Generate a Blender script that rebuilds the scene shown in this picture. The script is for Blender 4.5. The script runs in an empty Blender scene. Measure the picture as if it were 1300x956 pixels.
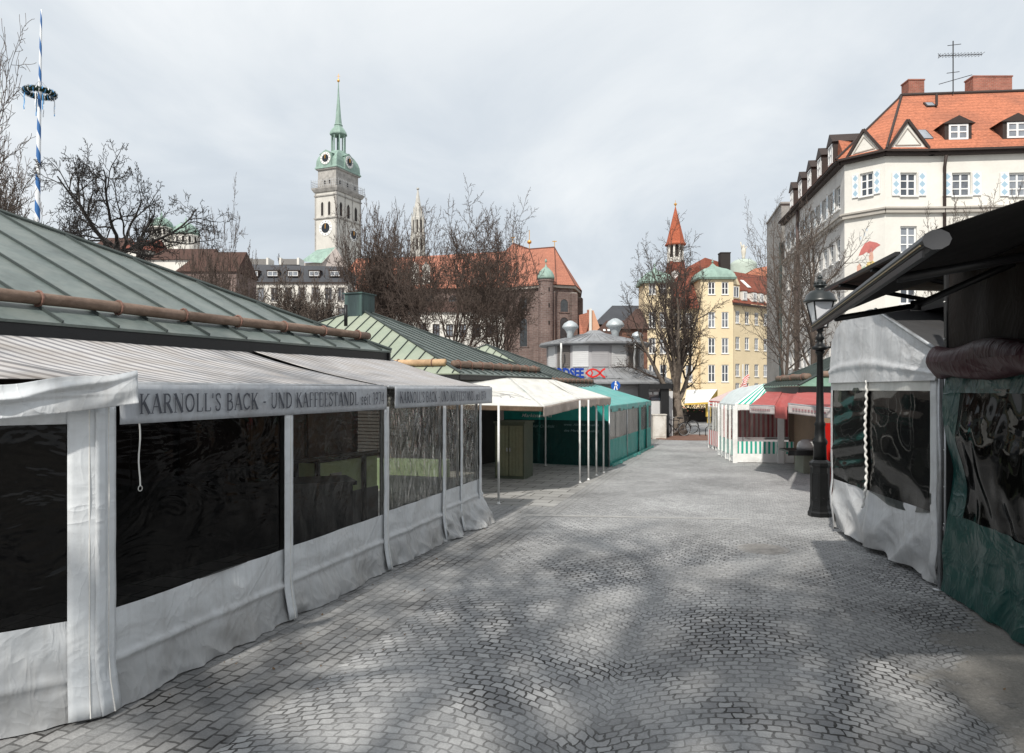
import bpy, bmesh, math, random
from mathutils import Vector, Matrix, noise
R = math.radians
PI = math.pi
scene = bpy.context.scene
COL = scene.collection
F = 950.0          # focal length in pixels of a 1300 px wide picture
H = 2.3            # eye height in metres
V = Vector
def P(px, py, Y): return V(((px-650)/F*Y, Y, H+(494-py)/F*Y))
def G(px, py):
    Y = H*F/(py-494); return V(((px-650)/F*Y, Y, 0))
TH = math.atan(290/950)                 # direction of the street
D1 = V((math.sin(TH), math.cos(TH), 0)); N1 = V((math.cos(TH), -math.sin(TH), 0))
T2 = R(23.3)                            # direction of the left hand stalls
D2 = V((math.sin(T2), math.cos(T2), 0)); N2 = V((math.cos(T2), -math.sin(T2), 0))
Z = V((0, 0, 1))
def S(t, s, z=0): return N1*t + D1*s + Z*z

# ------------------------------------------------------------------ materials
def newmat(name):
    m = bpy.data.materials.new(name); m.use_nodes = True
    nt = m.node_tree
    return m, nt, nt.nodes, nt.links, nt.nodes['Principled BSDF']
def ramp(nt, fac, stops):
    n = nt.nodes.new('ShaderNodeValToRGB'); nt.links.new(fac, n.inputs[0])
    e = n.color_ramp.elements
    while len(e) < len(stops): e.new(.5)
    for el, (p, c) in zip(e, stops): el.position = p; el.color = (c, c, c, 1) if isinstance(c, (int, float)) else (*c, 1)
    return n.outputs[0]
def mixc(nt, fac, a, b, mode='MIX'):
    n = nt.nodes.new('ShaderNodeMix'); n.data_type = 'RGBA'; n.blend_type = mode; n.clamp_factor = True
    for i, x in ((0, fac), (6, a), (7, b)):
        if hasattr(x, 'is_output'): nt.links.new(x, n.inputs[i])
        elif i == 0: n.inputs[0].default_value = x
        else: n.inputs[i].default_value = (*x, 1)
    return n.outputs[2]
def math_(nt, op, a, b=0.0, c=0.0):
    n = nt.nodes.new('ShaderNodeMath'); n.operation = op
    for i, x in enumerate((a, b, c)):
        if hasattr(x, 'is_output'): nt.links.new(x, n.inputs[i])
        else: n.inputs[i].default_value = x
    return n.outputs[0]
def coords(nt, kind='Object', scale=(1, 1, 1), rot=(0, 0, 0)):
    t = nt.nodes.new('ShaderNodeTexCoord'); m = nt.nodes.new('ShaderNodeMapping')
    nt.links.new(t.outputs[kind], m.inputs[0]); m.inputs[3].default_value = scale; m.inputs[2].default_value = rot
    return m.outputs[0]
def noise_(nt, vec, scale, detail=4, rough=.55, dist=0):
    n = nt.nodes.new('ShaderNodeTexNoise'); nt.links.new(vec, n.inputs['Vector'])
    n.inputs['Scale'].default_value = scale; n.inputs['Detail'].default_value = detail
    n.inputs['Roughness'].default_value = rough; n.inputs['Distortion'].default_value = dist
    return n.outputs['Fac']
def bump(nt, bsdf, height, strength=.3, dist=.02):
    n = nt.nodes.new('ShaderNodeBump'); n.inputs['Strength'].default_value = strength; n.inputs['Distance'].default_value = dist
    nt.links.new(height, n.inputs['Height']); nt.links.new(n.outputs[0], bsdf.inputs['Normal']); return n.outputs[0]
def mat(name, col, rough=.7, var=.25, scale=1.5, fine=20, bmp=.15, bdist=.01, metal=0, spec=.3, dirt=None, dirt_amt=.5, dscale=.7, stretch=(1, 1, 1), kind='Object'):
    m, nt, N, L, b = newmat(name)
    v = coords(nt, kind, stretch)
    n1 = noise_(nt, v, scale, 5, .6); n2 = noise_(nt, v, fine, 4, .6)
    f = math_(nt, 'ADD', math_(nt, 'MULTIPLY', n1, .6), math_(nt, 'MULTIPLY', n2, .4))
    c0 = tuple(max(0, x*(1-var)) for x in col); c1 = tuple(min(1, x*(1+var)) for x in col)
    c = ramp(nt, f, [(.3, c0), (.7, c1)])
    if dirt:
        d = noise_(nt, v, dscale, 6, .65, .4)
        c = mixc(nt, math_(nt, 'MULTIPLY', ramp(nt, d, [(.42, 0.0), (.68, 1.0)]), dirt_amt), c, dirt)
    L.new(c, b.inputs['Base Color'])
    b.inputs['Roughness'].default_value = rough; b.inputs['Metallic'].default_value = metal
    b.inputs['Specular IOR Level'].default_value = spec
    if bmp: bump(nt, b, f, bmp, bdist)
    return m
def stripes(name, cols, period, duty=.5, rough=.75, axis=0, dirt=(.2, .17, .13), dirt_amt=.4, jitter=0.0, translucent=0):
    """stripes across the UV u (metres)"""
    m, nt, N, L, b = newmat(name)
    v = coords(nt, 'UV'); s = N.new('ShaderNodeSeparateXYZ'); L.new(v, s.inputs[0])
    x = s.outputs[axis]
    n = noise_(nt, v, .8, 3)
    x = math_(nt, 'ADD', x, math_(nt, 'MULTIPLY', n, jitter))
    fr = math_(nt, 'FRACT', math_(nt, 'DIVIDE', x, period))
    st = ramp(nt, fr, [(0, 0.0), (duty-.03, 0.0), (duty+.03, 1.0), (.97, 1.0), (1, 0.0)])
    c = mixc(nt, st, cols[0], cols[1])
    d = noise_(nt, v, 1.7, 6, .65, .5)
    c = mixc(nt, math_(nt, 'MULTIPLY', ramp(nt, d, [(.4, 0.0), (.75, 1.0)]), dirt_amt), c, dirt)
    L.new(c, b.inputs['Base Color']); b.inputs['Roughness'].default_value = rough
    b.inputs['Specular IOR Level'].default_value = .2
    bump(nt, b, noise_(nt, v, 5, 4), .25, .03)
    if translucent:
        t = N.new('ShaderNodeBsdfTranslucent'); L.new(c, t.inputs[0]); mx = N.new('ShaderNodeMixShader'); mx.inputs[0].default_value = translucent
        L.new(b.outputs[0], mx.inputs[1]); L.new(t.outputs[0], mx.inputs[2]); L.new(mx.outputs[0], N['Material Output'].inputs[0])
    return m
def fabric(name, col, rough=.5, dirt=(.16, .14, .12), dirt_amt=.5, spec=.4, trans=.0, bs=.35, scale=3, var=.12, splash=0):
    m, nt, N, L, b = newmat(name)
    v = coords(nt, 'UV')
    rg = math_(nt, 'SUBTRACT', 1, math_(nt, 'ABSOLUTE', math_(nt, 'SUBTRACT', math_(nt, 'MULTIPLY', noise_(nt, v, scale*.6, 2, .5, 1.5), 2), 1)))
    rg2 = math_(nt, 'SUBTRACT', 1, math_(nt, 'ABSOLUTE', math_(nt, 'SUBTRACT', math_(nt, 'MULTIPLY', noise_(nt, coords(nt, 'UV', (1, .45, 1), (0, 0, .5)), scale*1.7, 3, .5, .8), 2), 1)))
    n1 = math_(nt, 'ADD', math_(nt, 'MULTIPLY', noise_(nt, v, scale, 4, .55, .6), .5), math_(nt, 'ADD', math_(nt, 'MULTIPLY', math_(nt, 'POWER', rg, 7.0), .28), math_(nt, 'MULTIPLY', math_(nt, 'POWER', rg2, 9.0), .12))); n3 = noise_(nt, v, 1.1, 6, .7, .8)
    c = ramp(nt, noise_(nt, v, 2.1, 5), [(.3, tuple(x*(1-var) for x in col)), (.7, tuple(min(1, x*(1+var)) for x in col))])
    c = mixc(nt, math_(nt, 'MULTIPLY', ramp(nt, n3, [(.46, 0.0), (.72, 1.0)]), dirt_amt), c, dirt)
    s = N.new('ShaderNodeSeparateXYZ'); L.new(v, s.inputs[0])
    vs = coords(nt, 'UV', (14, .6, 1)); st = noise_(nt, vs, 1, 4, .6)
    c = mixc(nt, math_(nt, 'MULTIPLY', ramp(nt, st, [(.5, 0.0), (.8, 1.0)]), dirt_amt*.7), c, dirt)
    if splash:
        oc = N.new('ShaderNodeTexCoord'); os_ = N.new('ShaderNodeSeparateXYZ'); L.new(oc.outputs['Object'], os_.inputs[0])
        sm = ramp(nt, math_(nt, 'ADD', os_.outputs[2], math_(nt, 'MULTIPLY', noise_(nt, v, 4, 5, .7), -.35)), [(-.0, 1.0), (.40, 0.0)])
        c = mixc(nt, math_(nt, 'MULTIPLY', sm, splash), c, (.12, .105, .09))
    L.new(c, b.inputs['Base Color']); b.inputs['Roughness'].default_value = rough; b.inputs['Specular IOR Level'].default_value = spec
    bump(nt, b, n1, bs, .05)
    if trans:
        t = N.new('ShaderNodeBsdfTranslucent'); L.new(c, t.inputs[0]); mx = N.new('ShaderNodeMixShader'); mx.inputs[0].default_value = trans
        L.new(b.outputs[0], mx.inputs[1]); L.new(t.outputs[0], mx.inputs[2]); L.new(mx.outputs[0], N['Material Output'].inputs[0])
    return m
def plastic(name, tint=(.5, .52, .52), gloss=.10, bs=.5, scale=(5, 2.2, 1), dist=1.2, bd=.03, rough=.04, haze=.03):
    """clear foil: see-through with a wavy glossy skin and a little milky haze"""
    m, nt, N, L, b = newmat(name); N.remove(b)
    v = coords(nt, 'UV', scale)
    n = noise_(nt, v, 1, 3, .5, dist)
    bm_ = N.new('ShaderNodeBump'); bm_.inputs['Strength'].default_value = bs; bm_.inputs['Distance'].default_value = bd; L.new(n, bm_.inputs['Height'])
    tr = N.new('ShaderNodeBsdfTransparent'); tr.inputs[0].default_value = (*tint, 1)
    gl = N.new('ShaderNodeBsdfGlossy'); gl.inputs['Roughness'].default_value = rough; L.new(bm_.outputs[0], gl.inputs['Normal'])
    df = N.new('ShaderNodeBsdfDiffuse'); df.inputs[0].default_value = (.35, .35, .34, 1)
    fr = N.new('ShaderNodeFresnel'); fr.inputs[0].default_value = 1.45; L.new(bm_.outputs[0], fr.inputs['Normal'])
    f = math_(nt, 'ADD', math_(nt, 'MULTIPLY', fr.outputs[0], gloss*6), gloss*.25)
    m0 = N.new('ShaderNodeMixShader'); m0.inputs[0].default_value = haze; L.new(tr.outputs[0], m0.inputs[1]); L.new(df.outputs[0], m0.inputs[2])
    mx = N.new('ShaderNodeMixShader'); L.new(math_(nt, 'MINIMUM', f, .6), mx.inputs[0]); L.new(m0.outputs[0], mx.inputs[1]); L.new(gl.outputs[0], mx.inputs[2])
    L.new(mx.outputs[0], N['Material Output'].inputs[0]); return m
def brick(name, c1, c2, mortar, w=.5, h=.25, ms=.02, rough=.85, vert=True, bmp=.3):
    """courses by height: u runs along x+y, v along z"""
    m, nt, N, L, b = newmat(name)
    g = N.new('ShaderNodeTexCoord'); s = N.new('ShaderNodeSeparateXYZ'); L.new(g.outputs['Object'], s.inputs[0])
    c = N.new('ShaderNodeCombineXYZ'); L.new(math_(nt, 'ADD', s.outputs[0], math_(nt, 'MULTIPLY', s.outputs[1], .63)), c.inputs[0]); L.new(s.outputs[2], c.inputs[1])
    br = N.new('ShaderNodeTexBrick'); L.new(c.outputs[0], br.inputs[0]); br.inputs['Scale'].default_value = 1
    br.inputs['Brick Width'].default_value = w; br.inputs['Row Height'].default_value = h; br.inputs['Mortar Size'].default_value = ms
    br.inputs['Color1'].default_value = (*c1, 1); br.inputs['Color2'].default_value = (*c2, 1); br.inputs['Mortar'].default_value = (*mortar, 1)
    n = noise_(nt, g.outputs['Object'], .35, 6, .65); n2 = noise_(nt, g.outputs['Object'], 3, 3)
    k = ramp(nt, n, [(.3, .62), (.7, 1.25)]); k2 = ramp(nt, n2, [(.3, .85), (.7, 1.12)])
    col = mixc(nt, 1.0, mixc(nt, 1.0, br.outputs[0], k, 'MULTIPLY'), k2, 'MULTIPLY')
    L.new(col, b.inputs['Base Color']); b.inputs['Roughness'].default_value = rough; b.inputs['Specular IOR Level'].default_value = .2
    bump(nt, b, br.outputs[1], -bmp, .03) if False else bump(nt, b, math_(nt, 'SUBTRACT', 1, br.outputs[1]), bmp, .03)
    return m

# ------------------------------------------------------------------ objects
def tag(o, label=None, cat=None, group=None, kind=None):
    if label: o['label'] = label
    if cat: o['category'] = cat
    if group: o['group'] = group
    if kind: o['kind'] = kind
    return o
def thing(name, label, cat, loc=(0, 0, 0), group=None):
    o = bpy.data.objects.new(name, None); COL.objects.link(o); o.location = loc; o.empty_display_size = .3
    return tag(o, label, cat, group)
def root_loc(o):
    while o.parent: o = o.parent
    return o.location.copy()
class MB:
    def __init__(s): s.v = []; s.f = []; s.m = []; s.uv = []
    def add(s, pts, faces, m=0, uvs=None):
        b = len(s.v); s.v += [V(p) for p in pts]
        for i, f in enumerate(faces):
            s.f.append([b+k for k in f]); s.m.append(m); s.uv.append([uvs[k] for k in f] if uvs else None)
        return s
    def poly(s, *pts, m=0): return s.add(pts, [list(range(len(pts)))], m)
    def obox(s, o, a, b, c, m=0):
        o, a, b, c = V(o), V(a), V(b), V(c)
        if a.cross(b).dot(c) < 0: a, b = b, a
        p = [o, o+a, o+a+b, o+b, o+c, o+a+c, o+a+b+c, o+b+c]
        return s.add(p, [[3, 2, 1, 0], [4, 5, 6, 7], [0, 1, 5, 4], [1, 2, 6, 5], [2, 3, 7, 6], [3, 0, 4, 7]], m)
    def box(s, c, d, rz=0, m=0):
        x, y, z = d; ca, sa = math.cos(rz), math.sin(rz)
        a = V((ca*x, sa*x, 0)); b = V((-sa*y, ca*y, 0)); k = V((0, 0, z))
        return s.obox(V(c)-a/2-b/2-k/2, a, b, k, m)
    def bar(s, a, b, w, h=None, m=0, up=Z):
        a, b = V(a), V(b); h = h or w; d = b-a
        x = d.cross(up); x = x.normalized() if x.length > 1e-6 else V((1, 0, 0)); y = x.cross(d).normalized()
        return s.obox(a-x*w/2-y*h/2, d, x*w, y*h, m)
    def prism(s, pts, vec, m=0):
        n = len(pts); vec = V(vec); p = [V(q) for q in pts]; q = [a+vec for a in p]
        nrm = V((0, 0, 0))
        for i in range(n): nrm += (p[i]-p[0]).cross(p[(i+1) % n]-p[0])
        if nrm.dot(vec) > 0: fl = [list(range(n))[::-1], [n+i for i in range(n)]]; sd = [[i, (i+1) % n, n+(i+1) % n, n+i] for i in range(n)]
        else: fl = [list(range(n)), [n+i for i in range(n)][::-1]]; sd = [[n+i, n+(i+1) % n, (i+1) % n, i] for i in range(n)]
        return s.add(p+q, fl+sd, m)
    def tube(s, pts, r, n=8, m=0, caps=True):
        pts = [V(p) for p in pts]; k = len(pts); rr = r if isinstance(r, (list, tuple)) else [r]*k
        d = (pts[1]-pts[0]).normalized(); x = d.cross(Z if abs(d.z) < .9 else V((1, 0, 0))).normalized()
        P_ = []
        for i in range(k):
            if i == 0: t = pts[1]-pts[0]
            elif i == k-1: t = pts[i]-pts[i-1]
            else: t = pts[i+1]-pts[i-1]
            t = t.normalized() if t.length > 1e-9 else d
            x = (x-t*x.dot(t)); x = x.normalized() if x.length > 1e-6 else t.orthogonal().normalized(); y = t.cross(x)
            P_ += [pts[i]+x*(rr[i]*math.cos(2*PI*j/n))+y*(rr[i]*math.sin(2*PI*j/n)) for j in range(n)]
        fs = [[i*n+j, i*n+(j+1) % n, (i+1)*n+(j+1) % n, (i+1)*n+j] for i in range(k-1) for j in range(n)]
        if caps: fs += [[j for j in range(n)][::-1], [(k-1)*n+j for j in range(n)]]
        return s.add(P_, fs, m)
    def lathe(s, c, prof, n=16, m=0, a0=0, sx=1, sy=1):
        c = V(c); pts = []
        for r, z in prof:
            pts += [c+V((r*sx*math.cos(a0+2*PI*j/n), r*sy*math.sin(a0+2*PI*j/n), z)) for j in range(n)]
        k = len(prof)
        fs = [[i*n+j, i*n+(j+1) % n, (i+1)*n+(j+1) % n, (i+1)*n+j] for i in range(k-1) for j in range(n)]
        fs += [[j for j in range(n)][::-1], [(k-1)*n+j for j in range(n)]]
        return s.add(pts, fs, m)
    def loft(s, c, ax, ay, rings, m=0, cap=True):
        """rings: (half a, half b, z) of rectangles round c"""
        c = V(c); pts = []
        for a, b, z in rings: pts += [c+ax*a*i+ay*b*j+Z*z for i, j in ((-1, -1), (1, -1), (1, 1), (-1, 1))]
        if ax.cross(ay).z < 0:
            fs = [[i*4+(j+1) % 4, i*4+j, (i+1)*4+j, (i+1)*4+(j+1) % 4] for i in range(len(rings)-1) for j in range(4)]
        else: fs = [[i*4+j, i*4+(j+1) % 4, (i+1)*4+(j+1) % 4, (i+1)*4+j] for i in range(len(rings)-1) for j in range(4)]
        if cap: fs += [[3, 2, 1, 0], [len(pts)-4+j for j in range(4)]]
        return s.add(pts, fs, m)
    def sheet(s, fn, nu, nv, su=1, sv=1, m=0):
        pts = [fn(i/nu, j/nv) for j in range(nv+1) for i in range(nu+1)]
        uv = [(i/nu*su, j/nv*sv) for j in range(nv+1) for i in range(nu+1)]
        fs = [[j*(nu+1)+i, j*(nu+1)+i+1, (j+1)*(nu+1)+i+1, (j+1)*(nu+1)+i] for j in range(nv) for i in range(nu)]
        return s.add(pts, fs, m, uv)
    def build(s, name, mats, parent=None, smooth=False, label=None, solid=0):
        off = root_loc(parent) if parent else V((0, 0, 0))
        me = bpy.data.meshes.new(name)
        me.from_pydata([tuple(p-off) for p in s.v], [], s.f)
        for x in (mats if isinstance(mats, (list, tuple)) else [mats]): me.materials.append(x)
        for i, p in enumerate(me.polygons): p.material_index = s.m[i]; p.use_smooth = smooth
        uvl = me.uv_layers.new(name='UVMap')
        li = 0
        for i, f in enumerate(s.f):
            u = s.uv[i]
            for k in range(len(f)):
                if u: uvl.data[li].uv = u[k]
                else:
                    q = s.v[f[k]]; uvl.data[li].uv = (q.x+q.y*.3, q.z+q.y*.5)
                li += 1
        me.update()
        o = bpy.data.objects.new(name, me); COL.objects.link(o)
        if parent: o.parent = parent
        if label: o['label'] = label
        if solid:
            md = o.modifiers.new('thick', 'SOLIDIFY'); md.thickness = solid; md.offset = 0
        return o
def children(o): return [c for c in bpy.data.objects if c.parent == o]
def copy_tree(o, parent=None):
    c = o.copy(); COL.objects.link(c); c.parent = parent
    for ch in children(o): copy_tree(ch, c)
    return c
def lerp(a, b, t): return a+(b-a)*t
def N_(x, y=0, z=0): return noise.noise(V((x, y, z)))

# facade tools ------------------------------------------------------
def wall_mesh(mb, O, u, W, Hh, holes, n, depth=.18, m=0):
    """flat wall from O along u (unit), height Hh, with rectangular holes that have reveals going inwards (-n)"""
    O = V(O); u = V(u); n = V(n)
    xs = sorted(set([0, W]+[h[0] for h in holes]+[h[1] for h in holes])); zs = sorted(set([0, Hh]+[h[2] for h in holes]+[h[3] for h in holes]))
    def q(x, z, d=0): return O+u*x+Z*z-n*d
    flip = u.cross(Z).dot(n) < 0
    def face(a, b, c, d): mb.poly(*( (d, c, b, a) if flip else (a, b, c, d)), m=m)
    for i in range(len(xs)-1):
        for j in range(len(zs)-1):
            cx, cz = (xs[i]+xs[i+1])/2, (zs[j]+zs[j+1])/2
            if any(h[0] < cx < h[1] and h[2] < cz < h[3] for h in holes): continue
            face(q(xs[i], zs[j]), q(xs[i+1], zs[j]), q(xs[i+1], zs[j+1]), q(xs[i], zs[j+1]))
    for x0, x1, z0, z1 in [h[:4] for h in holes]:
        face(q(x0, z0), q(x0, z0, depth), q(x0, z1, depth), q(x0, z1))
        face(q(x1, z0, depth), q(x1, z0), q(x1, z1), q(x1, z1, depth))
        face(q(x0, z0), q(x1, z0), q(x1, z0, depth), q(x0, z0, depth))
        face(q(x0, z1, depth), q(x1, z1, depth), q(x1, z1), q(x0, z1))
def window(parent, O, u, n, h, fm, pm, depth=.18, cols=2, rows=2, bw=.07, sill=None, sm=None):
    O = V(O); u = V(u); n = V(n); x0, x1, z0, z1 = h[:4]
    base = O-n*(depth-.05)
    fr = MB(); t = .05
    def bx(a0, a1, c0, c1, tt=t): fr.obox(base+u*a0+Z*c0-n*tt/2, u*(a1-a0), Z*(c1-c0), n*tt)
    bx(x0, x0+bw, z0, z1); bx(x1-bw, x1, z0, z1); bx(x0+bw, x1-bw, z0, z0+bw); bx(x0+bw, x1-bw, z1-bw, z1)
    for i in range(1, cols): xm = lerp(x0, x1, i/cols); bx(xm-bw*.55, xm+bw*.55, z0+bw, z1-bw, t*.9)
    for j in range(1, rows): zm = lerp(z0, z1, j/rows); bx(x0+bw, x1-bw, zm-bw*.35, zm+bw*.35, t*.7)
    if sill: fr.obox(O+u*(x0-.06)+Z*(z0-.06)-n*.02, u*(x1-x0+.12), Z*.06, n*sill)
    w = fr.build('window', fm, parent)
    p = MB(); b2 = base-n*.02
    p.obox(b2+u*(x0+.01)+Z*(z0+.01)-n*.01, u*(x1-x0-.02), Z*(z1-z0-.02), n*.012)
    p.build('pane', pm, w)
    return w
def arch_pts(cx, z0, w, h, n=8, pointed=False):
    """outline of an arched opening in (x, z)"""
    r = w/2; pts = [(cx-r, z0), (cx+r, z0)]
    zs = z0+h-(r*1.5 if pointed else r)
    for i in range(n+1):
        a = PI*i/n
        if pointed: x = math.cos(a); pts.append((cx+r*x, zs+1.5*r*(1-abs(x))**.6 if abs(x) < 1 else zs))
        else: pts.append((cx+r*math.cos(a), zs+r*math.sin(a)))
    return pts
def arch_window(parent, O, u, n, cx, z0, w, h, fm, pm, pointed=False, surround=.15, name='window'):
    O = V(O); u = V(u); n = V(n)
    out = arch_pts(cx, z0-surround*.6, w+2*surround, h+surround*1.6, 10, pointed); inn = arch_pts(cx, z0, w, h, 10, pointed)
    m = MB(); k = len(out)
    po = [O+u*x+Z*z+n*.09 for x, z in out]; pi = [O+u*x+Z*z+n*.09 for x, z in inn]; pb = [O+u*x+Z*z+n*.0 for x, z in inn]; pz = [O+u*x+Z*z-n*.02 for x, z in out]
    fs = []
    for i in range(k):
        j = (i+1) % k
        fs += [[i, j, k+j, k+i], [k+i, k+j, 2*k+j, 2*k+i], [3*k+i, 3*k+j, j, i]]
    m.add(po+pi+pb+pz, fs)
    w_ = m.build(name, fm, parent)
    q = MB(); q.poly(*[O+u*x+Z*z+n*.025 for x, z in inn]); 
    q.build('pane', pm, w_)
    return w_

# trees -------------------------------------------------------------
def grow(rng, out, p, d, L, r, lvl, prm):
    n = prm['seg'][lvl]; pts = [p]; rad = [r]; dirs = [d]
    end = r*prm.get('taper', .45)
    for i in range(n):
        j = V((rng.gauss(0, 1), rng.gauss(0, 1), rng.gauss(0, 1)))*prm['jit'][lvl]
        d = (d+j+Z*prm['up'][lvl]).normalized()
        p = p+d*(L/n); pts.append(p); rad.append(lerp(r, end, (i+1)/n)); dirs.append(d)
    out.append((lvl, pts, rad))
    if lvl+1 >= prm['lv']: return
    k = prm['kids'][lvl]
    for i in range(k):
        f = lerp(prm['start'][lvl], 1.0, (i+rng.random()*.7)/k); f = min(f, .99)
        x = f*n; a = int(x); b = min(a+1, n); q = lerp(pts[a], pts[b], x-a); dd = dirs[b]
        ang = R(rng.uniform(*prm['ang'][lvl])); az = i*2.4+rng.uniform(-.5, .5)
        o = dd.orthogonal().normalized(); o.rotate(Matrix.Rotation(az, 3, dd))
        nd = (dd*math.cos(ang)+o*math.sin(ang)).normalized()
        cr = min(lerp(rad[a], rad[b], x-a)*.75, r*prm['rr'][lvl])
        grow(rng, out, q, nd, L*prm['lr'][lvl]*rng.uniform(.7, 1.15)*(1.1-.45*f if lvl else 1), cr, lvl+1, prm)
    if prm.get('lead', True):
        grow(rng, out, pts[-1], dirs[-1], L*prm['lr'][lvl]*.8, rad[-1], lvl+1, prm)
BARK = {}
def make_tree(name, label, base, seed, prm, height, barkm, group=None, lean=(0, 0), trunk_r=.2, trunk_h=3, wide=None, crownm=None):
    rng = random.Random(seed); out = []
    d = V((lean[0], lean[1], 1)).normalized()
    grow(rng, out, V((0, 0, 0)), d, trunk_h, trunk_r, 0, prm)
    zs_ = sorted(p.z for _, pts, _ in out for p in pts); zt = zs_[int(len(zs_)*.992)]; k = height/zt
    if wide:
        xr = sorted(abs(p.x) for _, pts, _ in out for p in pts); kx = wide/xr[int(len(xr)*.985)]
    else: kx = k
    base = V(base)
    t = thing(name, label, 'tree', base, group)
    tr, cr = MB(), MB()
    for lvl, pts, rad in out:
        pts = [base+V((p.x*kx, p.y*kx, p.z*k)) for p in pts]
        if lvl == 0:
            rad = list(rad); rad[0] *= 1.35
            pts[0] = pts[0]-Z*.1
            tr.tube(pts, rad, 10)
        elif lvl <= prm.get('limb', 1): tr.tube(pts, rad, 7, caps=False)
        else:
            mn = prm.get('min', .006); rad = [max(x, mn) for x in rad]
            cr.tube(pts, rad, 4 if lvl < prm['lv']-1 else 3, caps=False)
    tr.build('trunk', barkm, t, smooth=True); cr.build('crown', crownm or barkm, t)
    return t
# ------------------------------------------------------------------ camera, light
cam = bpy.data.cameras.new('camera'); co = bpy.data.objects.new('camera', cam); COL.objects.link(co)
co.location = (0, 0, H); co.rotation_euler = (R(90), 0, 0)
cam.sensor_width = 36; cam.lens = F/1300*36; cam.shift_y = (494-478)/1300; cam.clip_start = .05; cam.clip_end = 5000
scene.camera = co
SUN_H = V((-.37, -.93, 0)).normalized(); EL = R(45)
sd = (SUN_H*math.cos(EL)+Z*math.sin(EL)).normalized()
sl = bpy.data.lights.new('sun', 'SUN'); sl.energy = 4.2; sl.angle = R(1.3); sl.color = (1, .955, .88)
so = bpy.data.objects.new('sun', sl); COL.objects.link(so); so.location = (-20, -40, 60)
so.rotation_euler = (-sd).to_track_quat('-Z', 'Y').to_euler()
w = bpy.data.worlds.new('World'); scene.world = w; w.use_nodes = True
nt = w.node_tree; bg = nt.nodes['Background']
sky = nt.nodes.new('ShaderNodeTexSky'); sky.sky_type = 'NISHITA'; sky.sun_disc = False; sky.sun_elevation = EL
sky.sun_rotation = math.atan2(sd.x, sd.y); sky.air_density = 1.2; sky.dust_density = 2.5; sky.ozone_density = 1
tc = nt.nodes.new('ShaderNodeTexCoord'); sp = nt.nodes.new('ShaderNodeSeparateXYZ'); nt.links.new(tc.outputs['Generated'], sp.inputs[0])
# layered cloud deck: direction projected on a plane overhead
den = math_(nt, 'ADD', math_(nt, 'MAXIMUM', sp.outputs[2], 0.0), .22)
cx = nt.nodes.new('ShaderNodeCombineXYZ'); nt.links.new(math_(nt, 'DIVIDE', sp.outputs[0], den), cx.inputs[0]); nt.links.new(math_(nt, 'DIVIDE', sp.outputs[1], den), cx.inputs[1])
mp = nt.nodes.new('ShaderNodeMapping'); nt.links.new(cx.outputs[0], mp.inputs[0]); mp.inputs[1].default_value = (3.1, 1.4, 0); mp.inputs[3].default_value = (1, .8, 1)
c1 = noise_(nt, mp.outputs[0], 1.1, 8, .55, .5); c2 = noise_(nt, mp.outputs[0], .33, 3, .5, .3)
cf = math_(nt, 'ADD', math_(nt, 'MULTIPLY', c1, .45), math_(nt, 'MULTIPLY', c2, .55))
cloud = ramp(nt, cf, [(.36, (6.0, 6.65, 7.35)), (.45, (7.3, 7.9, 8.5)), (.53, (9.0, 9.4, 9.7)), (.62, (11.1, 11.2, 11.25))])
lp = mixc(nt, .92, sky.outputs[0], cloud)
nt.links.new(lp, bg.inputs[0]); bg.inputs[1].default_value = .10
scene.view_settings.view_transform = 'Standard'; scene.view_settings.look = 'None'; scene.view_settings.exposure = 0; scene.view_settings.gamma = 1
try:
    scene.cycles.use_adaptive_sampling = True; scene.cycles.max_bounces = 8; scene.cycles.transparent_max_bounces = 16
    scene.cycles.use_denoising = True
except Exception: pass

# ------------------------------------------------------------------ common materials
M = {}
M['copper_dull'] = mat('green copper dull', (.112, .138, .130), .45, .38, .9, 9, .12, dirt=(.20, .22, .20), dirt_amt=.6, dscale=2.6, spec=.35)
M['copper_lit'] = mat('green copper sunlit tone', (.315, .345, .27), .6, .14, 1.2, 9, .06, dirt=(.2, .27, .21), dirt_amt=.5, spec=.25)  # lighter copy of the roof copper, sunlight put into its colour
M['copper_dark'] = mat('green copper dark', (.04, .06, .062), .5, .4, 1.5, 10, .1, dirt=(.14, .24, .21), dirt_amt=.5, stretch=(3, 3, .3))
M['verdigris'] = mat('verdigris copper', (.27, .38, .325), .6, .22, .25, 2, .1, dirt=(.14, .19, .17), dirt_amt=.5, stretch=(2, 2, .5))
M['seam'] = mat('seam', (.05, .062, .06), .6, .2)
M['black'] = mat('black paint', (.012, .012, .013), .45, .3, spec=.4)
M['blackmetal'] = mat('black cast iron', (.009, .0095, .010), .42, .3, 6, 40, .2, spec=.28)
M['log'] = mat('debarked log', (.215, .15, .115), .75, .35, 2.2, 16, .5, .02, dirt=(.09, .055, .035), dirt_amt=.7, dscale=2.5, stretch=(1, 1, 2))
M['log_pale'] = mat('pale log', (.5, .34, .2), .75, .25, 2.2, 16, .4, .02, dirt=(.2, .11, .06), dirt_amt=.5, dscale=2.5)
M['leather'] = mat('bracket', (.20, .11, .085), .6, .3, 8, 30)
M['white_metal'] = mat('white metal', (.72, .72, .70), .4, .08, dirt=(.3, .28, .25), dirt_amt=.3, dscale=4)
M['grey_metal'] = mat('grey metal', (.42, .43, .44), .35, .15, metal=.6, dirt=(.15, .14, .13), dirt_amt=.4, dscale=5)
M['zinc'] = mat('zinc vent', (.50, .54, .56), .45, .25, 2, 9, metal=.25, dirt=(.18, .2, .2), dirt_amt=.4)
M['tarp'] = fabric('silver grey tarp', (.64, .665, .685), .38, dirt=(.30, .28, .26), dirt_amt=.32)
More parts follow.
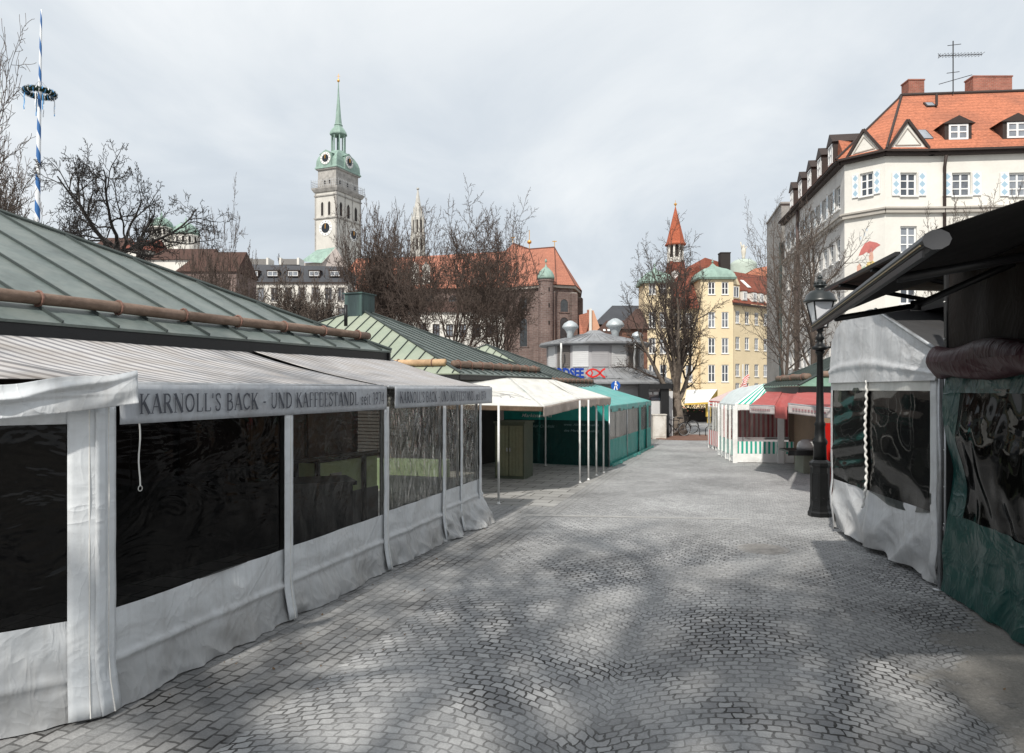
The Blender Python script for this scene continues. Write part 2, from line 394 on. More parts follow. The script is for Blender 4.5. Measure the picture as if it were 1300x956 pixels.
M['tarp_low'] = fabric('silver grey tarp soiled', (.61, .63, .645), .34, dirt=(.26, .24, .215), dirt_amt=.42, splash=.42, bs=.5)
M['tarp_print'] = fabric('printed grey valance', (.44, .46, .49), .45, dirt=(.22, .21, .21), dirt_amt=.45)
M['letter'] = mat('faded dark lettering', (.075, .08, .095), .7, .3, 6, 30, .1)
M['awning_stripe'] = stripes('grey striped awning', ((.52, .505, .50), (.23, .225, .235)), .15, .55, dirt=(.26, .21, .16), dirt_amt=.55, jitter=.05)
M['cream'] = fabric('cream awning', (.82, .81, .77), .7, dirt=(.62, .57, .46), dirt_amt=.35, trans=.25, spec=.15)
M['cream_val'] = fabric('dirty cream valance', (.45, .38, .33), .7, dirt=(.22, .17, .14), dirt_amt=.6, trans=.1)
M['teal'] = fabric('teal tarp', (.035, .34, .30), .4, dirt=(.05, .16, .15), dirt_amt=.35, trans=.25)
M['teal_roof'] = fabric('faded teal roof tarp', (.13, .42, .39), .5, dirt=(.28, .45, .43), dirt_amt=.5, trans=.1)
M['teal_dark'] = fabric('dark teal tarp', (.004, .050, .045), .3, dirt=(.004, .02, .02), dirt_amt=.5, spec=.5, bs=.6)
M['foil'] = plastic('clear foil', (.86, .86, .83), .06, .6, (2.4, 2.0, 1), 2.4, .05, haze=.004)
M['foil_dark'] = plastic('clear foil shade tint', (.22, .22, .22), .045, .38, (1.3, 2.2, 1), 1.6, .06, haze=.002)  # clear foil tinted dark, gloom of the tent interior put into the tint
M['foil_wavy'] = plastic('crinkled clear foil', (.86, .86, .82), .22, 1.0, (4, 1.3, 1), 2.6, .10, haze=.03)
M['foil_folds'] = plastic('folded clear foil', (.40, .42, .41), .09, .05, (.5, 1.4, 1), 1.2, .12, rough=.03, haze=.04)
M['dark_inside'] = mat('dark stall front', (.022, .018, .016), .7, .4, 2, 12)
M['sage'] = mat('sage green counter', (.46, .55, .32), .6, .12, 2, 12, dirt=(.2, .22, .13), dirt_amt=.4)
M['green_door'] = mat('dark green boards', (.07, .085, .06), .65, .3, 2, 14, .3, dirt=(.14, .12, .08), dirt_amt=.4)
M['glass'] = mat('window glass', (.045, .055, .07), .06, .5, .9, 4, 0, spec=.9)
M['glass_light'] = mat('window glass with curtain', (.22, .24, .27), .08, .4, .9, 4, 0, spec=.8)
M['white_frame'] = mat('white window paint', (.78, .78, .77), .5, .06)
M['rope'] = mat('white lace rope', (.68, .67, .64), .8, .15, 8, 40)
M['asphalt'] = None

# ------------------------------------------------------------------ ground
def paving():
    m, nt, N, L, b = newmat('cobbled street')
    tcn = N.new('ShaderNodeTexCoord'); mp = N.new('ShaderNodeMapping'); mp.vector_type = 'POINT'
    L.new(tcn.outputs['Object'], mp.inputs[0]); mp.inputs[2].default_value = (0, 0, TH)   # street frame: x = t, y = s
    s = N.new('ShaderNodeSeparateXYZ'); L.new(mp.outputs[0], s.inputs[0]); t_, s_ = s.outputs[0], s.outputs[1]
    nz = N.new('ShaderNodeTexNoise'); L.new(mp.outputs[0], nz.inputs['Vector']); nz.inputs['Scale'].default_value = 2.4; nz.inputs['Detail'].default_value = 3
    ns = N.new('ShaderNodeSeparateXYZ'); L.new(nz.outputs['Color'], ns.inputs[0])
    nz2 = N.new('ShaderNodeTexNoise'); L.new(mp.outputs[0], nz2.inputs['Vector']); nz2.inputs['Scale'].default_value = 9; nz2.inputs['Detail'].default_value = 2; ns2 = N.new('ShaderNodeSeparateXYZ'); L.new(nz2.outputs['Color'], ns2.inputs[0])
    tt = math_(nt, 'ADD', t_, math_(nt, 'MULTIPLY', math_(nt, 'SUBTRACT', ns.outputs[0], .5), .12))
    tt = math_(nt, 'ADD', tt, math_(nt, 'MULTIPLY', math_(nt, 'SUBTRACT', ns2.outputs[0], .5), .075))
    ss = math_(nt, 'ADD', s_, math_(nt, 'MULTIPLY', math_(nt, 'SUBTRACT', ns.outputs[1], .5), .12))
    ss = math_(nt, 'ADD', ss, math_(nt, 'MULTIPLY', math_(nt, 'SUBTRACT', ns2.outputs[1], .5), .06))
    # segmental arcs, 2.6 m wide
    W_ = 2.5
    fr = math_(nt, 'SUBTRACT', math_(nt, 'FRACT', math_(nt, 'DIVIDE', math_(nt, 'ADD', tt, 40.9), W_)), .5)
    arc = math_(nt, 'MULTIPLY', math_(nt, 'MULTIPLY', fr, fr), 2.3)
    v2 = math_(nt, 'ADD', ss, arc)
    ext = math_(nt, 'MULTIPLY', math_(nt, 'MULTIPLY', math_(nt, 'MULTIPLY', fr, fr), fr), 1.2)
    u2 = math_(nt, 'ADD', tt, ext)
    cb = N.new('ShaderNodeCombineXYZ'); L.new(u2, cb.inputs[0]); L.new(v2, cb.inputs[1])
    br = N.new('ShaderNodeTexBrick'); L.new(cb.outputs[0], br.inputs[0]); br.inputs['Scale'].default_value = 1
    br.inputs['Brick Width'].default_value = .112; br.inputs['Row Height'].default_value = .095; br.inputs['Mortar Size'].default_value = .0098
    br.inputs['Mortar Smooth'].default_value = .25; br.inputs['Bias'].default_value = 0; br.offset = .5
    br.inputs['Color1'].default_value = (.20, .202, .208, 1); br.inputs['Color2'].default_value = (.41, .41, .41, 1); br.inputs['Mortar'].default_value = (.022, .020, .018, 1)
    # edge setts along the left stalls: straight rows
    cb2 = N.new('ShaderNodeCombineXYZ'); L.new(math_(nt, 'ADD', s_, math_(nt, 'MULTIPLY', ns2.outputs[0], .05)), cb2.inputs[0]); L.new(math_(nt, 'ADD', t_, math_(nt, 'ADD', math_(nt, 'MULTIPLY', ns.outputs[0], .06), math_(nt, 'MULTIPLY', ns2.outputs[1], .04))), cb2.inputs[1])
    b2 = N.new('ShaderNodeTexBrick'); L.new(cb2.outputs[0], b2.inputs[0]); b2.inputs['Scale'].default_value = 1
    b2.inputs['Brick Width'].default_value = .165; b2.inputs['Row Height'].default_value = .118; b2.inputs['Mortar Size'].default_value = .011; b2.inputs['Mortar Smooth'].default_value = .25
    b2.inputs['Color1'].default_value = (.13, .13, .13, 1); b2.inputs['Color2'].default_value = (.27, .265, .26, 1); b2.inputs['Mortar'].default_value = (.02, .018, .016, 1)
    edge = ramp(nt, math_(nt, 'ADD', math_(nt, 'MULTIPLY', t_, -.1), 0), [(.318, 0.0), (.320, 1.0)])   # t < -3.19
    stone = mixc(nt, edge, br.outputs[0], b2.outputs[0])
    jf = N.new('ShaderNodeMix'); jf.data_type = 'FLOAT'; L.new(edge, jf.inputs[0]); L.new(br.outputs[1], jf.inputs[2]); L.new(b2.outputs[1], jf.inputs[3]); joint = jf.outputs[0]
    # grit filled joints, dust
    g = ramp(nt, noise_(nt, mp.outputs[0], .75, 6, .62, .5), [(.38, 0.0), (.55, 1.0)])
    dust = ramp(nt, noise_(nt, mp.outputs[0], 14, 5, .65), [(.3, (.30, .30, .298)), (.7, (.44, .44, .435))])
    far = ramp(nt, math_(nt, 'MULTIPLY', math_(nt, 'ADD', s_, math_(nt, 'MULTIPLY', noise_(nt, mp.outputs[0], .5, 3), 6)), .04), [(.44, 0.0), (.66, 1.0)])
    fill = math_(nt, 'MULTIPLY', math_(nt, 'MAXIMUM', g, math_(nt, 'MULTIPLY', far, .93)), .90)
    # wide asphalt patch with soft border at the right hand front
    pn = noise_(nt, mp.outputs[0], 1.3, 4, .6)
    pa = math_(nt, 'ADD', t_, math_(nt, 'MULTIPLY', math_(nt, 'SUBTRACT', pn, .5), 2.6))
    pa = math_(nt, 'SUBTRACT', pa, math_(nt, 'MULTIPLY', math_(nt, 'MAXIMUM', math_(nt, 'SUBTRACT', s_, 7.0), 0.0), .35))
    patch = math_(nt, 'MULTIPLY', ramp(nt, math_(nt, 'MULTIPLY', pa, .2), [(.30, 0.0), (.36, 1.0)]), ramp(nt, math_(nt, 'MULTIPLY', s_, .05), [(.6, 1.0), (.8, 0.0)]))
    base = mixc(nt, fill, stone, mixc(nt, .35, dust, stone))
    asp = ramp(nt, noise_(nt, mp.outputs[0], 26, 6, .75), [(.3, (.21, .20, .185)), (.7, (.335, .32, .295))])
    base = mixc(nt, patch, base, asp)
    big = ramp(nt, noise_(nt, mp.outputs[0], .45, 6, .65), [(.32, .66), (.68, 1.22)])
    fine = ramp(nt, noise_(nt, mp.outputs[0], 60, 4, .7), [(.25, .78), (.75, 1.2)])
    col = mixc(nt, 1.0, mixc(nt, 1.0, base, big, 'MULTIPLY'), fine, 'MULTIPLY')
    # old tyre and foot wear, stains
    st = ramp(nt, noise_(nt, mp.outputs[0], 1.9, 6, .7, 1.0), [(.62, 0.0), (.75, 1.0)])
    col = mixc(nt, math_(nt, 'MULTIPLY', st, .35), col, (.10, .095, .09))
    L.new(col, b.inputs['Base Color'])
    L.new(ramp(nt, noise_(nt, mp.outputs[0], 5, 3), [(.3, .55), (.7, .85)]), b.inputs['Roughness']); b.inputs['Specular IOR Level'].default_value = .35
    hgt = math_(nt, 'MULTIPLY', math_(nt, 'SUBTRACT', 1, joint), math_(nt, 'SUBTRACT', 1, math_(nt, 'MULTIPLY', math_(nt, 'MAXIMUM', fill, patch), .93)))
    hgt = math_(nt, 'ADD', hgt, math_(nt, 'MULTIPLY', noise_(nt, mp.outputs[0], 40, 4, .6), .35))
    bump(nt, b, hgt, .85, .018)
    return m
M['paving'] = paving()
def slabs():
    m, nt, N, L, b = newmat('stone slab pavement')
    tcn = N.new('ShaderNodeTexCoord'); mp = N.new('ShaderNodeMapping'); L.new(tcn.outputs['Object'], mp.inputs[0]); mp.inputs[2].default_value = (0, 0, TH)
    br = N.new('ShaderNodeTexBrick'); L.new(mp.outputs[0], br.inputs[0]); br.inputs['Scale'].default_value = 1
    br.inputs['Brick Width'].default_value = .62; br.inputs['Row Height'].default_value = .42; br.inputs['Mortar Size'].default_value = .012
    br.inputs['Color1'].default_value = (.27, .265, .255, 1); br.inputs['Color2'].default_value = (.37, .365, .35, 1); br.inputs['Mortar'].default_value = (.06, .055, .05, 1)
    k = ramp(nt, noise_(nt, mp.outputs[0], .6, 6, .65), [(.3, .72), (.7, 1.15)])
    col = mixc(nt, 1.0, br.outputs[0], k, 'MULTIPLY'); L.new(col, b.inputs['Base Color']); b.inputs['Roughness'].default_value = .75
    bump(nt, b, math_(nt, 'ADD', math_(nt, 'SUBTRACT', 1, br.outputs[1]), math_(nt, 'MULTIPLY', noise_(nt, mp.outputs[0], 30, 4), .4)), .5, .01)
    return m
M['slabs'] = slabs()
M['ground'] = mat('worn asphalt ground', (.20, .195, .185), .85, .25, .5, 18, .4, .01, dirt=(.1, .095, .09), dirt_amt=.5)
g = MB(); g.poly((-900, -300, -.008), (900, -300, -.008), (900, 1500, -.008), (-900, 1500, -.008)); tag(g.build('ground', M['ground']), kind='structure')
g = MB(); g.poly(S(-3.5, -12, -.004), S(-3.5, 29, -.004), S(-40, 29, -.004), S(-40, -12, -.004)); tag(g.build('pavement', M['slabs']), kind='structure')
g = MB(); g.poly(S(6.3, 10, -.004), S(40, 10, -.004), S(40, 34, -.004), S(6.3, 34, -.004)); tag(g.build('pavement', M['slabs']), kind='structure')
g = MB(); g.poly(S(-4.9, -14, 0), S(9.5, -14, 0), S(9.5, 15, 0), S(4.6, 19, 0), S(4.4, 70, 0), S(-6, 70, 0), S(-3.5, 34, 0), S(-3.5, 14.2, 0), S(-4.9, 14.0, 0)); tag(g.build('street', M['paving']), kind='structure')
# light concrete strip across the street
M['strip'] = mat('light concrete strip', (.33, .325, .315), .8, .2, 3, 20, .3)
def strip_pts():
    a = G(668, 655); b_ = G(940, 660); d = (b_-a).normalized(); n = V((-d.y, d.x, 0))
    return a, b_, n
a, b_, n = strip_pts(); g = MB(); g.poly(a+Z*.004, b_+Z*.004, b_+n*.16+Z*.004, a+n*.16+Z*.004); tag(g.build('road_marking', M['strip']), kind='structure')
# manhole
mh = MB(); c = G(969, 697); mh.lathe(c, [(.36, -.01), (.36, .006), (.33, .007), (.33, .003), (.30, .003), (.30, .008), (.02, .008)], 40)
for i in range(-4, 5):
    w_ = math.sqrt(max(.01, .28**2-(i*.06)**2)); mh.box(c+V((0, i*.06, .011)), (2*w_, .025, .006))
o = mh.build('manhole_cover', mat('cast iron cover', (.30, .29, .28), .6, .3, 8, 30, .3, metal=.3)); tag(o, 'round iron manhole cover set in the cobbles in front of the lamp post', 'manhole cover')

# ------------------------------------------------------------------ roofs of the market stalls
def hip_roof(root, C, u, n, L, W, z, rx, ry, h, roofm, seamm, pitch=.6, fascia=.2, faces=(0, 1, 2, 3), ridge_len=0, mats2=None):
    """C: street corner; u along the street (from C), n inwards; apex offset rx along u, ry along n, height h. faces: 0 street, 1 near end (at C), 2 back, 3 far end"""
    C = V((C[0], C[1], z)); A = C; B = C+u*L; Cc = C+u*L+n*W; D = C+n*W
    r0 = C+u*rx+n*ry+Z*h; r1 = r0+u*ridge_len
    fs = [(A, B, r1, r0), (D, A, r0, r0), (Cc, D, r0, r1), (B, Cc, r1, r1)]
    names = []
    for i, (a, b, c, d) in enumerate(fs):
        mb = MB(); pts = [a, b, c, d] if (c-d).length > .01 else [a, b, c]
        nn = (b-a).cross(c-a).normalized()
        if nn.z < 0: nn = -nn; pts = pts[::-1]
        mb.prism([p-nn*.03 for p in pts], nn*.03)
        # standing seams, perpendicular to the eave
        e = (b-a).normalized(); ln = (b-a).length; up = (nn.cross(e)); up = up if up.z > 0 else -up
        k = int(ln/pitch)
        seam = MB()
        ta = (c-b).dot(e); td = (d-a).dot(e); hh = (d-a).dot(up); xr0 = td; xr1 = ln+ta
        for j in range(1, k+1):
            x = (j-.5)*ln/k
            top = hh
            if x < xr0: top = hh*x/xr0
            elif x > xr1: top = hh*(ln-x)/(ln-xr1)
            if top > .15: seam.obox(a+e*(x-.009)+nn*.002, e*.018, up*(top-.03), nn*.03)
        ms = (mats2 or {}).get(i, roofm)
        r = mb.build('roof', ms, root); seam.build('seam', seamm, r)
    hp = MB()
    for p, q in ((A, r0), (B, r1), (Cc, r1), (D, r0)): hp.tube([p+Z*.03, q+Z*.03], .03, 6)
    if ridge_len: hp.tube([r0+Z*.03, r1+Z*.03], .035, 6)
    hp.build('ridge_cap', seamm, root)
    f = MB()
    ctr = (A+Cc)/2
    for p, q in ((A, B), (B, Cc), (Cc, D), (D, A)):
        e = (q-p).normalized(); inn = Z.cross(e); inn = inn if inn.dot(ctr-p) > 0 else -inn
        f.obox(p+inn*.03-Z*(fascia+.03), q-p, inn*.05, Z*fascia)
    f.obox(A+u*.1+n*.1-Z*.12, u*(L-.2), n*(W-.2), Z*.04)
    f.build('fascia', M['black'], root)
def snow_log(root, a, b, r=.08, m='log', k=4, nrm=Z, name='snow_log'):
    a, b = V(a), V(b); n = 24; pts = [lerp(a, b, i/n)+Z*(.012*N_(i*.3, a.x, 5)) for i in range(n+1)]
    mb = MB(); mb.tube(pts, [r*(1+.10*N_(i*.45, b.x, 9)) for i in range(n+1)], 12)
    lg = mb.build(name, M[m], root, smooth=True)
    d = (b-a).normalized()
    for i in range(k):
        c = lerp(a, b, (i+.35)/k); q = MB()
        x = d.cross(Z).normalized(); y = x.cross(d).normalized()
        ring = [c+x*((r+.012)*math.cos(t))+y*((r+.012)*math.sin(t)) for t in [2*PI*j/12 for j in range(13)]]
        q.tube(ring, .014, 6); q.bar(c-Z*(r+.02)+x*.1, c-Z*(r+.14)-x*.02, .03, .02)
        q.build('log_bracket', M['leather'], lg)

# --- stall 1 (left foreground)
st1 = thing('market_stall', 'market stall behind the grey lettered awnings, dull green copper roof and long snow log', 'market stall', (-6, 8, 0))
C1 = V((-2.14, 13.3, 0))
hip_roof(st1, C1, -D2, -N2, 13.0, 11.5, 2.97, 5.75, 5.75, 2.70, M['copper_dull'], M['seam'], .62, .2, ridge_len=1.5)
def on1(k, e, dz=0): return V((C1.x, C1.y, 0))-D2*k-N2*e+Z*(2.97+.469*e+dz)
snow_log(st1, on1(.2, .36, .10), on1(11.5, .36, .10), .066, 'log', 12)
gm = MB(); gm.obox(on1(.5, .42, -.44)-Z*.0, -D2*12, -N2*.06, Z*.09); gm.build('gutter', M['grey_metal'], st1)
wl = MB()
W1 = V((-2.52, 13.32, 0))
wl.obox(W1-N2*.06-D2*.3, -D2*12.4, -N2*.12, Z*2.75); wl.obox(W1-D2*.3-N2*.06, -N2*9, -D2*.12, Z*2.7); wl.obox(W1-D2*.4-N2*9, -D2*12, -N2*.12, Z*2.7)
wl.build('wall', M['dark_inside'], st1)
cn = MB(); cn.obox(W1-D2*.32, -D2*1.62, N2*.35, Z*1.17); cn.build('counter', M['sage'], st1)
ct = MB(); ct.obox(W1-D2*.30+Z*1.172-N2*.02, -D2*1.7, N2*.42, Z*.04); ct.build('counter_top', M['dark_inside'], st1)
cp = MB(); cp.obox(W1-D2*.3+N2*.352, -D2*1.66, N2*.012, Z*.64); cp.build('kick_panel', mat('grey kick panel', (.075, .075, .078), .6, .3), st1)
vn = MB(); vn.obox(W1-D2*1.35+N2*.352+Z*.82, -D2*.28, N2*.014, Z*.16)
for i in range(4): vn.obox(W1-D2*1.37+N2*.366+Z*(.84+i*.035), -D2*.24, N2*.01, Z*.015)
vn.build('air_grille', M['grey_metal'], st1)
ps = MB()
for k in (.75, 1.97): ps.obox(W1-D2*k+N2*.37, -D2*.06, N2*.06, Z*1.2)
ps.obox(W1-D2*.4+N2*.39+Z*1.22, -D2*4.3, N2*.04, Z*.05)
ps.build('counter_frame', M['black'], st1)
sh = MB()
for i in range(9): sh.obox(W1-D2*(.6+i*1.25)+N2*.0+Z*1.18, -D2*1.15, N2*.03, Z*1.4)
sh.build('shutter', mat('brown shutters', (.05, .03, .025), .5, .5, 1.2, 8), st1)
# drums and covered furniture in the dark
# --- awnings 1 and 2
def px2t(px, t0=-4.525):                # point of the valance plane seen at column px
    Y = 4299/(940-px); return V((-4.525+.3053*Y, Y, 0))
def wallpt(p):                          # straight back from a front point to the wall
    A = Matrix(((-N1.x, D2.x), (-N1.y, D2.y))); r = A.inverted() @ Vector((W1.x-p.x, W1.y-p.y))
    return V((p.x-N1.x*r[0], p.y-N1.y*r[0], 0)), r[0]
GL = {}
def g_(ch, w, *st): GL[ch] = (w, st)
TK, TN, SR = .13, .05, .035
def ser(x, y, w=.26): return ([(x-w/2, y), (x+w/2, y)], SR)
g_('K', .80, ([(.16, 0), (.16, 1)], TK), ([(.66, 1), (.2, .45)], TN), ([(.33, .6), (.72, 0)], TK), ser(.16, .017), ser(.16, .983), ser(.66, .983, .2), ser(.72, .017, .2))
g_('A', .80, ([(.08, 0), (.40, 1)], TN), ([(.40, 1), (.72, 0)], TK), ([(.2, .34), (.6, .34)], TN), ser(.08, .017, .2), ser(.72, .017, .24))
g_('R', .78, ([(.16, 0), (.16, 1)], TK), ([(.16, .97), (.42, .97), (.56, .88), (.58, .75), (.54, .6), (.40, .52), (.16, .52)], .07), ([(.36, .52), (.70, 0)], TK), ser(.16, .017), ser(.1, .983, .14), ser(.72, .017, .16))
g_('N', .86, ([(.15, 0), (.15, 1)], TN), ([(.13, 1), (.72, 0)], TK), ([(.72, 0), (.72, 1)], TN), ser(.15, .017, .22), ser(.10, .983, .18), ser(.72, .983, .22))
def ring(cx, cy, rx, ry, a0=0, a1=360, k=18): return [(cx+rx*math.cos(R(a0+(a1-a0)*i/k)), cy+ry*math.sin(R(a0+(a1-a0)*i/k))) for i in range(k+1)]
g_('O', .86, (ring(.43, .5, .34, .46), .085))
g_('L', .66, ([(.16, 0), (.16, 1)], TK), ([(.16, .02), (.58, .02), (.61, .22)], TN), ser(.16, .983))
g_("'", .22, ([(.11, 1), (.08, .72)], .08))
g_('S', .60, ([(.50, .72), (.49, .9), (.38, .97), (.22, .96), (.11, .86), (.11, .70), (.25, .56), (.42, .44), (.5, .3), (.46, .12), (.33, .03), (.18, .04), (.08, .14), (.08, .3)], .075))
g_('B', .72, ([(.16, 0), (.16, 1)], TK), ([(.1, .98), (.40, .97), (.53, .87), (.53, .66), (.40, .54), (.16, .53)], .07), ([(.38, .54), (.58, .44), (.62, .26), (.54, .07), (.38, .02), (.1, .02)], .08))
g_('C', .80, (ring(.44, .5, .35, .46, 42, 322, 16), .08), ([(.72, .98), (.71, .7)], .04))
g_('U', .82, ([(.16, 1), (.16, .3), (.24, .1), (.42, .03), (.58, .1), (.66, .3), (.66, 1)], .08), ser(.16, .983), ser(.66, .983, .22))
g_('D', .84, ([(.16, 0), (.16, 1)], TK), ([(.1, .98), (.42, .96), (.66, .8), (.74, .5), (.66, .2), (.42, .04), (.1, .02)], .08))
g_('F', .64, ([(.16, 0), (.16, 1)], TK), ([(.1, .98), (.56, .98), (.57, .78)], TN), ([(.16, .52), (.46, .52)], TN), ser(.16, .017))
g_('E', .68, ([(.16, 0), (.16, 1)], TK), ([(.1, .98), (.56, .98), (.57, .80)], TN), ([(.16, .52), (.46, .52)], TN), ([(.1, .02), (.58, .02), (.61, .2)], TN))
g_('T', .74, ([(.37, 0), (.37, 1)], TK), ([(.06, .78), (.07, .98), (.67, .98), (.68, .78)], TN), ser(.37, .017))
g_('s', .42, ([(.34, .5), (.3, .6), (.18, .62), (.09, .52), (.13, .4), (.28, .28), (.33, .16), (.26, .04), (.14, .02), (.06, .12)], .06))
g_('e', .50, ([(.08, .34), (.42, .36), (.40, .54), (.26, .64), (.12, .54), (.07, .34), (.12, .12), (.26, .02), (.42, .12)], .06))
g_('i', .26, ([(.13, 0), (.13, .62)], .09), ([(.12, .80), (.14, .86)], .1), ser(.13, .015, .2))
g_('t', .32, ([(.15, .8), (.15, .1), (.2, .02), (.29, .06)], .08), ([(.05, .62), (.28, .62)], .04))
g_('1', .40, ([(.2, 0), (.2, .98)], .09), ([(.2, .98), (.08, .86)], .05), ser(.2, .015, .22))
g_('9', .54, (ring(.27, .70, .17, .26), .07), ([(.44, .68), (.40, .3), (.12, 0)], .07))
g_('7', .52, ([(.07, .85), (.08, .97), (.46, .97), (.22, 0)], .07))
g_('4', .56, ([(.38, 0), (.38, .98)], .09), ([(.38, .98), (.05, .28), (.5, .28)], .05))
g_('-', .42, ([(.08, .42), (.34, .42)], .09)); g_(' ', .36)
def lettering(text, O, u, up, n, width, height, off=.006):
    """serif letters from pen strokes, fitted to width"""
    tot = sum(GL[c][0]+.06 for c in text); kx = width/tot; mb = MB(); x = 0; e = 0
    for ch in text:
        w_, st = GL[ch]
        for pts, wd in st:
            for i in range(len(pts)-1):
                a, b = pts[i], pts[i+1]; e = (e+1) % 7
                A = O+u*((x+a[0])*kx)+up*(a[1]*height)+n*(off+e*.0004); B = O+u*((x+b[0])*kx)+up*(b[1]*height)+n*(off+e*.0004)
                d = (B-A)
                if d.length < 1e-6: continue
                hx, hy = b[0]-a[0], b[1]-a[1]
                s_ = d.normalized().cross(n).normalized(); ww = wd*(abs(hy)*kx+abs(hx)*height)/(math.hypot(hx, hy)+1e-9)
                mb.obox(A-s_*ww/2, d, s_*ww, n*.002)
        x += w_+.06
    return mb
def awning(root, a, b, A, B, zf, zw, m, su, sag=.05, nu=40, nv=12, seed=0, name='canopy', thick=.006):
    """fabric from wall A-B (zw) to front a-b (zf)"""
    def fn(x, y):
        p = lerp(lerp(V((a.x, a.y, zf)), V((b.x, b.y, zf)), x), lerp(V((A.x, A.y, zw)), V((B.x, B.y, zw)), x), y)
        return p-Z*(sag*math.sin(PI*y)*(1+.5*N_(x*3, seed)))+Z*(.018*N_(x*9, y*2, seed)*math.sin(PI*y))
    mb = MB(); mb.sheet(fn, nu, nv, su, (A-a).length); return mb.build(name, m, root, smooth=True, solid=thick)
def valance(root, a, b, z1, z0, m, nn, seed=0, amp=.02, nu=60, nv=6, name='valance', lift=None, out=0.0, fold=None):
    L_ = (b-a).length
    def fn(x, y):
        p = lerp(a, b, x); z = lerp(z0, z1, y)+(lift(x, y) if lift else 0)
        return V((p.x, p.y, z))+nn*(amp*(1-y)*(N_(x*L_*1.8, seed, 1)*1.2+.5*N_(x*L_*5, y*2, seed))+out*(1-y)+.055+(fold(x, y) if fold else 0))
    mb = MB(); mb.sheet(fn, nu, nv, L_, z1-z0); return mb.build(name, m, root, smooth=True, solid=.004)
TXT = "KARNOLL'S BACK - UND KAFFEESTANDL seit 1974"
a1 = px2t(127); b1 = px2t(486); a2 = px2t(492); b2 = px2t(621)
aw1 = thing('awning', 'long grey striped awning whose lettered front valance reads in full, nearest on the left', 'awning', a1)
A1, _ = wallpt(a1); B1, _ = wallpt(b1); A2, _ = wallpt(a2); B2, _ = wallpt(b2)
B2 = V((-2.41, 13.47, 0))
awning(aw1, a1, b1, A1, B1, 2.335, 2.90, M['awning_stripe'], (b1-a1).length, seed=1)
c0 = a1+V((-.80, -.60, 0))*3.6; CW = W1-D2*13
awning(aw1, c0, a1, CW, A1, 2.37, 2.90, M['awning_stripe'], 3.6, seed=2, sag=.03)
vv = valance(aw1, a1+D1*.12, b1, 2.335, 2.045, M['tarp_print'], N1, 3, .012)
lt = lettering(TXT, px2t(166)+Z*2.115+N1*.070, D1, Z, N1, (px2t(481)-px2t(166)).length, .15); lt.build('lettering', M['letter'], vv)
fb = MB(); fb.tube([a1+Z*2.33, b1+Z*2.33], .025, 8); fb.build('front_bar', M['grey_metal'], aw1, smooth=True)
def flift(x, y): return .07*x*y*x-.035*math.sin(PI*x*1.1)+.07*(x**2)*(1-y)+.012*math.sin(x*19)*y
def endfold(x, y):
    d = (y-(.15+.75*x)); return .055*math.exp(-(d/.10)**2)*min(1, 3*x*(1.02-x)+.3)+.035*math.exp(-((y-(.75-.35*x))/.07)**2)*math.sin(PI*x)+.02*N_(x*7, y*3, 2)
nf = V((.60, -.80, 0))
valance(aw1, a1+V((-.80, -.60, 0))*1.6+nf*.10, a1+D1*.02+N1*.10+V((.8, .6, 0))*.14, 2.35, 2.12, M['tarp_low'], nf, 8, .05, 90, 24, name='end_flap', lift=flift, out=.05, fold=endfold)
aw2 = thing('awning', 'shorter grey striped awning with small squeezed lettering, next to the cream awning', 'awning', a2)
awning(aw2, a2, b2, A2, B2, 2.335, 2.92, M['awning_stripe'], (b2-a2).length, seed=5)
vv = valance(aw2, a2+D1*.10, b2, 2.335, 2.05, M['tarp_print'], N1, 6, .014)
lt = lettering(TXT, px2t(501)+Z*2.115+N1*.070, D1, Z, N1, (px2t(612)-px2t(501)).length, .15); lt.build('lettering', M['letter'], vv)
fb = MB(); fb.tube([a2+Z*2.33, b2+Z*2.33], .025, 8); fb.build('front_bar', M['grey_metal'], aw2, smooth=True)
# --- enclosure with clear windows
enc = thing('tent_enclosure', 'silver grey tarp enclosure with big clear windows hanging below the lettered awnings', 'tent wall', a1)
def pfl(z): return .065*max(0, 1-z/.36)**1.3
def post(p, w_, u, n, z1=2.075, seed=0, z0=.03, name='post'):
    mb = MB()
    def fn(x, y): return V((p.x, p.y, 0))+u*((x-.5)*w_)+n*(.040+.006*N_(y*9, seed)+.008*math.sin(PI*x)+pfl(z0+(z1-z0)*y))+Z*lerp(z0, z1, y)
    mb.sheet(fn, 6, 24, w_, z1-z0); q = mb.build(name, M['tarp'], enc, smooth=True, solid=.01)
    r = MB(); r.tube([V((p.x, p.y, .0))-n*.03, V((p.x, p.y, z1))-n*.03], .025, 8); r.build('tube', M['grey_metal'], q)
    s = MB(); s.tube([V((p.x, p.y, z0))+u*.012+n*(.054+.004*math.sin(z*9)+pfl(z)) +Z*(z-z0) for z in [z0+(z1-z0)*i/10 for i in range(11)]], .005, 5); s.build('seam', M['rope'], q)
posts = [127, 362, 487, 561, 583, 607]
pp = [px2t(x) for x in posts]
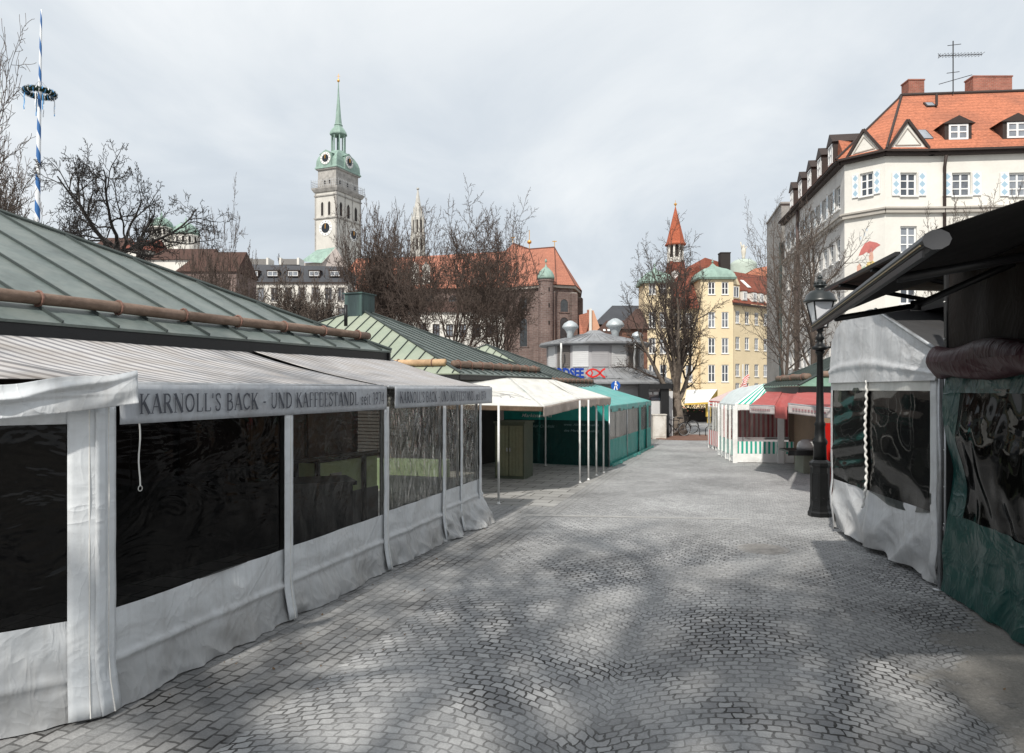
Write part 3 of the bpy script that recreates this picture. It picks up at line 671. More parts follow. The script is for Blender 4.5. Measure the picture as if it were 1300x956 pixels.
def flap(a, b, n, seed, zt=.70, flare=.10, crump=.05, hemz=.36, nu=70, nv=26, name='skirt', m='tarp_low'):
    L_ = (b-a).length
    def fn(x, y):
        z = lerp(.012, zt, y); p = lerp(a, b, x); o = .012
        k = max(0, 1-z/hemz)
        o += flare*(.35+.65*min(1, x*1.3) if flare > .2 else 1)*k**1.3+crump*k*(N_(x*L_*2.1, z*2.2, seed)*1.2+.9*(.5-abs(N_(x*L_*3.1+z*2, z*3.4, seed+5)))+.45*(.5-abs(N_(x*L_*8, z*7+x*4, seed)))-.5)
        o += .05*(1-k)*(.35-abs(N_(x*L_*1.1-z*1.6, z*1.1+x*L_*.5, seed+9)))*math.sin(PI*x)
        o += .030*math.exp(-((z-hemz)/.028)**2)
        o += .02*(1-k)*N_(x*L_*1.3+z*1.2, z*1.6, seed+3)*math.sin(PI*x)
        o += .016*math.exp(-((x*L_-.18)/.1)**2)*math.sin(z*24)*.5
        return V((p.x, p.y, z+.02*k*N_(x*L_*3, seed)))+n*o
    mb = MB(); mb.sheet(fn, nu, nv, L_, zt)
    return mb.build(name, M[m], enc, smooth=True)
def pane(a, b, n, z0, z1, seed, m, amp=.012, fx=3, nu=50, nv=30):
    L_ = (b-a).length
    def fn(x, y):
        p = lerp(a, b, x); z = lerp(z0, z1, y)
        return V((p.x, p.y, z))+n*(.008+amp*(N_(x*L_*fx+z, z*1.4, seed)+.4*N_(x*L_*fx*3, z*3, seed+2))*math.sin(PI*x)**.5)
    mb = MB(); mb.sheet(fn, nu, nv, L_, z1-z0); return mb.build('clear_window', M[m], enc, smooth=True)
for i in range(3):
    zt = (.72, .72, .74)[i]
    flap(pp[i], pp[i+1], N1, 10+i, zt, (.06, .08, .10)[i], (.07, .08, .09)[i], (.36, .38, .40)[i], 140 if i < 2 else 90, 40)
flap(pp[3]-D1*.02, pp[5]+D1*.16, N1, 13, .75, .26, .17, .48, 130, 46)
for i in range(5):
    a, b = pp[i]+D1*.03, pp[i+1]-D1*.03
    pane(a, b, N1, .715+.01*min(i, 3), 2.2, 20+i, ('foil_dark', 'foil', 'foil_wavy', 'foil_wavy', 'foil_wavy')[i], (.012, .016, .03, .03, .035)[i], 3 if i < 2 else 6)
for i, p in enumerate(pp):
    post(p+(D1*.01 if i == 0 else D1*0), (.17, .14, .13, .12, .09, .10)[i], D1, N1, 2.2 if i == 0 else 2.075, i)
# end wall of the enclosure and near slanting panel
dn = V((-.80, -.60, 0)); nn_ = V((.60, -.80, 0))
q0, q1 = pp[0], pp[0]+dn*2.6
flap(q1, q0, nn_, 31, .70, .05, .05, .30, 90, name='skirt')
pane(q1, q0, nn_, .69, 2.2, 33, 'foil_dark', .01)
post(q0+dn*.085, .24, -dn, nn_, 2.2, 9); post(q1, .2, -dn, nn_, 2.2, 10)
hd = MB(); hd.sheet(lambda x, y: lerp(q1, q0, x)+nn_*.03+Z*lerp(2.06, 2.25, y), 10, 2, 2.6, .2); hd.build('header', M['tarp'], enc, smooth=True, solid=.006)
e0 = pp[-1]; e1, _ = wallpt(e0); e1 = lerp(e0, e1, .93)
flap(e0, e1, D1, 41, .76, .06, .06, .4, 40, name='skirt'); pane(e0, e1, D1, .75, 2.35, 42, 'foil_wavy', .02)
# hanging straps inside
for p, z0, z1 in ((px2t(127)+dn*.72+nn_*.06, 1.70, 2.10), (px2t(170)+N1*.05, 1.58, 2.05)):
    s = MB(); pts = [V((p.x, p.y, lerp(z1, z0, i/8)))+D1*(.008*math.sin(i)) for i in range(9)]
    w0 = .014 if z0 > 1.6 else .006
    for i in range(8): s.bar(pts[i], pts[i+1], w0*2, .004, up=N1)
    rg = [pts[-1]-Z*.02+D1*(.02*math.cos(t))+Z*(.02*math.sin(t)) for t in [2*PI*j/10 for j in range(11)]]; s.tube(rg, .003, 5)
    s.build('strap', M['rope'], enc)
# covered tables in the dark part
tm = mat('black cover', (.014, .014, .016), .35, .4, 3, 12, spec=.6)
for i, (px, Y) in enumerate(((400, 10.3),)):
    b = MB(); c = P(px, 494, Y); c.z = 0; b.box(c+Z*.5, (.9, .7, 1.0), .4); b.box(c+Z*1.03, (1.0, .8, .05), .4)
    o = b.build('covered_table', tm); tag(o, 'dark covered box table standing inside the grey tent enclosure', 'table')
# ------------------------------------------------------------------ stall 2 with the cream awning
st2 = thing('market_stall', 'green roofed market stall with a square dark vent box on its apex', 'market stall', (-4.65, 22.9, 0))
NE = V((-1.25, 17.98, 0)); L2 = 6.4
hip_roof(st2, NE, D2, -N2, L2, 10.1, 2.68, 3.2, 5.06, 2.05, M['copper_dull'], M['seam'], .42, .12, mats2={1: M['copper_lit']})  # near end face takes the copper with sunlight in its colour
apx = NE+D2*3.2-N2*5.06
vb = MB(); vb.obox(apx-D2*.36-N2*-.28+Z*4.5, D2*.70, -N2*.62, Z*.68); vb.obox(apx-D2*.40+N2*.32+Z*5.18, D2*.78, -N2*.70, Z*.04); vb.build('vent_box', M['copper_dark'], st2)
fp = MB(); q = P(439, 400, 20.4); fp.tube([q-Z*.3, q+Z*.28], .05, 10); fp.build('flue_pipe', M['black'], st2, smooth=True)
def on2(k, e, dz): return NE+D2*k-N2*e+Z*(2.68+.405*e+dz)
snow_log(st2, on2(.35, .36, .10), on2(6.1, .36, .10), .085, 'log', 9)
def on2s(k, e, dz): return NE+D2*e-N2*k+Z*(2.68+.64*e+dz)
snow_log(st2, on2s(.55, .28, .10), on2s(7.5, .28, .10), .085, 'log_pale', 7)
wl = MB(); b0 = NE-N2*1.6+D2*.6
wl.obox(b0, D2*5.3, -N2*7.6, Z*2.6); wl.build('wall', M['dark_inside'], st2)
rs = MB()
for i in range(26): rs.obox(b0-D2*.02-N2*(.02)+Z*(.12+i*.09), -D2*.03, -N2*2.4, Z*.07)
rs.build('roller_shutter', mat('dark roller shutter', (.04, .038, .035), .5, .3), st2)
# wooden cupboard beside the stall
cb = thing('cupboard', 'tall dark green wooden cupboard with double doors under the cream awning', 'cupboard', P(650, 608, 19.2)*1.0)
cc = V((-.44, 19.3, 0)); cw, cd, ch = .78, .85, 1.42
m_ = MB(); m_.obox(cc, D2*0+N1*cw, D1*cd, Z*ch); m_.obox(cc-N1*.03-D1*.03+Z*ch, N1*(cw+.06), D1*(cd+.06), Z*.05); m_.build('body', M['green_door'], cb)
for i in range(2):
    d = MB(); d.obox(cc-D1*.03+N1*(.03+i*.365)+Z*.08, N1*.35, D1*.03, Z*(ch-.14))
    for j in range(4): d.obox(cc-D1*.04+N1*(.04+i*.365+j*.085)+Z*.1, N1*.07, D1*.012, Z*(ch-.18))
    dd = d.build('door', mat('weathered green planks', (.16, .17, .11), .7, .3, 2, 14, .3, dirt=(.25, .18, .1), dirt_amt=.4), cb)
    k = MB(); k.lathe(cc-D1*.05+N1*(.34+i*.08)+Z*.75, [(.012, -.05), (.02, 0), (.012, .05)], 8); k.build('handle', M['grey_metal'], dd)
lc = MB(); o_ = V((-3.3, 17.35, 0)); lc.obox(o_, V((1.75, -.35, 0)), V((.1, .5, 0)), Z*.66); lc = lc.build('low_counter', mat('low green counter', (.20, .26, .15), .6, .15)); tag(lc, 'low pale green counter seen through the clear windows at the end of the grey tent', 'counter')
# cream awning
aw3 = thing('awning', 'cream fabric awning with a faint printed emblem and a dirty brown valance on thin poles', 'awning', (.69, 16, 0))
pA = P(556, 513, 14.6); pB = V((.66, 15.8, 1.93)); pC = V((1.66, 18.5, 2.06)); pD = V((2.74, 20.8, 2.07)); pE = NE+D2*6.5+Z*2.60+N2*.02; pN = NE+D2*.1+Z*2.62; pA2 = P(520, 480, 17.5)
ca = MB()
def quad_fn(a, b, c, d, sag=.08, sd=0):      # a,b front; d,c back
    def fn(x, y):
        p = lerp(lerp(a, b, x), lerp(d, c, x), y)
        return p-Z*(sag*math.sin(PI*y)*math.sin(PI*x))+Z*(.02*N_(x*6, y*3, sd)*math.sin(PI*y))
    return fn
mid = lerp(pN, pE, .45)
ca.sheet(quad_fn(pA, pB, mid, pA2, .10, 1), 24, 12, 2.6, 2.8); ca.sheet(quad_fn(pB, pC, pE, mid, .05, 2), 24, 12, 3, 2.8); ca.sheet(quad_fn(pC, pD, pE-N2*.0, lerp(mid, pE, .8), .04, 3), 24, 12, 3, 2.8)
cnp = ca.build('canopy', M['cream'], aw3, smooth=True, solid=.006)
def strip(root, a, b, h, m, n, seed, name='valance', amp=.03, scal=0):
    L_ = (b-a).length
    def fn(x, y):
        d = h*(1-y); zz = lerp(a.z, b.z, x)-d+(scal*abs(math.sin(x*L_*PI/.3))*(1-y) if scal else 0)
        p = lerp(a, b, x); return V((p.x, p.y, zz))+n*(.01+amp*(1-y)*N_(x*L_*3, seed, y))
    mb = MB(); mb.sheet(fn, 40, 5, L_, h); return mb.build(name, m, root, smooth=True, solid=.004)
strip(aw3, pB, pC, .22, M['cream_val'], N1, 4, amp=.04)
strip(aw3, pC, pD, .24, M['cream_val'], N1, 5, amp=.05, scal=.05)
strip(aw3, pA-Z*.005, pB-Z*.005, .10, mat('brown inner flap', (.13, .09, .06), .8, .4), -D1, 6, amp=.02)
em = MB()                                  # faint emblem on the cloth: a few thin sweeping strokes
def on_can(x, y): return quad_fn(pA, pB, mid, pA2, .10, 1)(x, y)+Z*.008
for (x0, y0, x1, y1, bend, w_) in ((.50, .62, .82, .30, .06, .02), (.62, .52, .95, .18, .05, .014), (.56, .50, .80, .42, -.05, .016), (.66, .58, .92, .30, .05, .012), (.60, .44, .70, .34, .04, .018), (.72, .44, .78, .30, .05, .02)):
    pts = [on_can(lerp(x0, x1, t)+bend*math.sin(PI*t), lerp(y0, y1, t)+bend*math.sin(PI*t)) for t in [i/8 for i in range(9)]]
    for i in range(8): em.bar(pts[i], pts[i+1], w_*1.6, .002)
em.build('emblem', mat('faded grey print', (.40, .39, .38), .8, .15), cnp)
for i, (px, py) in enumerate(((633, 640), (736, 613), (747, 609.5), (757, 604), (766, 600.5), (692.5, 591))):
    b = G(px, py); top = (2.0, 2.02, 2.03, 2.04, 2.05, 2.28)[i]
    o = MB(); o.tube([b, b+Z*top], .024, 10); o.lathe(b, [(.05, 0), (.05, .012), (.026, .02), (.026, .05)], 12)
    q = o.build('awning_pole', M['white_metal'], smooth=True)
    lab = ('thin pale awning pole standing alone next to the end of the grey tent', 'first pole from the left in the row of four below the scalloped valance', 'second pole from the left in the row of four below the scalloped valance', 'third pole from the left in the row of four below the scalloped valance', 'fourth pole from the left in the row, nearest the teal tent', 'thin pole in the shade in front of the dark teal tarp wall')[i]
    tag(q, lab, 'pole', 'thin poles holding up the cream awning')
# ------------------------------------------------------------------ stall 3 and the teal tent
st3 = thing('market_stall', 'small green roofed stall beyond the cream awning, above the teal tent', 'market stall', (-1, 30, 0))
N3 = V((1.55, 25.9, 0))
hip_roof(st3, N3, D2, -N2, 5.6, 8.0, 2.38, 2.8, 3.99, 1.68, M['copper_dull'], M['seam'], .40, .08, mats2={1: M['copper_lit']})  # sunlit colour again painted on the near end face
snow_log(st3, N3+D2*.3-N2*.36+Z*2.62, N3+D2*5.3-N2*.36+Z*2.62, .075, 'log', 10)
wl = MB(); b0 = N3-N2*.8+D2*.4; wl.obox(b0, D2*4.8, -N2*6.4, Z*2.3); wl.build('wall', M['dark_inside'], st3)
tt = thing('tent', 'teal market tent with cloudy clear foil walls beyond the row of poles', 'tent', G(773, 593))
ta = G(773.5, 593); tb = G(826, 568); tl = ta-N2*3.4; ta_ = ta+Z*1.80; tb_ = tb+Z*1.84
u3 = (tb-ta).normalized(); n3 = V((u3.y, -u3.x, 0))
rf = MB(); ev = N3+D2*5.2-N2*.3+Z*2.50; ev0 = N3+D2*.2-N2*.3+Z*2.42
rf.sheet(quad_fn(ta_-N2*0, tb_, ev+D2*.4, ev0, .05, 7), 24, 12, 7, 3)
rf.sheet(lambda x, y: lerp(lerp(tl+Z*2.0, ta_, x), lerp(ev0-N2*1.5-Z*.05, ev0, x), y), 12, 6, 3, 3)
rf.sheet(lambda x, y: lerp(lerp(tb_, tb_-N2*2.2+Z*.35, x), ev+D2*.4, y), 8, 6, 3, 3)
rf.build('canopy', M['teal_roof'], tt, smooth=True)
strip(tt, ta_+Z*.01, tb_+Z*.01, .20, M['teal_roof'], n3, 9, amp=.05)
Lr = (tb-ta).length
def wfold(x, y, s): return .05*(1-y*.6)*N_(x*Lr*1.6, s, y)+.025*N_(x*Lr*4.5, s+2, y*1.5)
mb = MB(); mb.sheet(lambda x, y: lerp(ta, tb, x)+n3*wfold(x, y*.5, 3)+Z*lerp(.02, .80, y), 70, 10, Lr, .8)
mb.sheet(lambda x, y: lerp(ta, tb, x)+n3*(.10+.12*(1-y)*abs(N_(x*Lr*1.2, 4)))+Z*lerp(.012, .10, y), 60, 3, Lr, .2)
mb.build('skirt', M['teal'], tt, smooth=True)
mb = MB(); mb.sheet(lambda x, y: lerp(ta, tb, x)+n3*wfold(x, .5+y*.5, 3)+Z*lerp(.80, 1.7, y), 90, 10, Lr, .9)
mb.build('clear_window', plastic('cloudy tent foil', (.40, .40, .38), .05, .8, (5, 1, 1), 1.5, .05, haze=.30), tt, smooth=True)
for f_ in (0, .36, .64, .86, 1):
    mb = MB(); p = lerp(ta, tb, f_); mb.tube([p+Z*0, p+Z*1.8], .022, 8); mb.build('tube', M['grey_metal'], tt, smooth=True)
for f_ in (.62, .84):
    mb = MB(); mb.sheet(lambda x, y: lerp(ta, tb, f_+x*.05)+n3*(.06+wfold(x, y, 3)*.6)+Z*lerp(.05, 1.72, y), 5, 10, .35, 1.7); mb.build('tarp_strip', M['teal'], tt, smooth=True)
# side wall facing the camera
Ls = 3.4
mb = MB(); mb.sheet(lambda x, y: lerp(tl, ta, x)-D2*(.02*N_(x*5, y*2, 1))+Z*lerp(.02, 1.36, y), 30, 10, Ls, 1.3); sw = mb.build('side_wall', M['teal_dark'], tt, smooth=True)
mb = MB(); mb.sheet(lambda x, y: lerp(tl, ta, x)-D2*(.02*N_(x*5, 2+y, 1))+Z*lerp(1.36, 1.95-.12*x, y), 30, 6, Ls, .6); bn = mb.build('banner', M['teal'], tt, smooth=True)
def text_mesh(s, size, ext=.003, offset=0, shear=0, res=3):
    c = bpy.data.curves.new('t', 'FONT'); c.body = s; c.size = size; c.extrude = ext; c.offset = offset; c.shear = shear; c.resolution_u = res
    o = bpy.data.objects.new('t', c); COL.objects.link(o); dg = bpy.context.evaluated_depsgraph_get(); me = bpy.data.meshes.new_from_object(o.evaluated_get(dg)); bpy.data.objects.remove(o)
    return me
def put_text(name, s, O, u, up, n, size, m, parent, width=None, offset=0, shear=0, ext=.003, depth=0.0):
    me = text_mesh(s, size, ext, offset, shear); xs = [v.co.x for v in me.vertices]; k = width/(max(xs)-min(xs)) if width else 1; x0 = min(xs)
    off = root_loc(parent) if parent else V((0, 0, 0))
    for v in me.vertices: v.co = V(O)+u*((v.co.x-x0)*k)+up*v.co.y+n*(v.co.z+depth)-off
    me.name = name; me.materials.append(m); o = bpy.data.objects.new(name, me); COL.objects.link(o); o.parent = parent; return o
whitep = mat('white print', (.75, .78, .76), .6, .1); palep = mat('faded pale print', (.22, .33, .33), .6, .3)
wu = (ta-tl).normalized()
put_text('lettering', 'Caspar Plautz', tl+wu*.65+Z*1.72, wu, Z, -D2, .15, whitep, bn, 1.15, .002, .2, depth=.03)
put_text('lettering', 'Marktstand III', tl+wu*.62+Z*1.44, wu, Z, -D2, .15, whitep, bn, 1.0, .001, .25, depth=.03)
put_text('lettering', 'für Qualität', tl+wu*1.0+Z*1.13, wu, Z, -D2, .12, palep, sw, .7, 0, .25, depth=.03)
put_text('lettering', 'www. Alles für Qualität', tl+wu*2.0+Z*1.20, wu, Z, -D2, .10, palep, sw, 1.1, 0, .25, depth=.03)
put_text('lettering', 'des Marktes Qualität', tl+wu*2.0+Z*1.02, wu, Z, -D2, .10, palep, sw, 1.1, 0, .25, depth=.03)

# ------------------------------------------------------------------ round fish shop
fs = thing('fish_shop', 'round grey fish shop with drum storey, metal roof and blue lettering with red fish', 'shop', P(755, 494, 40)*1)
fc = P(755, 494, 40); fc.z = 0
M['shopwall'] = mat('grey painted panels', (.40, .39, .40), .6, .1, dirt=(.25, .24, .24), dirt_amt=.4)
M['shopwall2'] = mat('pale panel', (.62, .62, .62), .6, .08, dirt=(.35, .34, .33), dirt_amt=.3)
M['shopdark'] = mat('brown grey panel', (.15, .135, .125), .6, .15)
M['zincroof'] = mat('grey standing seam roof', (.30, .31, .325), .5, .25, 1, 8, .2, metal=.1, dirt=(.15, .14, .13), dirt_amt=.5)
n8 = 16; a0 = PI/16
lo = MB(); lo.lathe(fc, [(3.9, 0), (3.9, 2.55)], n8, a0=a0); lo.build('wall', M['shopwall'], fs)
sk = MB(); sk.lathe(fc, [(4.35, 2.52), (4.4, 2.56), (4.4, 2.64), (2.62, 3.36), (2.6, 3.2)], n8, a0=a0)
for i in range(64):
    a = a0+2*PI*(i+.5)/64; r1, r2 = 4.36*math.cos(PI/16)/math.cos((a-a0) % (PI/8)-PI/16), 2.62
    d = V((math.cos(a), math.sin(a), 0)); sk.bar(fc+d*(r1-.02)+Z*2.67, fc+d*r2+Z*3.38, .03, .03)
sk.build('lower_roof', M['zincroof'], fs)
dr = MB(); dr.lathe(fc, [(2.55, 3.3), (2.55, 4.62)], n8, a0=a0); dr.build('drum_wall', M['shopwall'], fs)
for i in range(n8):
    a = a0+2*PI*(i+.5)/n8; d = V((math.cos(a), math.sin(a), 0))
    if d.y > .3: continue
    t = V((-d.y, d.x, 0)); r = 2.55*math.cos(PI/n8); q = MB(); k = ('shopwall2', 'shopdark', 'shopwall2', 'shopwall')[i % 4]
    q.obox(fc+d*(r+.01)-t*.42+Z*3.42, t*.84, d*.03, Z*1.1)
    for j in range(11): q.obox(fc+d*(r+.04)-t*.41+Z*(3.46+j*.095), t*.82, d*.012, Z*.05)
    q.build('louvre_panel', M[k], fs)
ur = MB(); ur.lathe(fc, [(2.95, 4.55), (3.0, 4.60), (3.0, 4.68), (.7, 5.22), (.5, 5.30), (.3, 5.42), (.05, 5.45)], n8, a0=a0)
for i in range(48):
    a = a0+2*PI*(i+.5)/48; d = V((math.cos(a), math.sin(a), 0)); ur.bar(fc+d*2.9+Z*4.71, fc+d*.75+Z*5.22, .03, .025)
ur.build('roof', M['zincroof'], fs)
for px, Y, py0, py1, r in ((724, 39, 434, 407, .30), (781, 39.2, 434, 404, .34), (809, 41.5, 440, 421, .24)):
    c = P(px, py0, Y); h = (py0-py1)/F*Y; v_ = MB(); z0 = c.z; c.z = 0
    v_.lathe(c, [(r*.58, z0-.3), (r*.58, z0+h*.38), (r*.9, z0+h*.55), (r*.95, z0+h*.58), (r*1.4, z0+h*.66), (r*1.42, z0+h*.72), (r*1.1, z0+h*.86), (r*.4, z0+h*.98), (.02, z0+h)], 18)
    v_.build('roof_vent', M['zinc'], fs, smooth=True)
dp = MB(); q = fc+V((1.75, -2.4, 0)); dp.tube([q+Z*4.6, q+Z*4.3-V((0, .1, 0)), q+Z*3.9+V((0, .2, 0)), q+Z*3.1], .05, 8); dp.build('downpipe', M['white_metal'], fs, smooth=True)
dp = MB(); q = fc+V((-1.95, -2.35, 0)); dp.tube([q+Z*4.6, q+Z*4.3-V((0, .1, 0)), q+Z*3.9+V((0, .2, 0)), q+Z*3.1], .05, 8); dp.build('downpipe', M['white_metal'], fs, smooth=True)
# fascia sign with letters and fish
sg0 = P(688, 472, 35.9); sg0.z = 2.86; su_ = V((1, .03, 0)).normalized(); sn = V((.03, -1, 0)).normalized()
bl = mat('blue sign letters', (.012, .05, .30), .35, .1, bmp=0); rd = mat('red fish', (.62, .035, .03), .35, .1, bmp=0)
sgp = MB(); sgp.obox(sg0-Z*.05, su_*3.9, -sn*.05, Z*.04); sgp.obox(sg0-Z*.05+su_*.1-sn*.02, su_*.06, -sn*.6, Z*.03); sgp.obox(sg0-Z*.05+su_*3.7, su_*.06, -sn*.6, Z*.03); sgr = sgp.build('sign_rail', M['grey_metal'], fs)
put_text('lettering', 'NORDSEE', sg0, su_, Z, sn, .62, bl, sgr, 2.02, .030, ext=.03)
fx = sg0+su_*2.10; fm_ = MB()
def fp_(x, z): return fx+su_*x+Z*(z+.21)
def ribbon(pts, w_, z0=0):
    for i in range(len(pts)-1):
        a, b = fp_(*pts[i]), fp_(*pts[i+1]); fm_.bar(a-(b-a)*.12+sn*(i % 3)*.002, b+(b-a)*.12+sn*(i % 3)*.002, .04, w_, up=-sn.cross(b-a).normalized() if False else sn)
def rb(pts, wid):
    for i in range(len(pts)-1):
        a, b = V((pts[i][0], pts[i][1], 0)), V((pts[i+1][0], pts[i+1][1], 0)); d = (b-a).normalized(); s_ = V((-d.y, d.x, 0))*wid/2; a2_, b2_ = a-d*wid*.25, b+d*wid*.25
        q = [fp_(p.x, p.y)+sn*(.002*(i % 4)) for p in (a2_-s_, b2_-s_, b2_+s_, a2_+s_)]; fm_.prism(q, sn*.05)
rb([(.02, 0), (.16, .13), (.34, .19), (.50, .15), (.64, .06), (.80, -.13), (.92, -.20)], .085)
rb([(.02, 0), (.16, -.13), (.34, -.19), (.50, -.15), (.64, -.06), (.80, .13), (.92, .20)], .085)
rb([(.26, .14), (.33, .0), (.26, -.14)], .06)
fm_.build('fish_emblem', rd, sgr)
# entrance with dark piers
pier = MB()
for px, w_, Y in ((817, .46, 35.6), (843.5, .38, 35.8), (853, .30, 37.2)):
    c = P(px, 494, Y); c.z = 0; pier.box(c+Z*1.28, (w_, .3, 2.56))
c = P(832, 494, 35.7); pier.box(V((c.x, c.y, 2.42)), (1.55, .34, .22)); pier.build('portal_frame', M['black'], fs)
dr = MB(); c = P(829, 494, 35.9); dr.box(V((c.x, c.y+.1, .9)), (.78, .06, 1.7)); ds = dr.build('door', M['shopwall2'], fs)
dw = MB(); dw.box(V((c.x, c.y+.05, 1.98)), (.70, .05, .42)); dw.build('pane', M['glass'], ds)
for k in (-.16, .14):
    q = MB(); q.box(V((c.x+k, c.y+.0, 2.10)), (.22, .03, .12)); q.build('notice', mat('white notice', (.8, .8, .8), .6, .03, bmp=0), ds)
wb = MB(); c = P(850, 494, 36.6); wb.box(V((c.x, c.y, 1.1)), (.28, .2, 2.2)); wb.build('pilaster', M['shopwall2'], fs)
# blue round pedestrian sign
ps_ = thing('traffic_sign', 'blue pedestrian sign on a post in front of the grey fish shop wall', 'sign', P(782, 560, 33.9)*1)
c = P(781.5, 489.5, 34.0)
m_ = MB(); m_.lathe(V((0, 0, 0)), [(.21, 0), (.21, .02)], 28)
rot = Matrix.Rotation(R(90), 3, 'X')
for i, v_ in enumerate(m_.v): m_.v[i] = rot @ v_ + c
dsk = m_.build('sign_plate', mat('blue sign enamel', (.015, .10, .42), .35, .06, bmp=0), ps_)
m_ = MB(); ww = mat('white sign enamel', (.85, .85, .85), .4, .03, bmp=0); y_ = c.y-.027
def sp(a, b, w_): m_.bar(V((c.x+a[0], y_, c.z+a[1])), V((c.x+b[0], y_, c.z+b[1])), w_, .008, up=V((0, 1, 0)))
sp((-.02, .02), (-.07, -.20), .045); sp((.02, .02), (.07, -.20), .045); sp((0, .12), (0, -.02), .09); m_.box(V((c.x, y_, c.z+.17)), (.06, .008, .07)); sp((.03, .1), (.09, -.02), .03)
m_.build('pedestrian_symbol', ww, dsk)
m_ = MB(); m_.tube([V((c.x, c.y+.05, 0)), V((c.x, c.y+.05, 2.75))], .03, 8); m_.build('post', M['grey_metal'], ps_, smooth=True)
# white cabinet and bench at the entrance
cbx = thing('cabinet', 'small whitish utility cabinet beside the fish shop entrance', 'cabinet', G(835, 556))
c = G(836, 557); m_ = MB(); m_.box(c+Z*.55, (.62, .5, 1.1)); m_.box(c+Z*1.12, (.68, .56, .05)); m_.build('body', mat('stained white cabinet', (.58, .55, .50), .6, .1, dirt=(.25, .2, .15), dirt_amt=.6, dscale=3), cbx)
m_ = MB(); m_.box(c+V((.0, -.255, .58)), (.5, .012, .9)); m_.build('door', mat('cabinet door', (.66, .63, .58), .6, .1, dirt=(.25, .2, .15), dirt_amt=.5, dscale=3), cbx)
# ------------------------------------------------------------------ bicycles
def bicycle(label, col):
    t = thing('bicycle', label, 'bicycle', (0, 0, 0), 'bicycles leaning around the plane tree')
    fm = mat('bicycle paint', col, .35, .1, spec=.5, bmp=0)
    for sx in (-.52, .52):
        w_ = MB(); c = V((sx, 0, .34)); w_.tube([c+V((.33*math.cos(a), 0, .33*math.sin(a))) for a in [2*PI*i/24 for i in range(25)]], .018, 6)
        w = w_.build('wheel', M['black'], t, smooth=True)
        r = MB(); r.tube([c+V((.305*math.cos(a), 0, .305*math.sin(a))) for a in [2*PI*i/24 for i in range(25)]], .011, 5)
        for i in range(14): a = 2*PI*i/14; r.tube([c, c+V((.3*math.cos(a), 0, .3*math.sin(a)))], .003, 3)
        r.tube([c-V((0, .05, 0)), c+V((0, .05, 0))], .025, 8); r.build('rim', M['grey_metal'], w)
    f = MB(); bb = V((-.08, 0, .30)); st = V((-.2, 0, .78)); hd = V((.34, 0, .82)); hd2 = V((.37, 0, .68)); rw = V((-.52, 0, .34)); fw = V((.52, 0, .34))
    for a, b, r in ((bb, st, .016), (st, hd, .016), (bb, hd2, .019), (bb, rw, .011), (st, rw, .010), (hd, hd2, .02), (hd2, fw, .013), (hd, hd+V((-.03, 0, .14)), .014), (st, st+V((-.03, 0, .1)), .014)): f.tube([a, b], r, 7)
    f.build('frame', fm, t, smooth=True)
    h = MB(); q = hd+V((-.03, 0, .14)); h.tube([q+V((-.14, -.29, .02)), q+V((-.02, -.2, .03)), q, q+V((-.02, .2, .03)), q+V((-.14, .29, .02))], .013, 7); h.build('handlebar', M['grey_metal'], t, smooth=True)
    s = MB(); q = st+V((-.04, 0, .13)); s.loft(q, V((1, 0, 0)), V((0, 1, 0)), [(.12, .06, -.03), (.14, .08, 0), (.12, .07, .025)]); s.build('saddle', M['black'], t)
    c = MB(); c.lathe(V((0, 0, 0)), [(.09, -.006), (.09, .006)], 16)
    for i, v_ in enumerate(c.v): c.v[i] = rot @ v_ + bb+V((0, -.04, 0))
    c.bar(bb+V((0, -.06, 0)), bb+V((.08, -.06, -.14)), .02); c.bar(bb+V((0, .06, 0)), bb+V((-.08, .06, .14)), .02); c.build('crank', M['grey_metal'], t)
    g = MB(); g.tube([fw+V((.36*math.cos(a), 0, .36*math.sin(a))) for a in [R(20+i*10) for i in range(13)]], .012, 5); g.tube([rw+V((.36*math.cos(a), 0, .36*math.sin(a))) for a in [R(20+i*12) for i in range(14)]], .012, 5); g.build('mudguard', M['black'], t)
    return t
bk = bicycle('dark bicycle leaning in front of the plane tree trunk, its front wheel to the left', (.02, .02, .022))
bk.location = G(856, 554); bk.rotation_euler = (R(-8), 0, R(196)); bk.scale = (1, 1, 1)
for (px, py, rz, lab, rx) in ((849, 552, 205, 'black bicycle half hidden behind the leaning one, next to the shop piers', -6), (866, 550, 150, 'dark bicycle standing behind the trunk of the plane tree', 5), (853, 549.5, 20, 'rearmost black bicycle in the cluster by the shop piers', 6)):
    c = copy_tree(bk); c['label'] = lab; c.location = G(px, py); c.rotation_euler = (R(rx), 0, R(rz))
# ring of earth and low hoop rail
rg = MB(); c = G(873, 555.5); rg.lathe(c, [(2.05, 0), (2.05, .035), (1.85, .045), (1.8, .02), (.02, .03)], 40); tag(rg.build('tree_pit', mat('brown tree pit grating', (.17, .095, .07), .8, .35, 3, 16, .5)), 'round rusty brown tree pit around the foot of the plane tree', 'tree pit')
hr = MB()
for i in range(5):
    a = R(-60+i*40); p0 = c+V((1.75*math.cos(a), 1.4*math.sin(a), .02)); p1 = c+V((1.75*math.cos(a+R(30)), 1.4*math.sin(a+R(30)), .02))
    hr.tube([p0, p0+Z*.35, lerp(p0, p1, .2)+Z*.47, lerp(p0, p1, .8)+Z*.47, p1+Z*.35, p1], .018, 6)
tag(hr.build('hoop_rail', M['blackmetal'], smooth=True), 'low black hoop rail around the tree pit right of the trunk', 'railing')

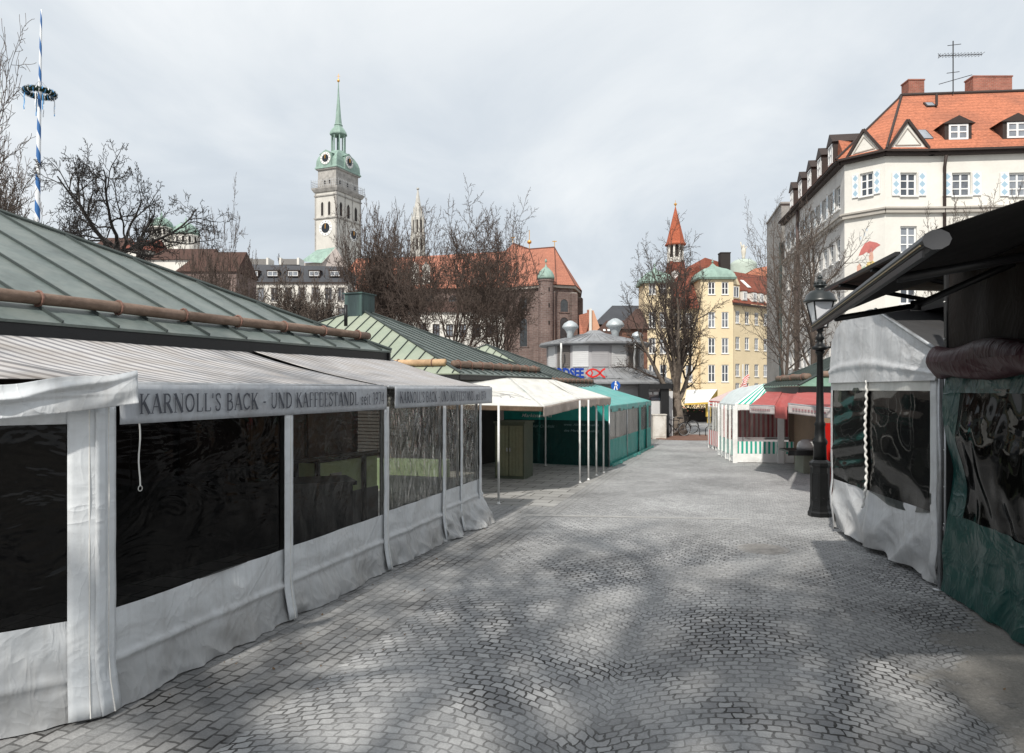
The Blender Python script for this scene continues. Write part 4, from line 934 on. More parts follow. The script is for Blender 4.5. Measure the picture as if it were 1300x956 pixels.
# ------------------------------------------------------------------ right hand: striped tent
M['gstripe'] = stripes('green and white stripes', ((.80, .80, .78), (.03, .36, .27)), .135, .5, dirt_amt=.12, jitter=.02)
M['gstripe2'] = stripes('green and white roof stripes', ((.80, .80, .78), (.03, .36, .27)), .17, .5, dirt_amt=.12, jitter=.02)
M['rstripe'] = stripes('red and white stripes', ((.78, .74, .72), (.62, .055, .04)), .34, .62, dirt_amt=.12)
M['rstripe_h'] = stripes('red and white valance stripes', ((.78, .74, .72), (.62, .07, .05)), .12, .5, axis=1, dirt_amt=.12)
M['pink'] = stripes('red striped curtain', ((.78, .60, .58), (.60, .12, .14)), .15, .5, dirt=(.2, .06, .06), dirt_amt=.5, jitter=.04)
M['whitet'] = fabric('white tarp', (.78, .78, .76), .5, dirt=(.45, .42, .38), dirt_amt=.3)
M['pinkroof'] = fabric('pinkish tent roof', (.66, .50, .48), .5, dirt=(.5, .32, .3), dirt_amt=.4)
M['foil_r'] = plastic('tent window foil', (.75, .70, .70), .05, .5, (4, 2, 1), 1.2, .03, haze=.05)
te = thing('tent', 'white tent with green striped base and gable on the right of the street', 'tent', G(933, 588))
ga = G(933, 587.5); gb = V((10.0, 23.0, 0)); gl = G(913, 577.5); zE = 1.82
ge = (gb-ga).normalized(); gn = V((ge.y, -ge.x, 0)); ls_ = (gl-ga).normalized(); ln = V((ls_.y, -ls_.x, 0)); ln = ln if ln.x < 0 else -ln
def band(a, b, n, z0, z1, m, name, seed, amp=.02, root=te, nu=40, nv=6, out=0.0):
    L_ = (b-a).length; mb = MB()
    mb.sheet(lambda x, y: lerp(a, b, x)+n*(out+amp*(1-y)*N_(x*L_*2.5, seed, y))+Z*lerp(z0, z1, y), nu, nv, L_, z1-z0); return mb.build(name, m, root, smooth=True)
band(ga, gb, gn, .02, .29, M['whitet'], 'skirt', 1, .05, out=.03); band(ga, gb, gn, .29, .67, M['gstripe'], 'striped_base', 2, .01)
band(ga, gb, gn, .67, 1.66, M['foil_r'], 'clear_window', 3, .02); band(ga, gb, gn, 1.64, zE, M['whitet'], 'header', 4, .0)
band(gl, ga, ln, .02, .2, M['whitet'], 'skirt', 5, .08, out=.04); band(gl, ga, ln, .2, .67, M['gstripe'], 'striped_base', 6, .03); band(gl, ga, ln, .67, 1.66, M['foil_wavy'], 'clear_window', 7, .03); band(gl, ga, ln, 1.62, zE, M['whitet'], 'header', 8, 0)
for p, w_ in ((ga, .14), (ga+ge*1.38, .19), (ga+ge*2.2, .07), (ga+ge*2.95, .1)):
    m_ = MB(); m_.obox(p-ge*w_/2+gn*.05, ge*w_, -gn*.06, Z*1.78); m_.build('post', M['whitet'], te)
for f_ in (.25, .5, .75, 1.0):
    m_ = MB(); p = lerp(ga, gl, f_); m_.obox(p-ls_*.03+ln*.05, ls_*.06, -ln*.05, Z*1.78); m_.build('post', M['whitet'], te)
rk = P(968, 487.5, 24.6)
rm = MB(); rm.sheet(lambda x, y: lerp(lerp(ga+Z*(zE+.01), ga+ge*1.9+Z*(zE+.01), x), lerp(rk, rk+V((.9, .3, 0)), x), y)+gn*.012, 14, 6, 1.9, .9); rm.build('striped_gable', M['gstripe2'], te, smooth=True)
rm = MB(); rm.sheet(lambda x, y: lerp(lerp(gl+Z*(zE), ga+Z*(zE), x), lerp(P(940, 492, 27), rk, x), y)+Z*(.10*math.sin(PI*y)*(1-x)), 14, 8, 4, 1.5); rm.build('roof', fabric('grey white roof tarp', (.55, .60, .60), .5, dirt=(.4, .42, .4), dirt_amt=.3), te, smooth=True)
pc = MB(); o_ = ga-gn*1.6; pc.sheet(lambda x, y: o_+ge*(x*4.2-.1)-gn*(.04*math.sin(x*70))+Z*lerp(.7, 1.75, y), 80, 4, 4.2, 1.1); pc.build('striped_curtain', M['pink'], te, smooth=True)
tb_ = MB(); tb_.box(o_+ge*1.3+gn*.8+Z*.72, (1.6, .5, .05), .05); tb_.build('table_top', M['shopwall2'], te)
# red and white tent behind it
tr_ = thing('tent', 'red and white striped tent corner just left of the green striped tent', 'tent', G(900, 569))
ra = G(899, 568); rb_ = G(912, 573)
re_ = (rb_-ra).normalized(); rn = V((-1, 0, 0))
back = V((re_.y, -re_.x, 0)); back = back if back.y < 0 else -back
band(ra, rb_, back, .02, .15, M['whitet'], 'skirt', 1, .08, tr_, out=.05)
band(ra, rb_, back, .15, .72, M['rstripe'], 'striped_base', 2, .02, tr_); band(ra, rb_, back, .72, 1.62, M['foil_wavy'], 'clear_window', 3, .02, tr_)
band(ra-re_*.15, rb_+re_*.05, back, 1.60, 1.86, M['rstripe_h'], 'valance', 4, .02, tr_, out=.06)
band(rb_-re_*.5, rb_, back, .1, 1.6, M['rstripe'], 'striped_corner', 5, .0, tr_, out=.04)
for f_ in (0, .45, .72, 1.0):
    m_ = MB(); p = lerp(ra, rb_, f_); m_.obox(p-re_*.04+back*.06, re_*.08, -back*.06, Z*1.8); m_.build('post', M['whitet'], tr_)
m_ = MB(); m_.sheet(lambda x, y: lerp(lerp(ra+Z*1.86-re_*.2, rb_+Z*1.86, x), lerp(P(925, 497, 31), P(948, 489, 28.5), x), y)+back*(.06*(1-y)), 12, 6, 2, 3); m_.build('roof', M['pinkroof'], tr_, smooth=True)
m_ = MB(); c = P(942, 497, 27.5); m_.sheet(lambda x, y: c+V((x*.20, .05*math.sin(x*5), y*.55+.2*x*y-.1))+V((.05*math.sin(y*9), 0, 0)), 8, 10, .5, 1.1); fl_ = m_.build('folded_umbrella', M['rstripe_h'], smooth=True, solid=.03); tag(fl_, 'small red and white striped flag cloth above the striped tents', 'flag')
m_ = MB(); m_.tube([V((c.x+.05, c.y+.05, 0)), V((c.x+.05, c.y+.05, c.z+1.0))], .025, 8); m_.build('pole', M['white_metal'], fl_); fl_.name = 'flag'

# ------------------------------------------------------------------ right hand: stall with red awnings
st4 = thing('market_stall', 'green roofed stall with red awnings behind the lamp post', 'market stall', P(1030, 494, 21)*1)
M['copper_r'] = mat('green copper right', (.16, .26, .20), .5, .25, 1, 10, .15, dirt=(.09, .13, .11), dirt_amt=.5)
E2 = P(1014, 491, 19.4); E2.z = 0; ux = V((.12, 1, 0)).normalized()*1.0; ux = (P(969, 490, 24.5)-P(1014, 491, 19.4)); ux.z = 0; ux.normalize(); nx = V((ux.y, -ux.x, 0)); 
hip_roof(st4, E2, ux, nx, 5.1, 7.0, 2.38, 2.5, 3.9, 1.9, M['copper_r'], M['seam'], .36, .26)
def on4(k, e, dz): return E2+ux*k+nx*e+Z*(2.38+.487*e+dz)
snow_log(st4, on4(.5, .35, .08), on4(4.6, .35, .08), .085, 'log', 3)
def on4s(k, e, dz): return E2+ux*e+nx*k+Z*(2.38+.76*e+dz)
snow_log(st4, on4s(.6, .3, .08), on4s(4.0, .3, .08), .085, 'log', 4)
wl = MB(); b0 = E2+nx*.7+ux*.5; wl.obox(b0, ux*4.2, nx*5.5, Z*2.3); wl.build('wall', mat('ochre brown wall', (.22, .15, .10), .7, .2), st4)
M['redaw'] = fabric('red awning cloth', (.46, .095, .085), .65, dirt=(.50, .20, .18), dirt_amt=.5, trans=.15)
M['redval'] = fabric('bleached grey valance', (.50, .45, .44), .6, dirt=(.25, .2, .2), dirt_amt=.6)
def red_awning(a, b, A, B, label, hval, seed):
    t = thing('awning', label, 'awning', a, 'red awnings on the green roofed stall')
    mb = MB(); mb.sheet(quad_fn(a, b, B, A, .05, seed), 20, 10, (b-a).length, (A-a).length); mb.build('canopy', M['redaw'], t, smooth=True, solid=.006)
    d = (b-a); d.z = 0; d.normalize(); n = V((d.y, -d.x, 0)); n = n if n.y < 0 else -n
    v = strip(t, a, b, hval, M['redval'], n, seed, amp=.02); fb = MB(); fb.tube([a, b], .02, 6); fb.build('front_bar', M['grey_metal'], t)
    ml = MB()
    for i in range(11):
        p = lerp(a, b, .12+.76*i/11); L = (b-a).length*.76/11*.6; z = hval*(.38+.12*((i*7) % 3)); ml.obox(p-Z*(hval*.5+.02)+n*.035, d*L, n*.003, Z*hval*.22)
    ml.build('faded_lettering', mat('faded red letters', (.30, .16, .17), .7, .3), v)
    return t
red_awning(P(952, 514.5, 19.6), P(983.5, 515.5, 18.6), on4(4.7, .05, -.18)+Z*0, on4(2.4, .05, -.18), 'farther red awning, its grey valance next to the striped tent', .21, 1)
red_awning(P(1001, 512.5, 15.6), P(1059, 519, 14.6), on4(.6, .1, -.2)+Z*.0, P(1090, 500, 17), 'nearer red awning, its pale valance passing behind the lamp post', .20, 2)
m_ = MB(); a = P(983.5, 516, 18.6); b = P(999, 517, 17.2); m_.sheet(lambda x, y: lerp(lerp(a, b, x), lerp(on4(2.4, .05, -.2), on4(.6, .1, -.22), x), y)-Z*.25*math.sin(PI*x)*(1-y), 10, 6, 1.5, 1.5); m_.sheet(lambda x, y: lerp(a, b, x)-Z*(.28*(1-y)), 6, 2, 1.5, .2); o = m_.build('awning_flap', M['redaw'], smooth=True, solid=.005); tag(o, 'dark red folded cloth hanging between the two red awnings', 'cloth')
# red door panel, planter, flat table
m_ = thing('stall_door', 'bright red narrow door panel between lamp post and grey tent', 'door', G(1051, 651))
x = MB(); c = G(1051.5, 651); x.box(c+Z*.84, (.16, .05, 1.66), .1); x.build('panel', mat('red gloss paint', (.55, .02, .015), .3, .1, dirt=(.3, .01, .01), dirt_amt=.3), m_)
x = MB(); x.box(c+V((.10, .02, .86)), (.03, .07, 1.72), .1); x.build('frame', M['black'], m_)
pl = thing('market_counter', 'grey green covered counter with dark flat lid behind the lamp post', 'counter', G(1031, 601))
c = G(1034, 601.5); x = MB(); x.obox(c-V((.30, 0, 0)), V((1.0, 0, 0)), V((.1, .9, 0)), Z*.52); x.build('body', mat('grey green box', (.24, .25, .20), .6, .2, dirt=(.12, .12, .1), dirt_amt=.5), pl)
x = MB(); x.obox(c-V((.72, .05, 0))+Z*.58, V((1.4, 0, -.0)), V((.1, 1.0, 0)), Z*.05); x.obox(c-V((.74, .07, 0))+Z*.50, V((1.42, 0, 0)), V((.0, .02, 0)), Z*.09); x.build('lid', M['black'], pl)
x = MB(); x.lathe(c+V((-.02, .4, .63)), [(.30, 0), (.30, .10), (.26, .2), (.16, .27), (.02, .29)], 16, sx=1.0, sy=.9); x.build('cover', mat('clear white dome', (.55, .56, .56), .25, .1), pl, smooth=True)

# ------------------------------------------------------------------ lamp post
lp_ = thing('street_lamp', 'ornate black cast iron street lamp with frosted lantern beside the grey tent', 'street lamp', G(1041, 655))
c = G(1041, 655)
x = MB(); x.lathe(c, [(.21, 0), (.21, .07), (.19, .10), (.185, .15)], 8, a0=PI/8); x.lathe(c, [(.18, .14), (.17, .20), (.165, .88), (.185, .92), (.185, .97), (.13, 1.02)], 8, a0=PI/8)
for i in range(8):
    a = PI/8+2*PI*(i+.5)/8; d = V((math.cos(a), math.sin(a), 0)); t = V((-d.y, d.x, 0)); x.obox(c+d*.150-t*.045+Z*.28, t*.09, d*.012, Z*.5)
    x.lathe(c+d*.158+Z*.33, [(.0, -.03), (.02, 0), (.0, .03)], 6)
x.build('base', M['blackmetal'], lp_)
x = MB(); x.lathe(c, [(.115, 1.0), (.11, 1.28), (.13, 1.32), (.13, 1.36), (.095, 1.42), (.085, 1.62), (.10, 1.66), (.072, 1.72), (.062, 2.2), (.052, 2.92), (.08, 2.96), (.08, 2.99), (.055, 3.02)], 16)
x.build('column', M['blackmetal'], lp_, smooth=True)
x = MB(); x.lathe(c, [(.05, 2.99), (.13, 3.02), (.145, 3.05), (.10, 3.08), (.055, 3.13), (.05, 3.18), (.085, 3.22), (.05, 3.27), (.035, 3.33), (.07, 3.37), (.03, 3.42), (.03, 3.48)], 16)
x.tube([c+V((-.14, 0, 3.06)), c+V((.24, 0, 3.06)), c+V((.31, 0, 3.10)), c+V((.35, 0, 3.17))], .018, 8); x.lathe(c+V((.36, 0, 3.15)), [(.0, -.03), (.03, 0), (.02, .04), (0, .08)], 8)
x.build('bracket', M['blackmetal'], lp_, smooth=True)
x = MB()
for i in range(4):
    a = i*PI/2+PI/4; d = V((math.cos(a), math.sin(a), 0)); x.bar(c+d*.13+Z*3.42, c+d*.25+Z*3.88, .02)
    a2 = a+PI/2; d2 = V((math.cos(a2), math.sin(a2), 0)); x.bar(c+d*.25+Z*3.88, c+d2*.25+Z*3.88, .024); x.bar(c+d*.13+Z*3.42, c+d2*.13+Z*3.42, .024); x.tube([c+d*.03+Z*3.40, c+d*.13+Z*3.43], .012, 5)
x.build('lantern_frame', M['blackmetal'], lp_)
x = MB(); x.loft(c, V((1, 0, 0)), V((0, 1, 0)), [(.085, .085, 3.43), (.17, .17, 3.87)]); x.build('lantern_glass', mat('frosted lantern glass', (.70, .71, .73), .35, .05, spec=.6, bmp=0), lp_)
x = MB(); x.lathe(c, [(.285, 3.88), (.29, 3.90), (.26, 3.93), (.235, 4.01), (.17, 4.07), (.16, 4.08), (.085, 4.085), (.08, 4.15), (.115, 4.165), (.115, 4.19), (.085, 4.20), (.07, 4.25), (.04, 4.27), (.025, 4.285), (.045, 4.31), (.045, 4.335), (.016, 4.37), (.0, 4.385)], 20)
for i in range(8): a = 2*PI*i/8; x.lathe(c+V((.095*math.cos(a), .095*math.sin(a), 4.19)), [(.015, 0), (.015, .05), (.0, .08)], 6)
x.build('lantern_cap', mat('dark grey green lamp hood', (.018, .022, .022), .35, .2, spec=.5), lp_, smooth=True)

# ------------------------------------------------------------------ grey tent at the right
gt = thing('tent', 'silver grey gabled tent front with laced seam, just right of the lamp post', 'tent', G(1125, 705))
tL = V((5.17, 12.07, 0)); tR = V((4.905, 8.60, 0)); tu = (tR-tL).normalized(); tn = V((tu.y, -tu.x, 0)); tn = tn if tn.x < 0 else -tn; LT = (tR-tL).length
def U_(px):                              # distance along the front from the far corner for a column px
    k = (px-650)/F; return (tL.x-k*tL.y)/(k*tu.y-tu.x)
uz = U_(1104)
def drape(u_, z):
    "folds gathered at the laced seam, pulled down and outwards"
    d = u_-uz; o = 0
    if z < 1.15:
        k = (1.15-z)/1.15
        o += .10*k*(.5-abs(math.sin(abs(d)*3.2-z*3.4+.6)))*min(1, abs(d)*3)+.07*k*N_(u_*2.2, z*1.5, 7)+.05*k*(.4-abs(N_(u_*3+z*2, z*3, 17)))
        o += .09*k*math.exp(-(d/.12)**2)
    o += .022*N_(u_*1.4, z*1.4, 3)+.012*math.sin((abs(d)*4+z*4.5))*math.exp(-abs(d)*1.2)*(1 if z < 2 else 0)
    return o
gd = fabric('grey tent cloth', (.56, .57, .58), .40, dirt=(.26, .245, .23), dirt_amt=.5, bs=.25, splash=.35)
x = MB(); x.sheet(lambda a, b: tL+tu*(a*LT)+tn*drape(a*LT, b*1.1)+Z*lerp(.03+.04*N_(a*8, 2)+(.05 if a < .9 else 0), lerp(.86, 1.02, 0)+.12*math.sin(PI*min(1, abs(a*LT-uz)/1.4))*0+.0*a+(.0), b), 90, 30, LT, 1.0)
x.build('skirt', gd, gt, smooth=True)
x = MB(); x.sheet(lambda a, b: tL+tu*(a*(uz-.06))+tn*(drape(a*uz, lerp(.86, 2.3, b))+.01+.02*math.sin(b*26-a*5)*(1-b)**1.2)+Z*lerp(.83+.10*(1-a), 2.32, b), 40, 40, 1.2, 1.4); x.build('clear_window', M['foil_folds'], gt, smooth=True)
x = MB(); x.sheet(lambda a, b: tL+tu*lerp(uz+.06, LT-.12, a)+tn*(drape(lerp(uz, LT, a), lerp(.86, 2.3, b))+.01+.015*math.sin(b*14+a*6)*(1-b)**2)+Z*lerp(.86-.10*math.sin(PI*a), 2.32, b), 50, 40, 1.9, 1.4); x.build('clear_window', M['foil_folds'], gt, smooth=True)
for a, b in ((-.02, .05), (LT-.16, LT)):
    x = MB(); x.sheet(lambda p, q: tL+tu*lerp(a, b, p)+tn*(.02+drape(b, q*2.4)*.6)+Z*lerp(.05, 2.4, q), 4, 24, .15, 2.3); x.build('border', gd, gt, smooth=True, solid=.006)
x = MB(); x.sheet(lambda a, b: tL+tu*(a*LT)+tn*.018+Z*lerp(2.28, 2.47, b), 20, 3, LT, .2); x.build('header', fabric('pale header', (.60, .60, .57), .5, dirt=(.42, .4, .36), dirt_amt=.5), gt, smooth=True)
# lace
x = MB(); rp = []
for i in range(120):
    z = lerp(2.42, .62, i/119); rp.append(tL+tu*(uz+.006*math.sin(i*.9)+.035*N_(z*3, 1)+.01*N_(z*12, 4))+tn*(.05+drape(uz, z)+.008*math.cos(i*.9))+Z*z)
x.tube(rp, [.013+.006*abs(math.sin(i*.5)) for i in range(120)], 6); x.build('lace', M['rope'], gt, smooth=True)
# gable flap above
prof = [(-.03, 2.45), (-.03, 3.08), (.16, 3.24), (.50, 3.37), (uz-.0, 3.43), (uz+.25, 3.38), (LT+.02, 2.72), (LT+.02, 2.45)]
def gtop(u_):
    for i in range(1, 6):
        a, b = prof[i], prof[i+1]
        if u_ <= b[0]: return lerp(a[1], b[1], (u_-a[0])/(b[0]-a[0]))
    return 2.72
x = MB(); x.sheet(lambda a, b: (lambda u_: tL+tu*u_+tn*(.05*(1-b)+.02*N_(u_*2, b*3, 5)+.025*math.exp(-((b-.25)/.05)**2)+.012*N_(u_*6, b*2, 8))+Z*lerp(2.40, gtop(u_), b))(lerp(-.03, LT+.02, a)), 60, 30, LT, 1.0); x.build('gable_flap', gd, gt, smooth=True)
x = MB(); bk_ = V((2.6, .25, 0))
pts = [tL+tu*u_+Z*z for u_, z in prof[1:7]]
for i in range(5): x.poly(pts[i], pts[i+1], pts[i+1]+bk_, pts[i]+bk_)
x.poly(tL+Z*.05, tL+Z*3.08, tL+Z*3.08+bk_, tL+Z*.05+bk_); x.build('roof', fabric('dark roof tarp', (.05, .05, .052), .6, dirt_amt=.1), gt)
x = MB(); x.tube([pts[4]+Z*.02+tn*.02, pts[5]+Z*.02+tn*.02], .025, 8); x.build('roof_tube', M['grey_metal'], gt, smooth=True)
x = MB(); x.tube([tR+Z*0+tu*.03, tR+tu*.03+Z*2.75], .028, 10); x.lathe(tR+tu*.03, [(.08, 0), (.08, .012), (.03, .02)], 12); x.build('corner_tube', M['grey_metal'], gt, smooth=True)
x = MB(); x.tube([tR+Z*0+tu*.10-tn*.03, tR+tu*.10-tn*.03+Z*2.72], .022, 10); x.build('corner_tube', M['grey_metal'], gt, smooth=True)
x = MB(); 
for z in (.1, 2.44): x.tube([tL+Z*z-tn*.06, tR+Z*z-tn*.06], .02, 6)
x.build('rail', M['grey_metal'], gt)
x = MB(); x.obox(tL+bk_*.95+Z*0, tu*LT, bk_*.02, Z*2.6); x.build('back_wall', M['dark_inside'], gt)

# ------------------------------------------------------------------ dark stall at the right edge
ds_ = thing('market_stall', 'dark brown market stall at the right edge with green foil curtain and rolled maroon blind', 'market stall', (5, 6, 0))
w0 = V((4.93, 8.44, 0)); wd = V((-.148, -.989, 0)); wn = V((-.989, .148, 0)); LW = 5.2
x = MB(); x.obox(w0+V((.45, .1, 0)), wd*LW, -wn*3, Z*3.9); x.build('body', M['dark_inside'], ds_)
x = MB(); x.sheet(lambda a, b: w0+wd*(a*LW)+wn*(.03*N_(a*9, b, 4)+.03*math.sin(a*40)*N_(a*4, 1))+Z*lerp(2.70, 3.72, b), 80, 8, LW, 1.0); x.build('brown_curtain', fabric('dark brown cloth', (.020, .014, .011), .7, dirt=(.02, .015, .012), dirt_amt=.4, spec=.15), ds_, smooth=True)
def roll(a, th):
    r = .155*(1+.18*N_(a*9, th*.8, 2))+.02*math.sin(a*23+th*2); c_ = w0+wd*(a*LW-.02)+wn*.10+Z*(2.60-.03*N_(a*4, 7))
    return c_+wn*(r*.9*math.cos(th))+Z*(r*1.15*math.sin(th))
x = MB(); x.sheet(lambda a, b: roll(a, b*2*PI), 90, 22, LW, .9); x.build('rolled_blind', fabric('maroon foil', (.045, .009, .014), .45, dirt=(.02, .008, .01), dirt_amt=.3, spec=.2, bs=.6), ds_, smooth=True)
def gfold(a, z):
    d = a*LW; k = .05*N_(d*1.5, z*1.3, 11)+.055*math.sin(d*2.2+z*3.4+1.5*N_(d*.8, z*.8, 5))*math.exp(-((z-1.5)/1.0)**2)
    k += .10*max(0, .35-z)*(1+N_(d*2, 3))*2.2+.03*N_(d*5, z*3, 2)
    return k
x = MB(); x.sheet(lambda a, b: w0+wd*(a*LW)+wn*(.02+gfold(a, lerp(.03, .98, b)))+Z*lerp(.03, .98-.10*math.sin(a*4), b), 110, 40, LW, 1); x.build('skirt', fabric('bottle green tarp', (.002, .048, .041), .32, dirt=(.004, .03, .027), dirt_amt=.5, spec=.4, bs=.45), ds_, smooth=True)
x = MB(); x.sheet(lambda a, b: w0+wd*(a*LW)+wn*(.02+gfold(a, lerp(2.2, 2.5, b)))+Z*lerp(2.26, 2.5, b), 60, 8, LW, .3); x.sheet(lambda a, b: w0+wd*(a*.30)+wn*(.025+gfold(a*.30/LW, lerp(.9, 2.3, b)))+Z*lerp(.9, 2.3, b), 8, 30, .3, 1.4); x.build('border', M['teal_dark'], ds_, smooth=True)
x = MB(); x.sheet(lambda a, b: w0+wd*lerp(.28, LW, a)+wn*(.022+gfold(lerp(.28/LW, 1, a), lerp(.9, 2.3, b)))+Z*lerp(.9, 2.3, b), 140, 50, LW, 1.4); x.build('clear_window', plastic('dark folded foil', (.08, .09, .09), .07, .06, (.45, .9, 1), 1.6, .14, rough=.03, haze=.012), ds_, smooth=True)
x = MB(); x.obox(w0-wd*.02+wn*.02, -wd*.07, -wn*.07, Z*3.8); cp_ = x.build('corner_post', M['black'], ds_)
x = MB()
for i in range(9): p = w0-wd*.055+wn*.028+Z*(.35+i*.42); x.lathe(p, [(.0, -.012), (.014, 0), (.0, .012)], 8)
x.build('stud', M['white_metal'], cp_)
# black awnings above
M['blackcloth'] = fabric('black awning cloth', (.05, .048, .048), .7, dirt=(.03, .03, .03), dirt_amt=.3, trans=.6, spec=.15)
ba = thing('awning', 'large black retractable awning with thick front bar reaching over the street at the right', 'awning', (2.05, 3.6, 0))
f0 = V((2.05, 3.62, 3.02)); f1 = V((3.47, 8.5, 3.03)); fd = (f1-f0).normalized(); fr_ = V((N1.x, N1.y, 0))
x = MB(); pr = []
for k in range(10):
    a = PI*2*k/10; pr.append((.062*math.cos(a)+.0, .048*math.sin(a)))
pts = [f0+fr_*(a)+Z*b for a, b in pr]; x.prism(pts, f1-f0); x.obox(f0-fr_*.06-Z*.045, f1-f0, fr_*.012, -Z*.035); fbm = x.build('front_bar', mat('black anodised bar', (.012, .012, .013), .42, .2, spec=.25, bmp=0), ba, smooth=False)
x = MB(); x.prism([f0-fd*.012+(p_-f0)*1.04 for p_ in pts], -fd*.01); x.build('end_cap', mat('grey end cap', (.055, .056, .06), .6, .1, bmp=0), fbm)
x = MB(); x.prism([f1+(p_-f0)*1.04 for p_ in pts], fd*.012); x.build('end_cap', M['black'], fbm)
x = MB(); x.tube([f0-fr_*.064-Z*.02+fd*.02, f1-fr_*.064-Z*.02], .004, 5); x.build('trim_strip', mat('brass trim', (.4, .3, .16), .4, .1, bmp=0), fbm)
g0 = f0+fr_*2.15+Z*.72; g1 = f1+fr_*1.42+Z*.56
x = MB(); x.sheet(quad_fn(f0+Z*.05, f1+Z*.05, g1, g0, .02, 4), 20, 10, 5, 2); x.build('canopy', M['blackcloth'], ba, smooth=True, solid=.005)
for f_ in (.22, .78):
    x = MB(); p = lerp(f0, f1, f_); q = lerp(g0, g1, f_)-Z*.15; mdl = lerp(p, q, .55)+fd*.5-Z*.12; x.tube([p+fr_*.05-Z*.03, mdl], .03, 8); x.tube([mdl, q], .035, 8); x.lathe(mdl-Z*.05, [(.05, 0), (.05, .1)], 10); x.build('arm', M['black'], ba, smooth=True)
x = MB(); x.obox(g0+Z*.0-fr_*.05, g1-g0, fr_*.12, Z*.14); x.build('wall_casing', M['black'], ba)
b2_ = thing('awning', 'second dark brown awning further back, its pointed corner next to the lamp hood', 'awning', P(1048, 368, 12.5)*1)
h0 = P(1048, 368, 12.5); h1 = P(1140, 322, 9.17); hr_ = V((2.9, .35, .02))
x = MB(); x.sheet(quad_fn(h1, h0, h0+hr_, h1+hr_+Z*.1, .02, 5), 12, 8, 4, 3); x.build('canopy', fabric('brown black cloth', (.045, .033, .03), .7, dirt_amt=.1, trans=.25, spec=.1), b2_, smooth=True, solid=.006)
x = MB(); x.bar(h0, h1, .06, .05); x.build('front_bar', M['black'], b2_)
x = MB()
for f_ in (.3, .75): x.tube([lerp(h1, h0, f_)-Z*.03, lerp(h1, h0, f_)+hr_*.6-Z*.3], .035, 8)
x.build('arm', M['black'], b2_)
bx_ = thing('market_stall', 'black box-like stall body rising behind the gable of the grey tent', 'market stall', (7.6, 11.5, 0))
x = MB(); x.obox(V((7.9, 9.0, 0)), V((3.2, .2, 0)), V((.2, 3.6, 0)), Z*3.55); x.build('body', M['dark_inside'], bx_)
x = MB(); x.obox(V((5.6, 9.3, 3.38)), V((4.8, .2, 0)), V((.28, 3.2, 0)), Z*.12); x.build('roof', M['black'], bx_)
# ================================================================== buildings behind
M['white_wall'] = mat('warm white render', (.74, .715, .66), .85, .07, .4, 6, .1, dirt=(.5, .48, .44), dirt_amt=.35, dscale=.35)
M['tower_stone'] = mat('pale tower render', (.62, .595, .545), .85, .10, .25, 3, .1, dirt=(.40, .38, .35), dirt_amt=.5, dscale=.25, stretch=(1, 1, .5))
M['tower_dark'] = mat('weathered grey stone', (.42, .40, .375), .85, .2, .6, 4, .1, dirt=(.16, .15, .14), dirt_amt=.6)
M['yellow'] = mat('pale yellow render', (.80, .66, .44), .85, .08, .3, 5, .1, dirt=(.52, .42, .27), dirt_amt=.35, dscale=.3)
M['brickw'] = brick('dark red brick', (.165, .112, .10), (.22, .158, .14), (.23, .19, .175), .6, .22, .03)
def tiles(name, c, pitch=.36, var=.3, dirt=(.16, .08, .06), amt=.45):
    m, nt, N, L, b = newmat(name)
    g = N.new('ShaderNodeTexCoord'); s = N.new('ShaderNodeSeparateXYZ'); L.new(g.outputs['Object'], s.inputs[0])
    n1 = noise_(nt, g.outputs['Object'], .45, 6, .7, .4); n2 = noise_(nt, g.outputs['Object'], 7, 3, .7)
    row = math_(nt, 'FRACT', math_(nt, 'DIVIDE', s.outputs[2], pitch*.7)); cl = math_(nt, 'FRACT', math_(nt, 'DIVIDE', math_(nt, 'ADD', s.outputs[0], math_(nt, 'MULTIPLY', s.outputs[1], .4)), pitch*.7))
    col = ramp(nt, n2, [(.3, tuple(x*(1-var) for x in c)), (.7, tuple(min(1, x*(1+var)) for x in c))])
    col = mixc(nt, math_(nt, 'MULTIPLY', ramp(nt, n1, [(.45, 0.0), (.7, 1.0)]), amt), col, dirt)
    col = mixc(nt, math_(nt, 'MULTIPLY', ramp(nt, row, [(0, 1.0), (.2, 0.0)]), .55), col, tuple(x*.3 for x in c))
    L.new(col, b.inputs['Base Color']); b.inputs['Roughness'].default_value = .8; b.inputs['Specular IOR Level'].default_value = .2
    h = math_(nt, 'ADD', row, math_(nt, 'MULTIPLY', ramp(nt, cl, [(0, 0.0), (.5, 1.0), (1, 0.0)]), .6)); bump(nt, b, h, .5, .05); return m
M['tile_o'] = tiles('orange roof tiles', (.40, .165, .11))
M['tile_or'] = tiles('bright orange roof tiles', (.45, .165, .095), .42, amt=.45)
M['tile_r'] = tiles('dark red roof tiles', (.22, .07, .045), dirt=(.09, .04, .035), amt=.6)
M['tile_b'] = tiles('brown roof tiles', (.085, .048, .038), dirt=(.04, .03, .028))
M['slate'] = mat('slate grey roof', (.055, .058, .066), .6, .25, .4, 4, .2)
M['trim_dark'] = mat('dark brown trim', (.045, .032, .028), .6, .2)
M['arch_glass'] = mat('leaded church glass', (.045, .05, .055), .25, .5, 3, 12, .1, spec=.6)
M['gold'] = mat('gilded metal', (.75, .42, .12), .3, .1, metal=.8, bmp=0)
M['clock_white'] = mat('white clock ring', (.80, .79, .76), .6, .05, bmp=0)
M['clock_black'] = mat('black clock centre', (.02, .025, .035), .5, .1, bmp=0)
M['cornice'] = mat('grey cornice', (.42, .39, .35), .8, .1)
M['opening'] = mat('dark belfry opening', (.035, .030, .028), .8, .3)
M['glass_mid'] = mat('window glass half curtained', (.12, .13, .15), .07, .8, 1.4, 3, 0, spec=.9)
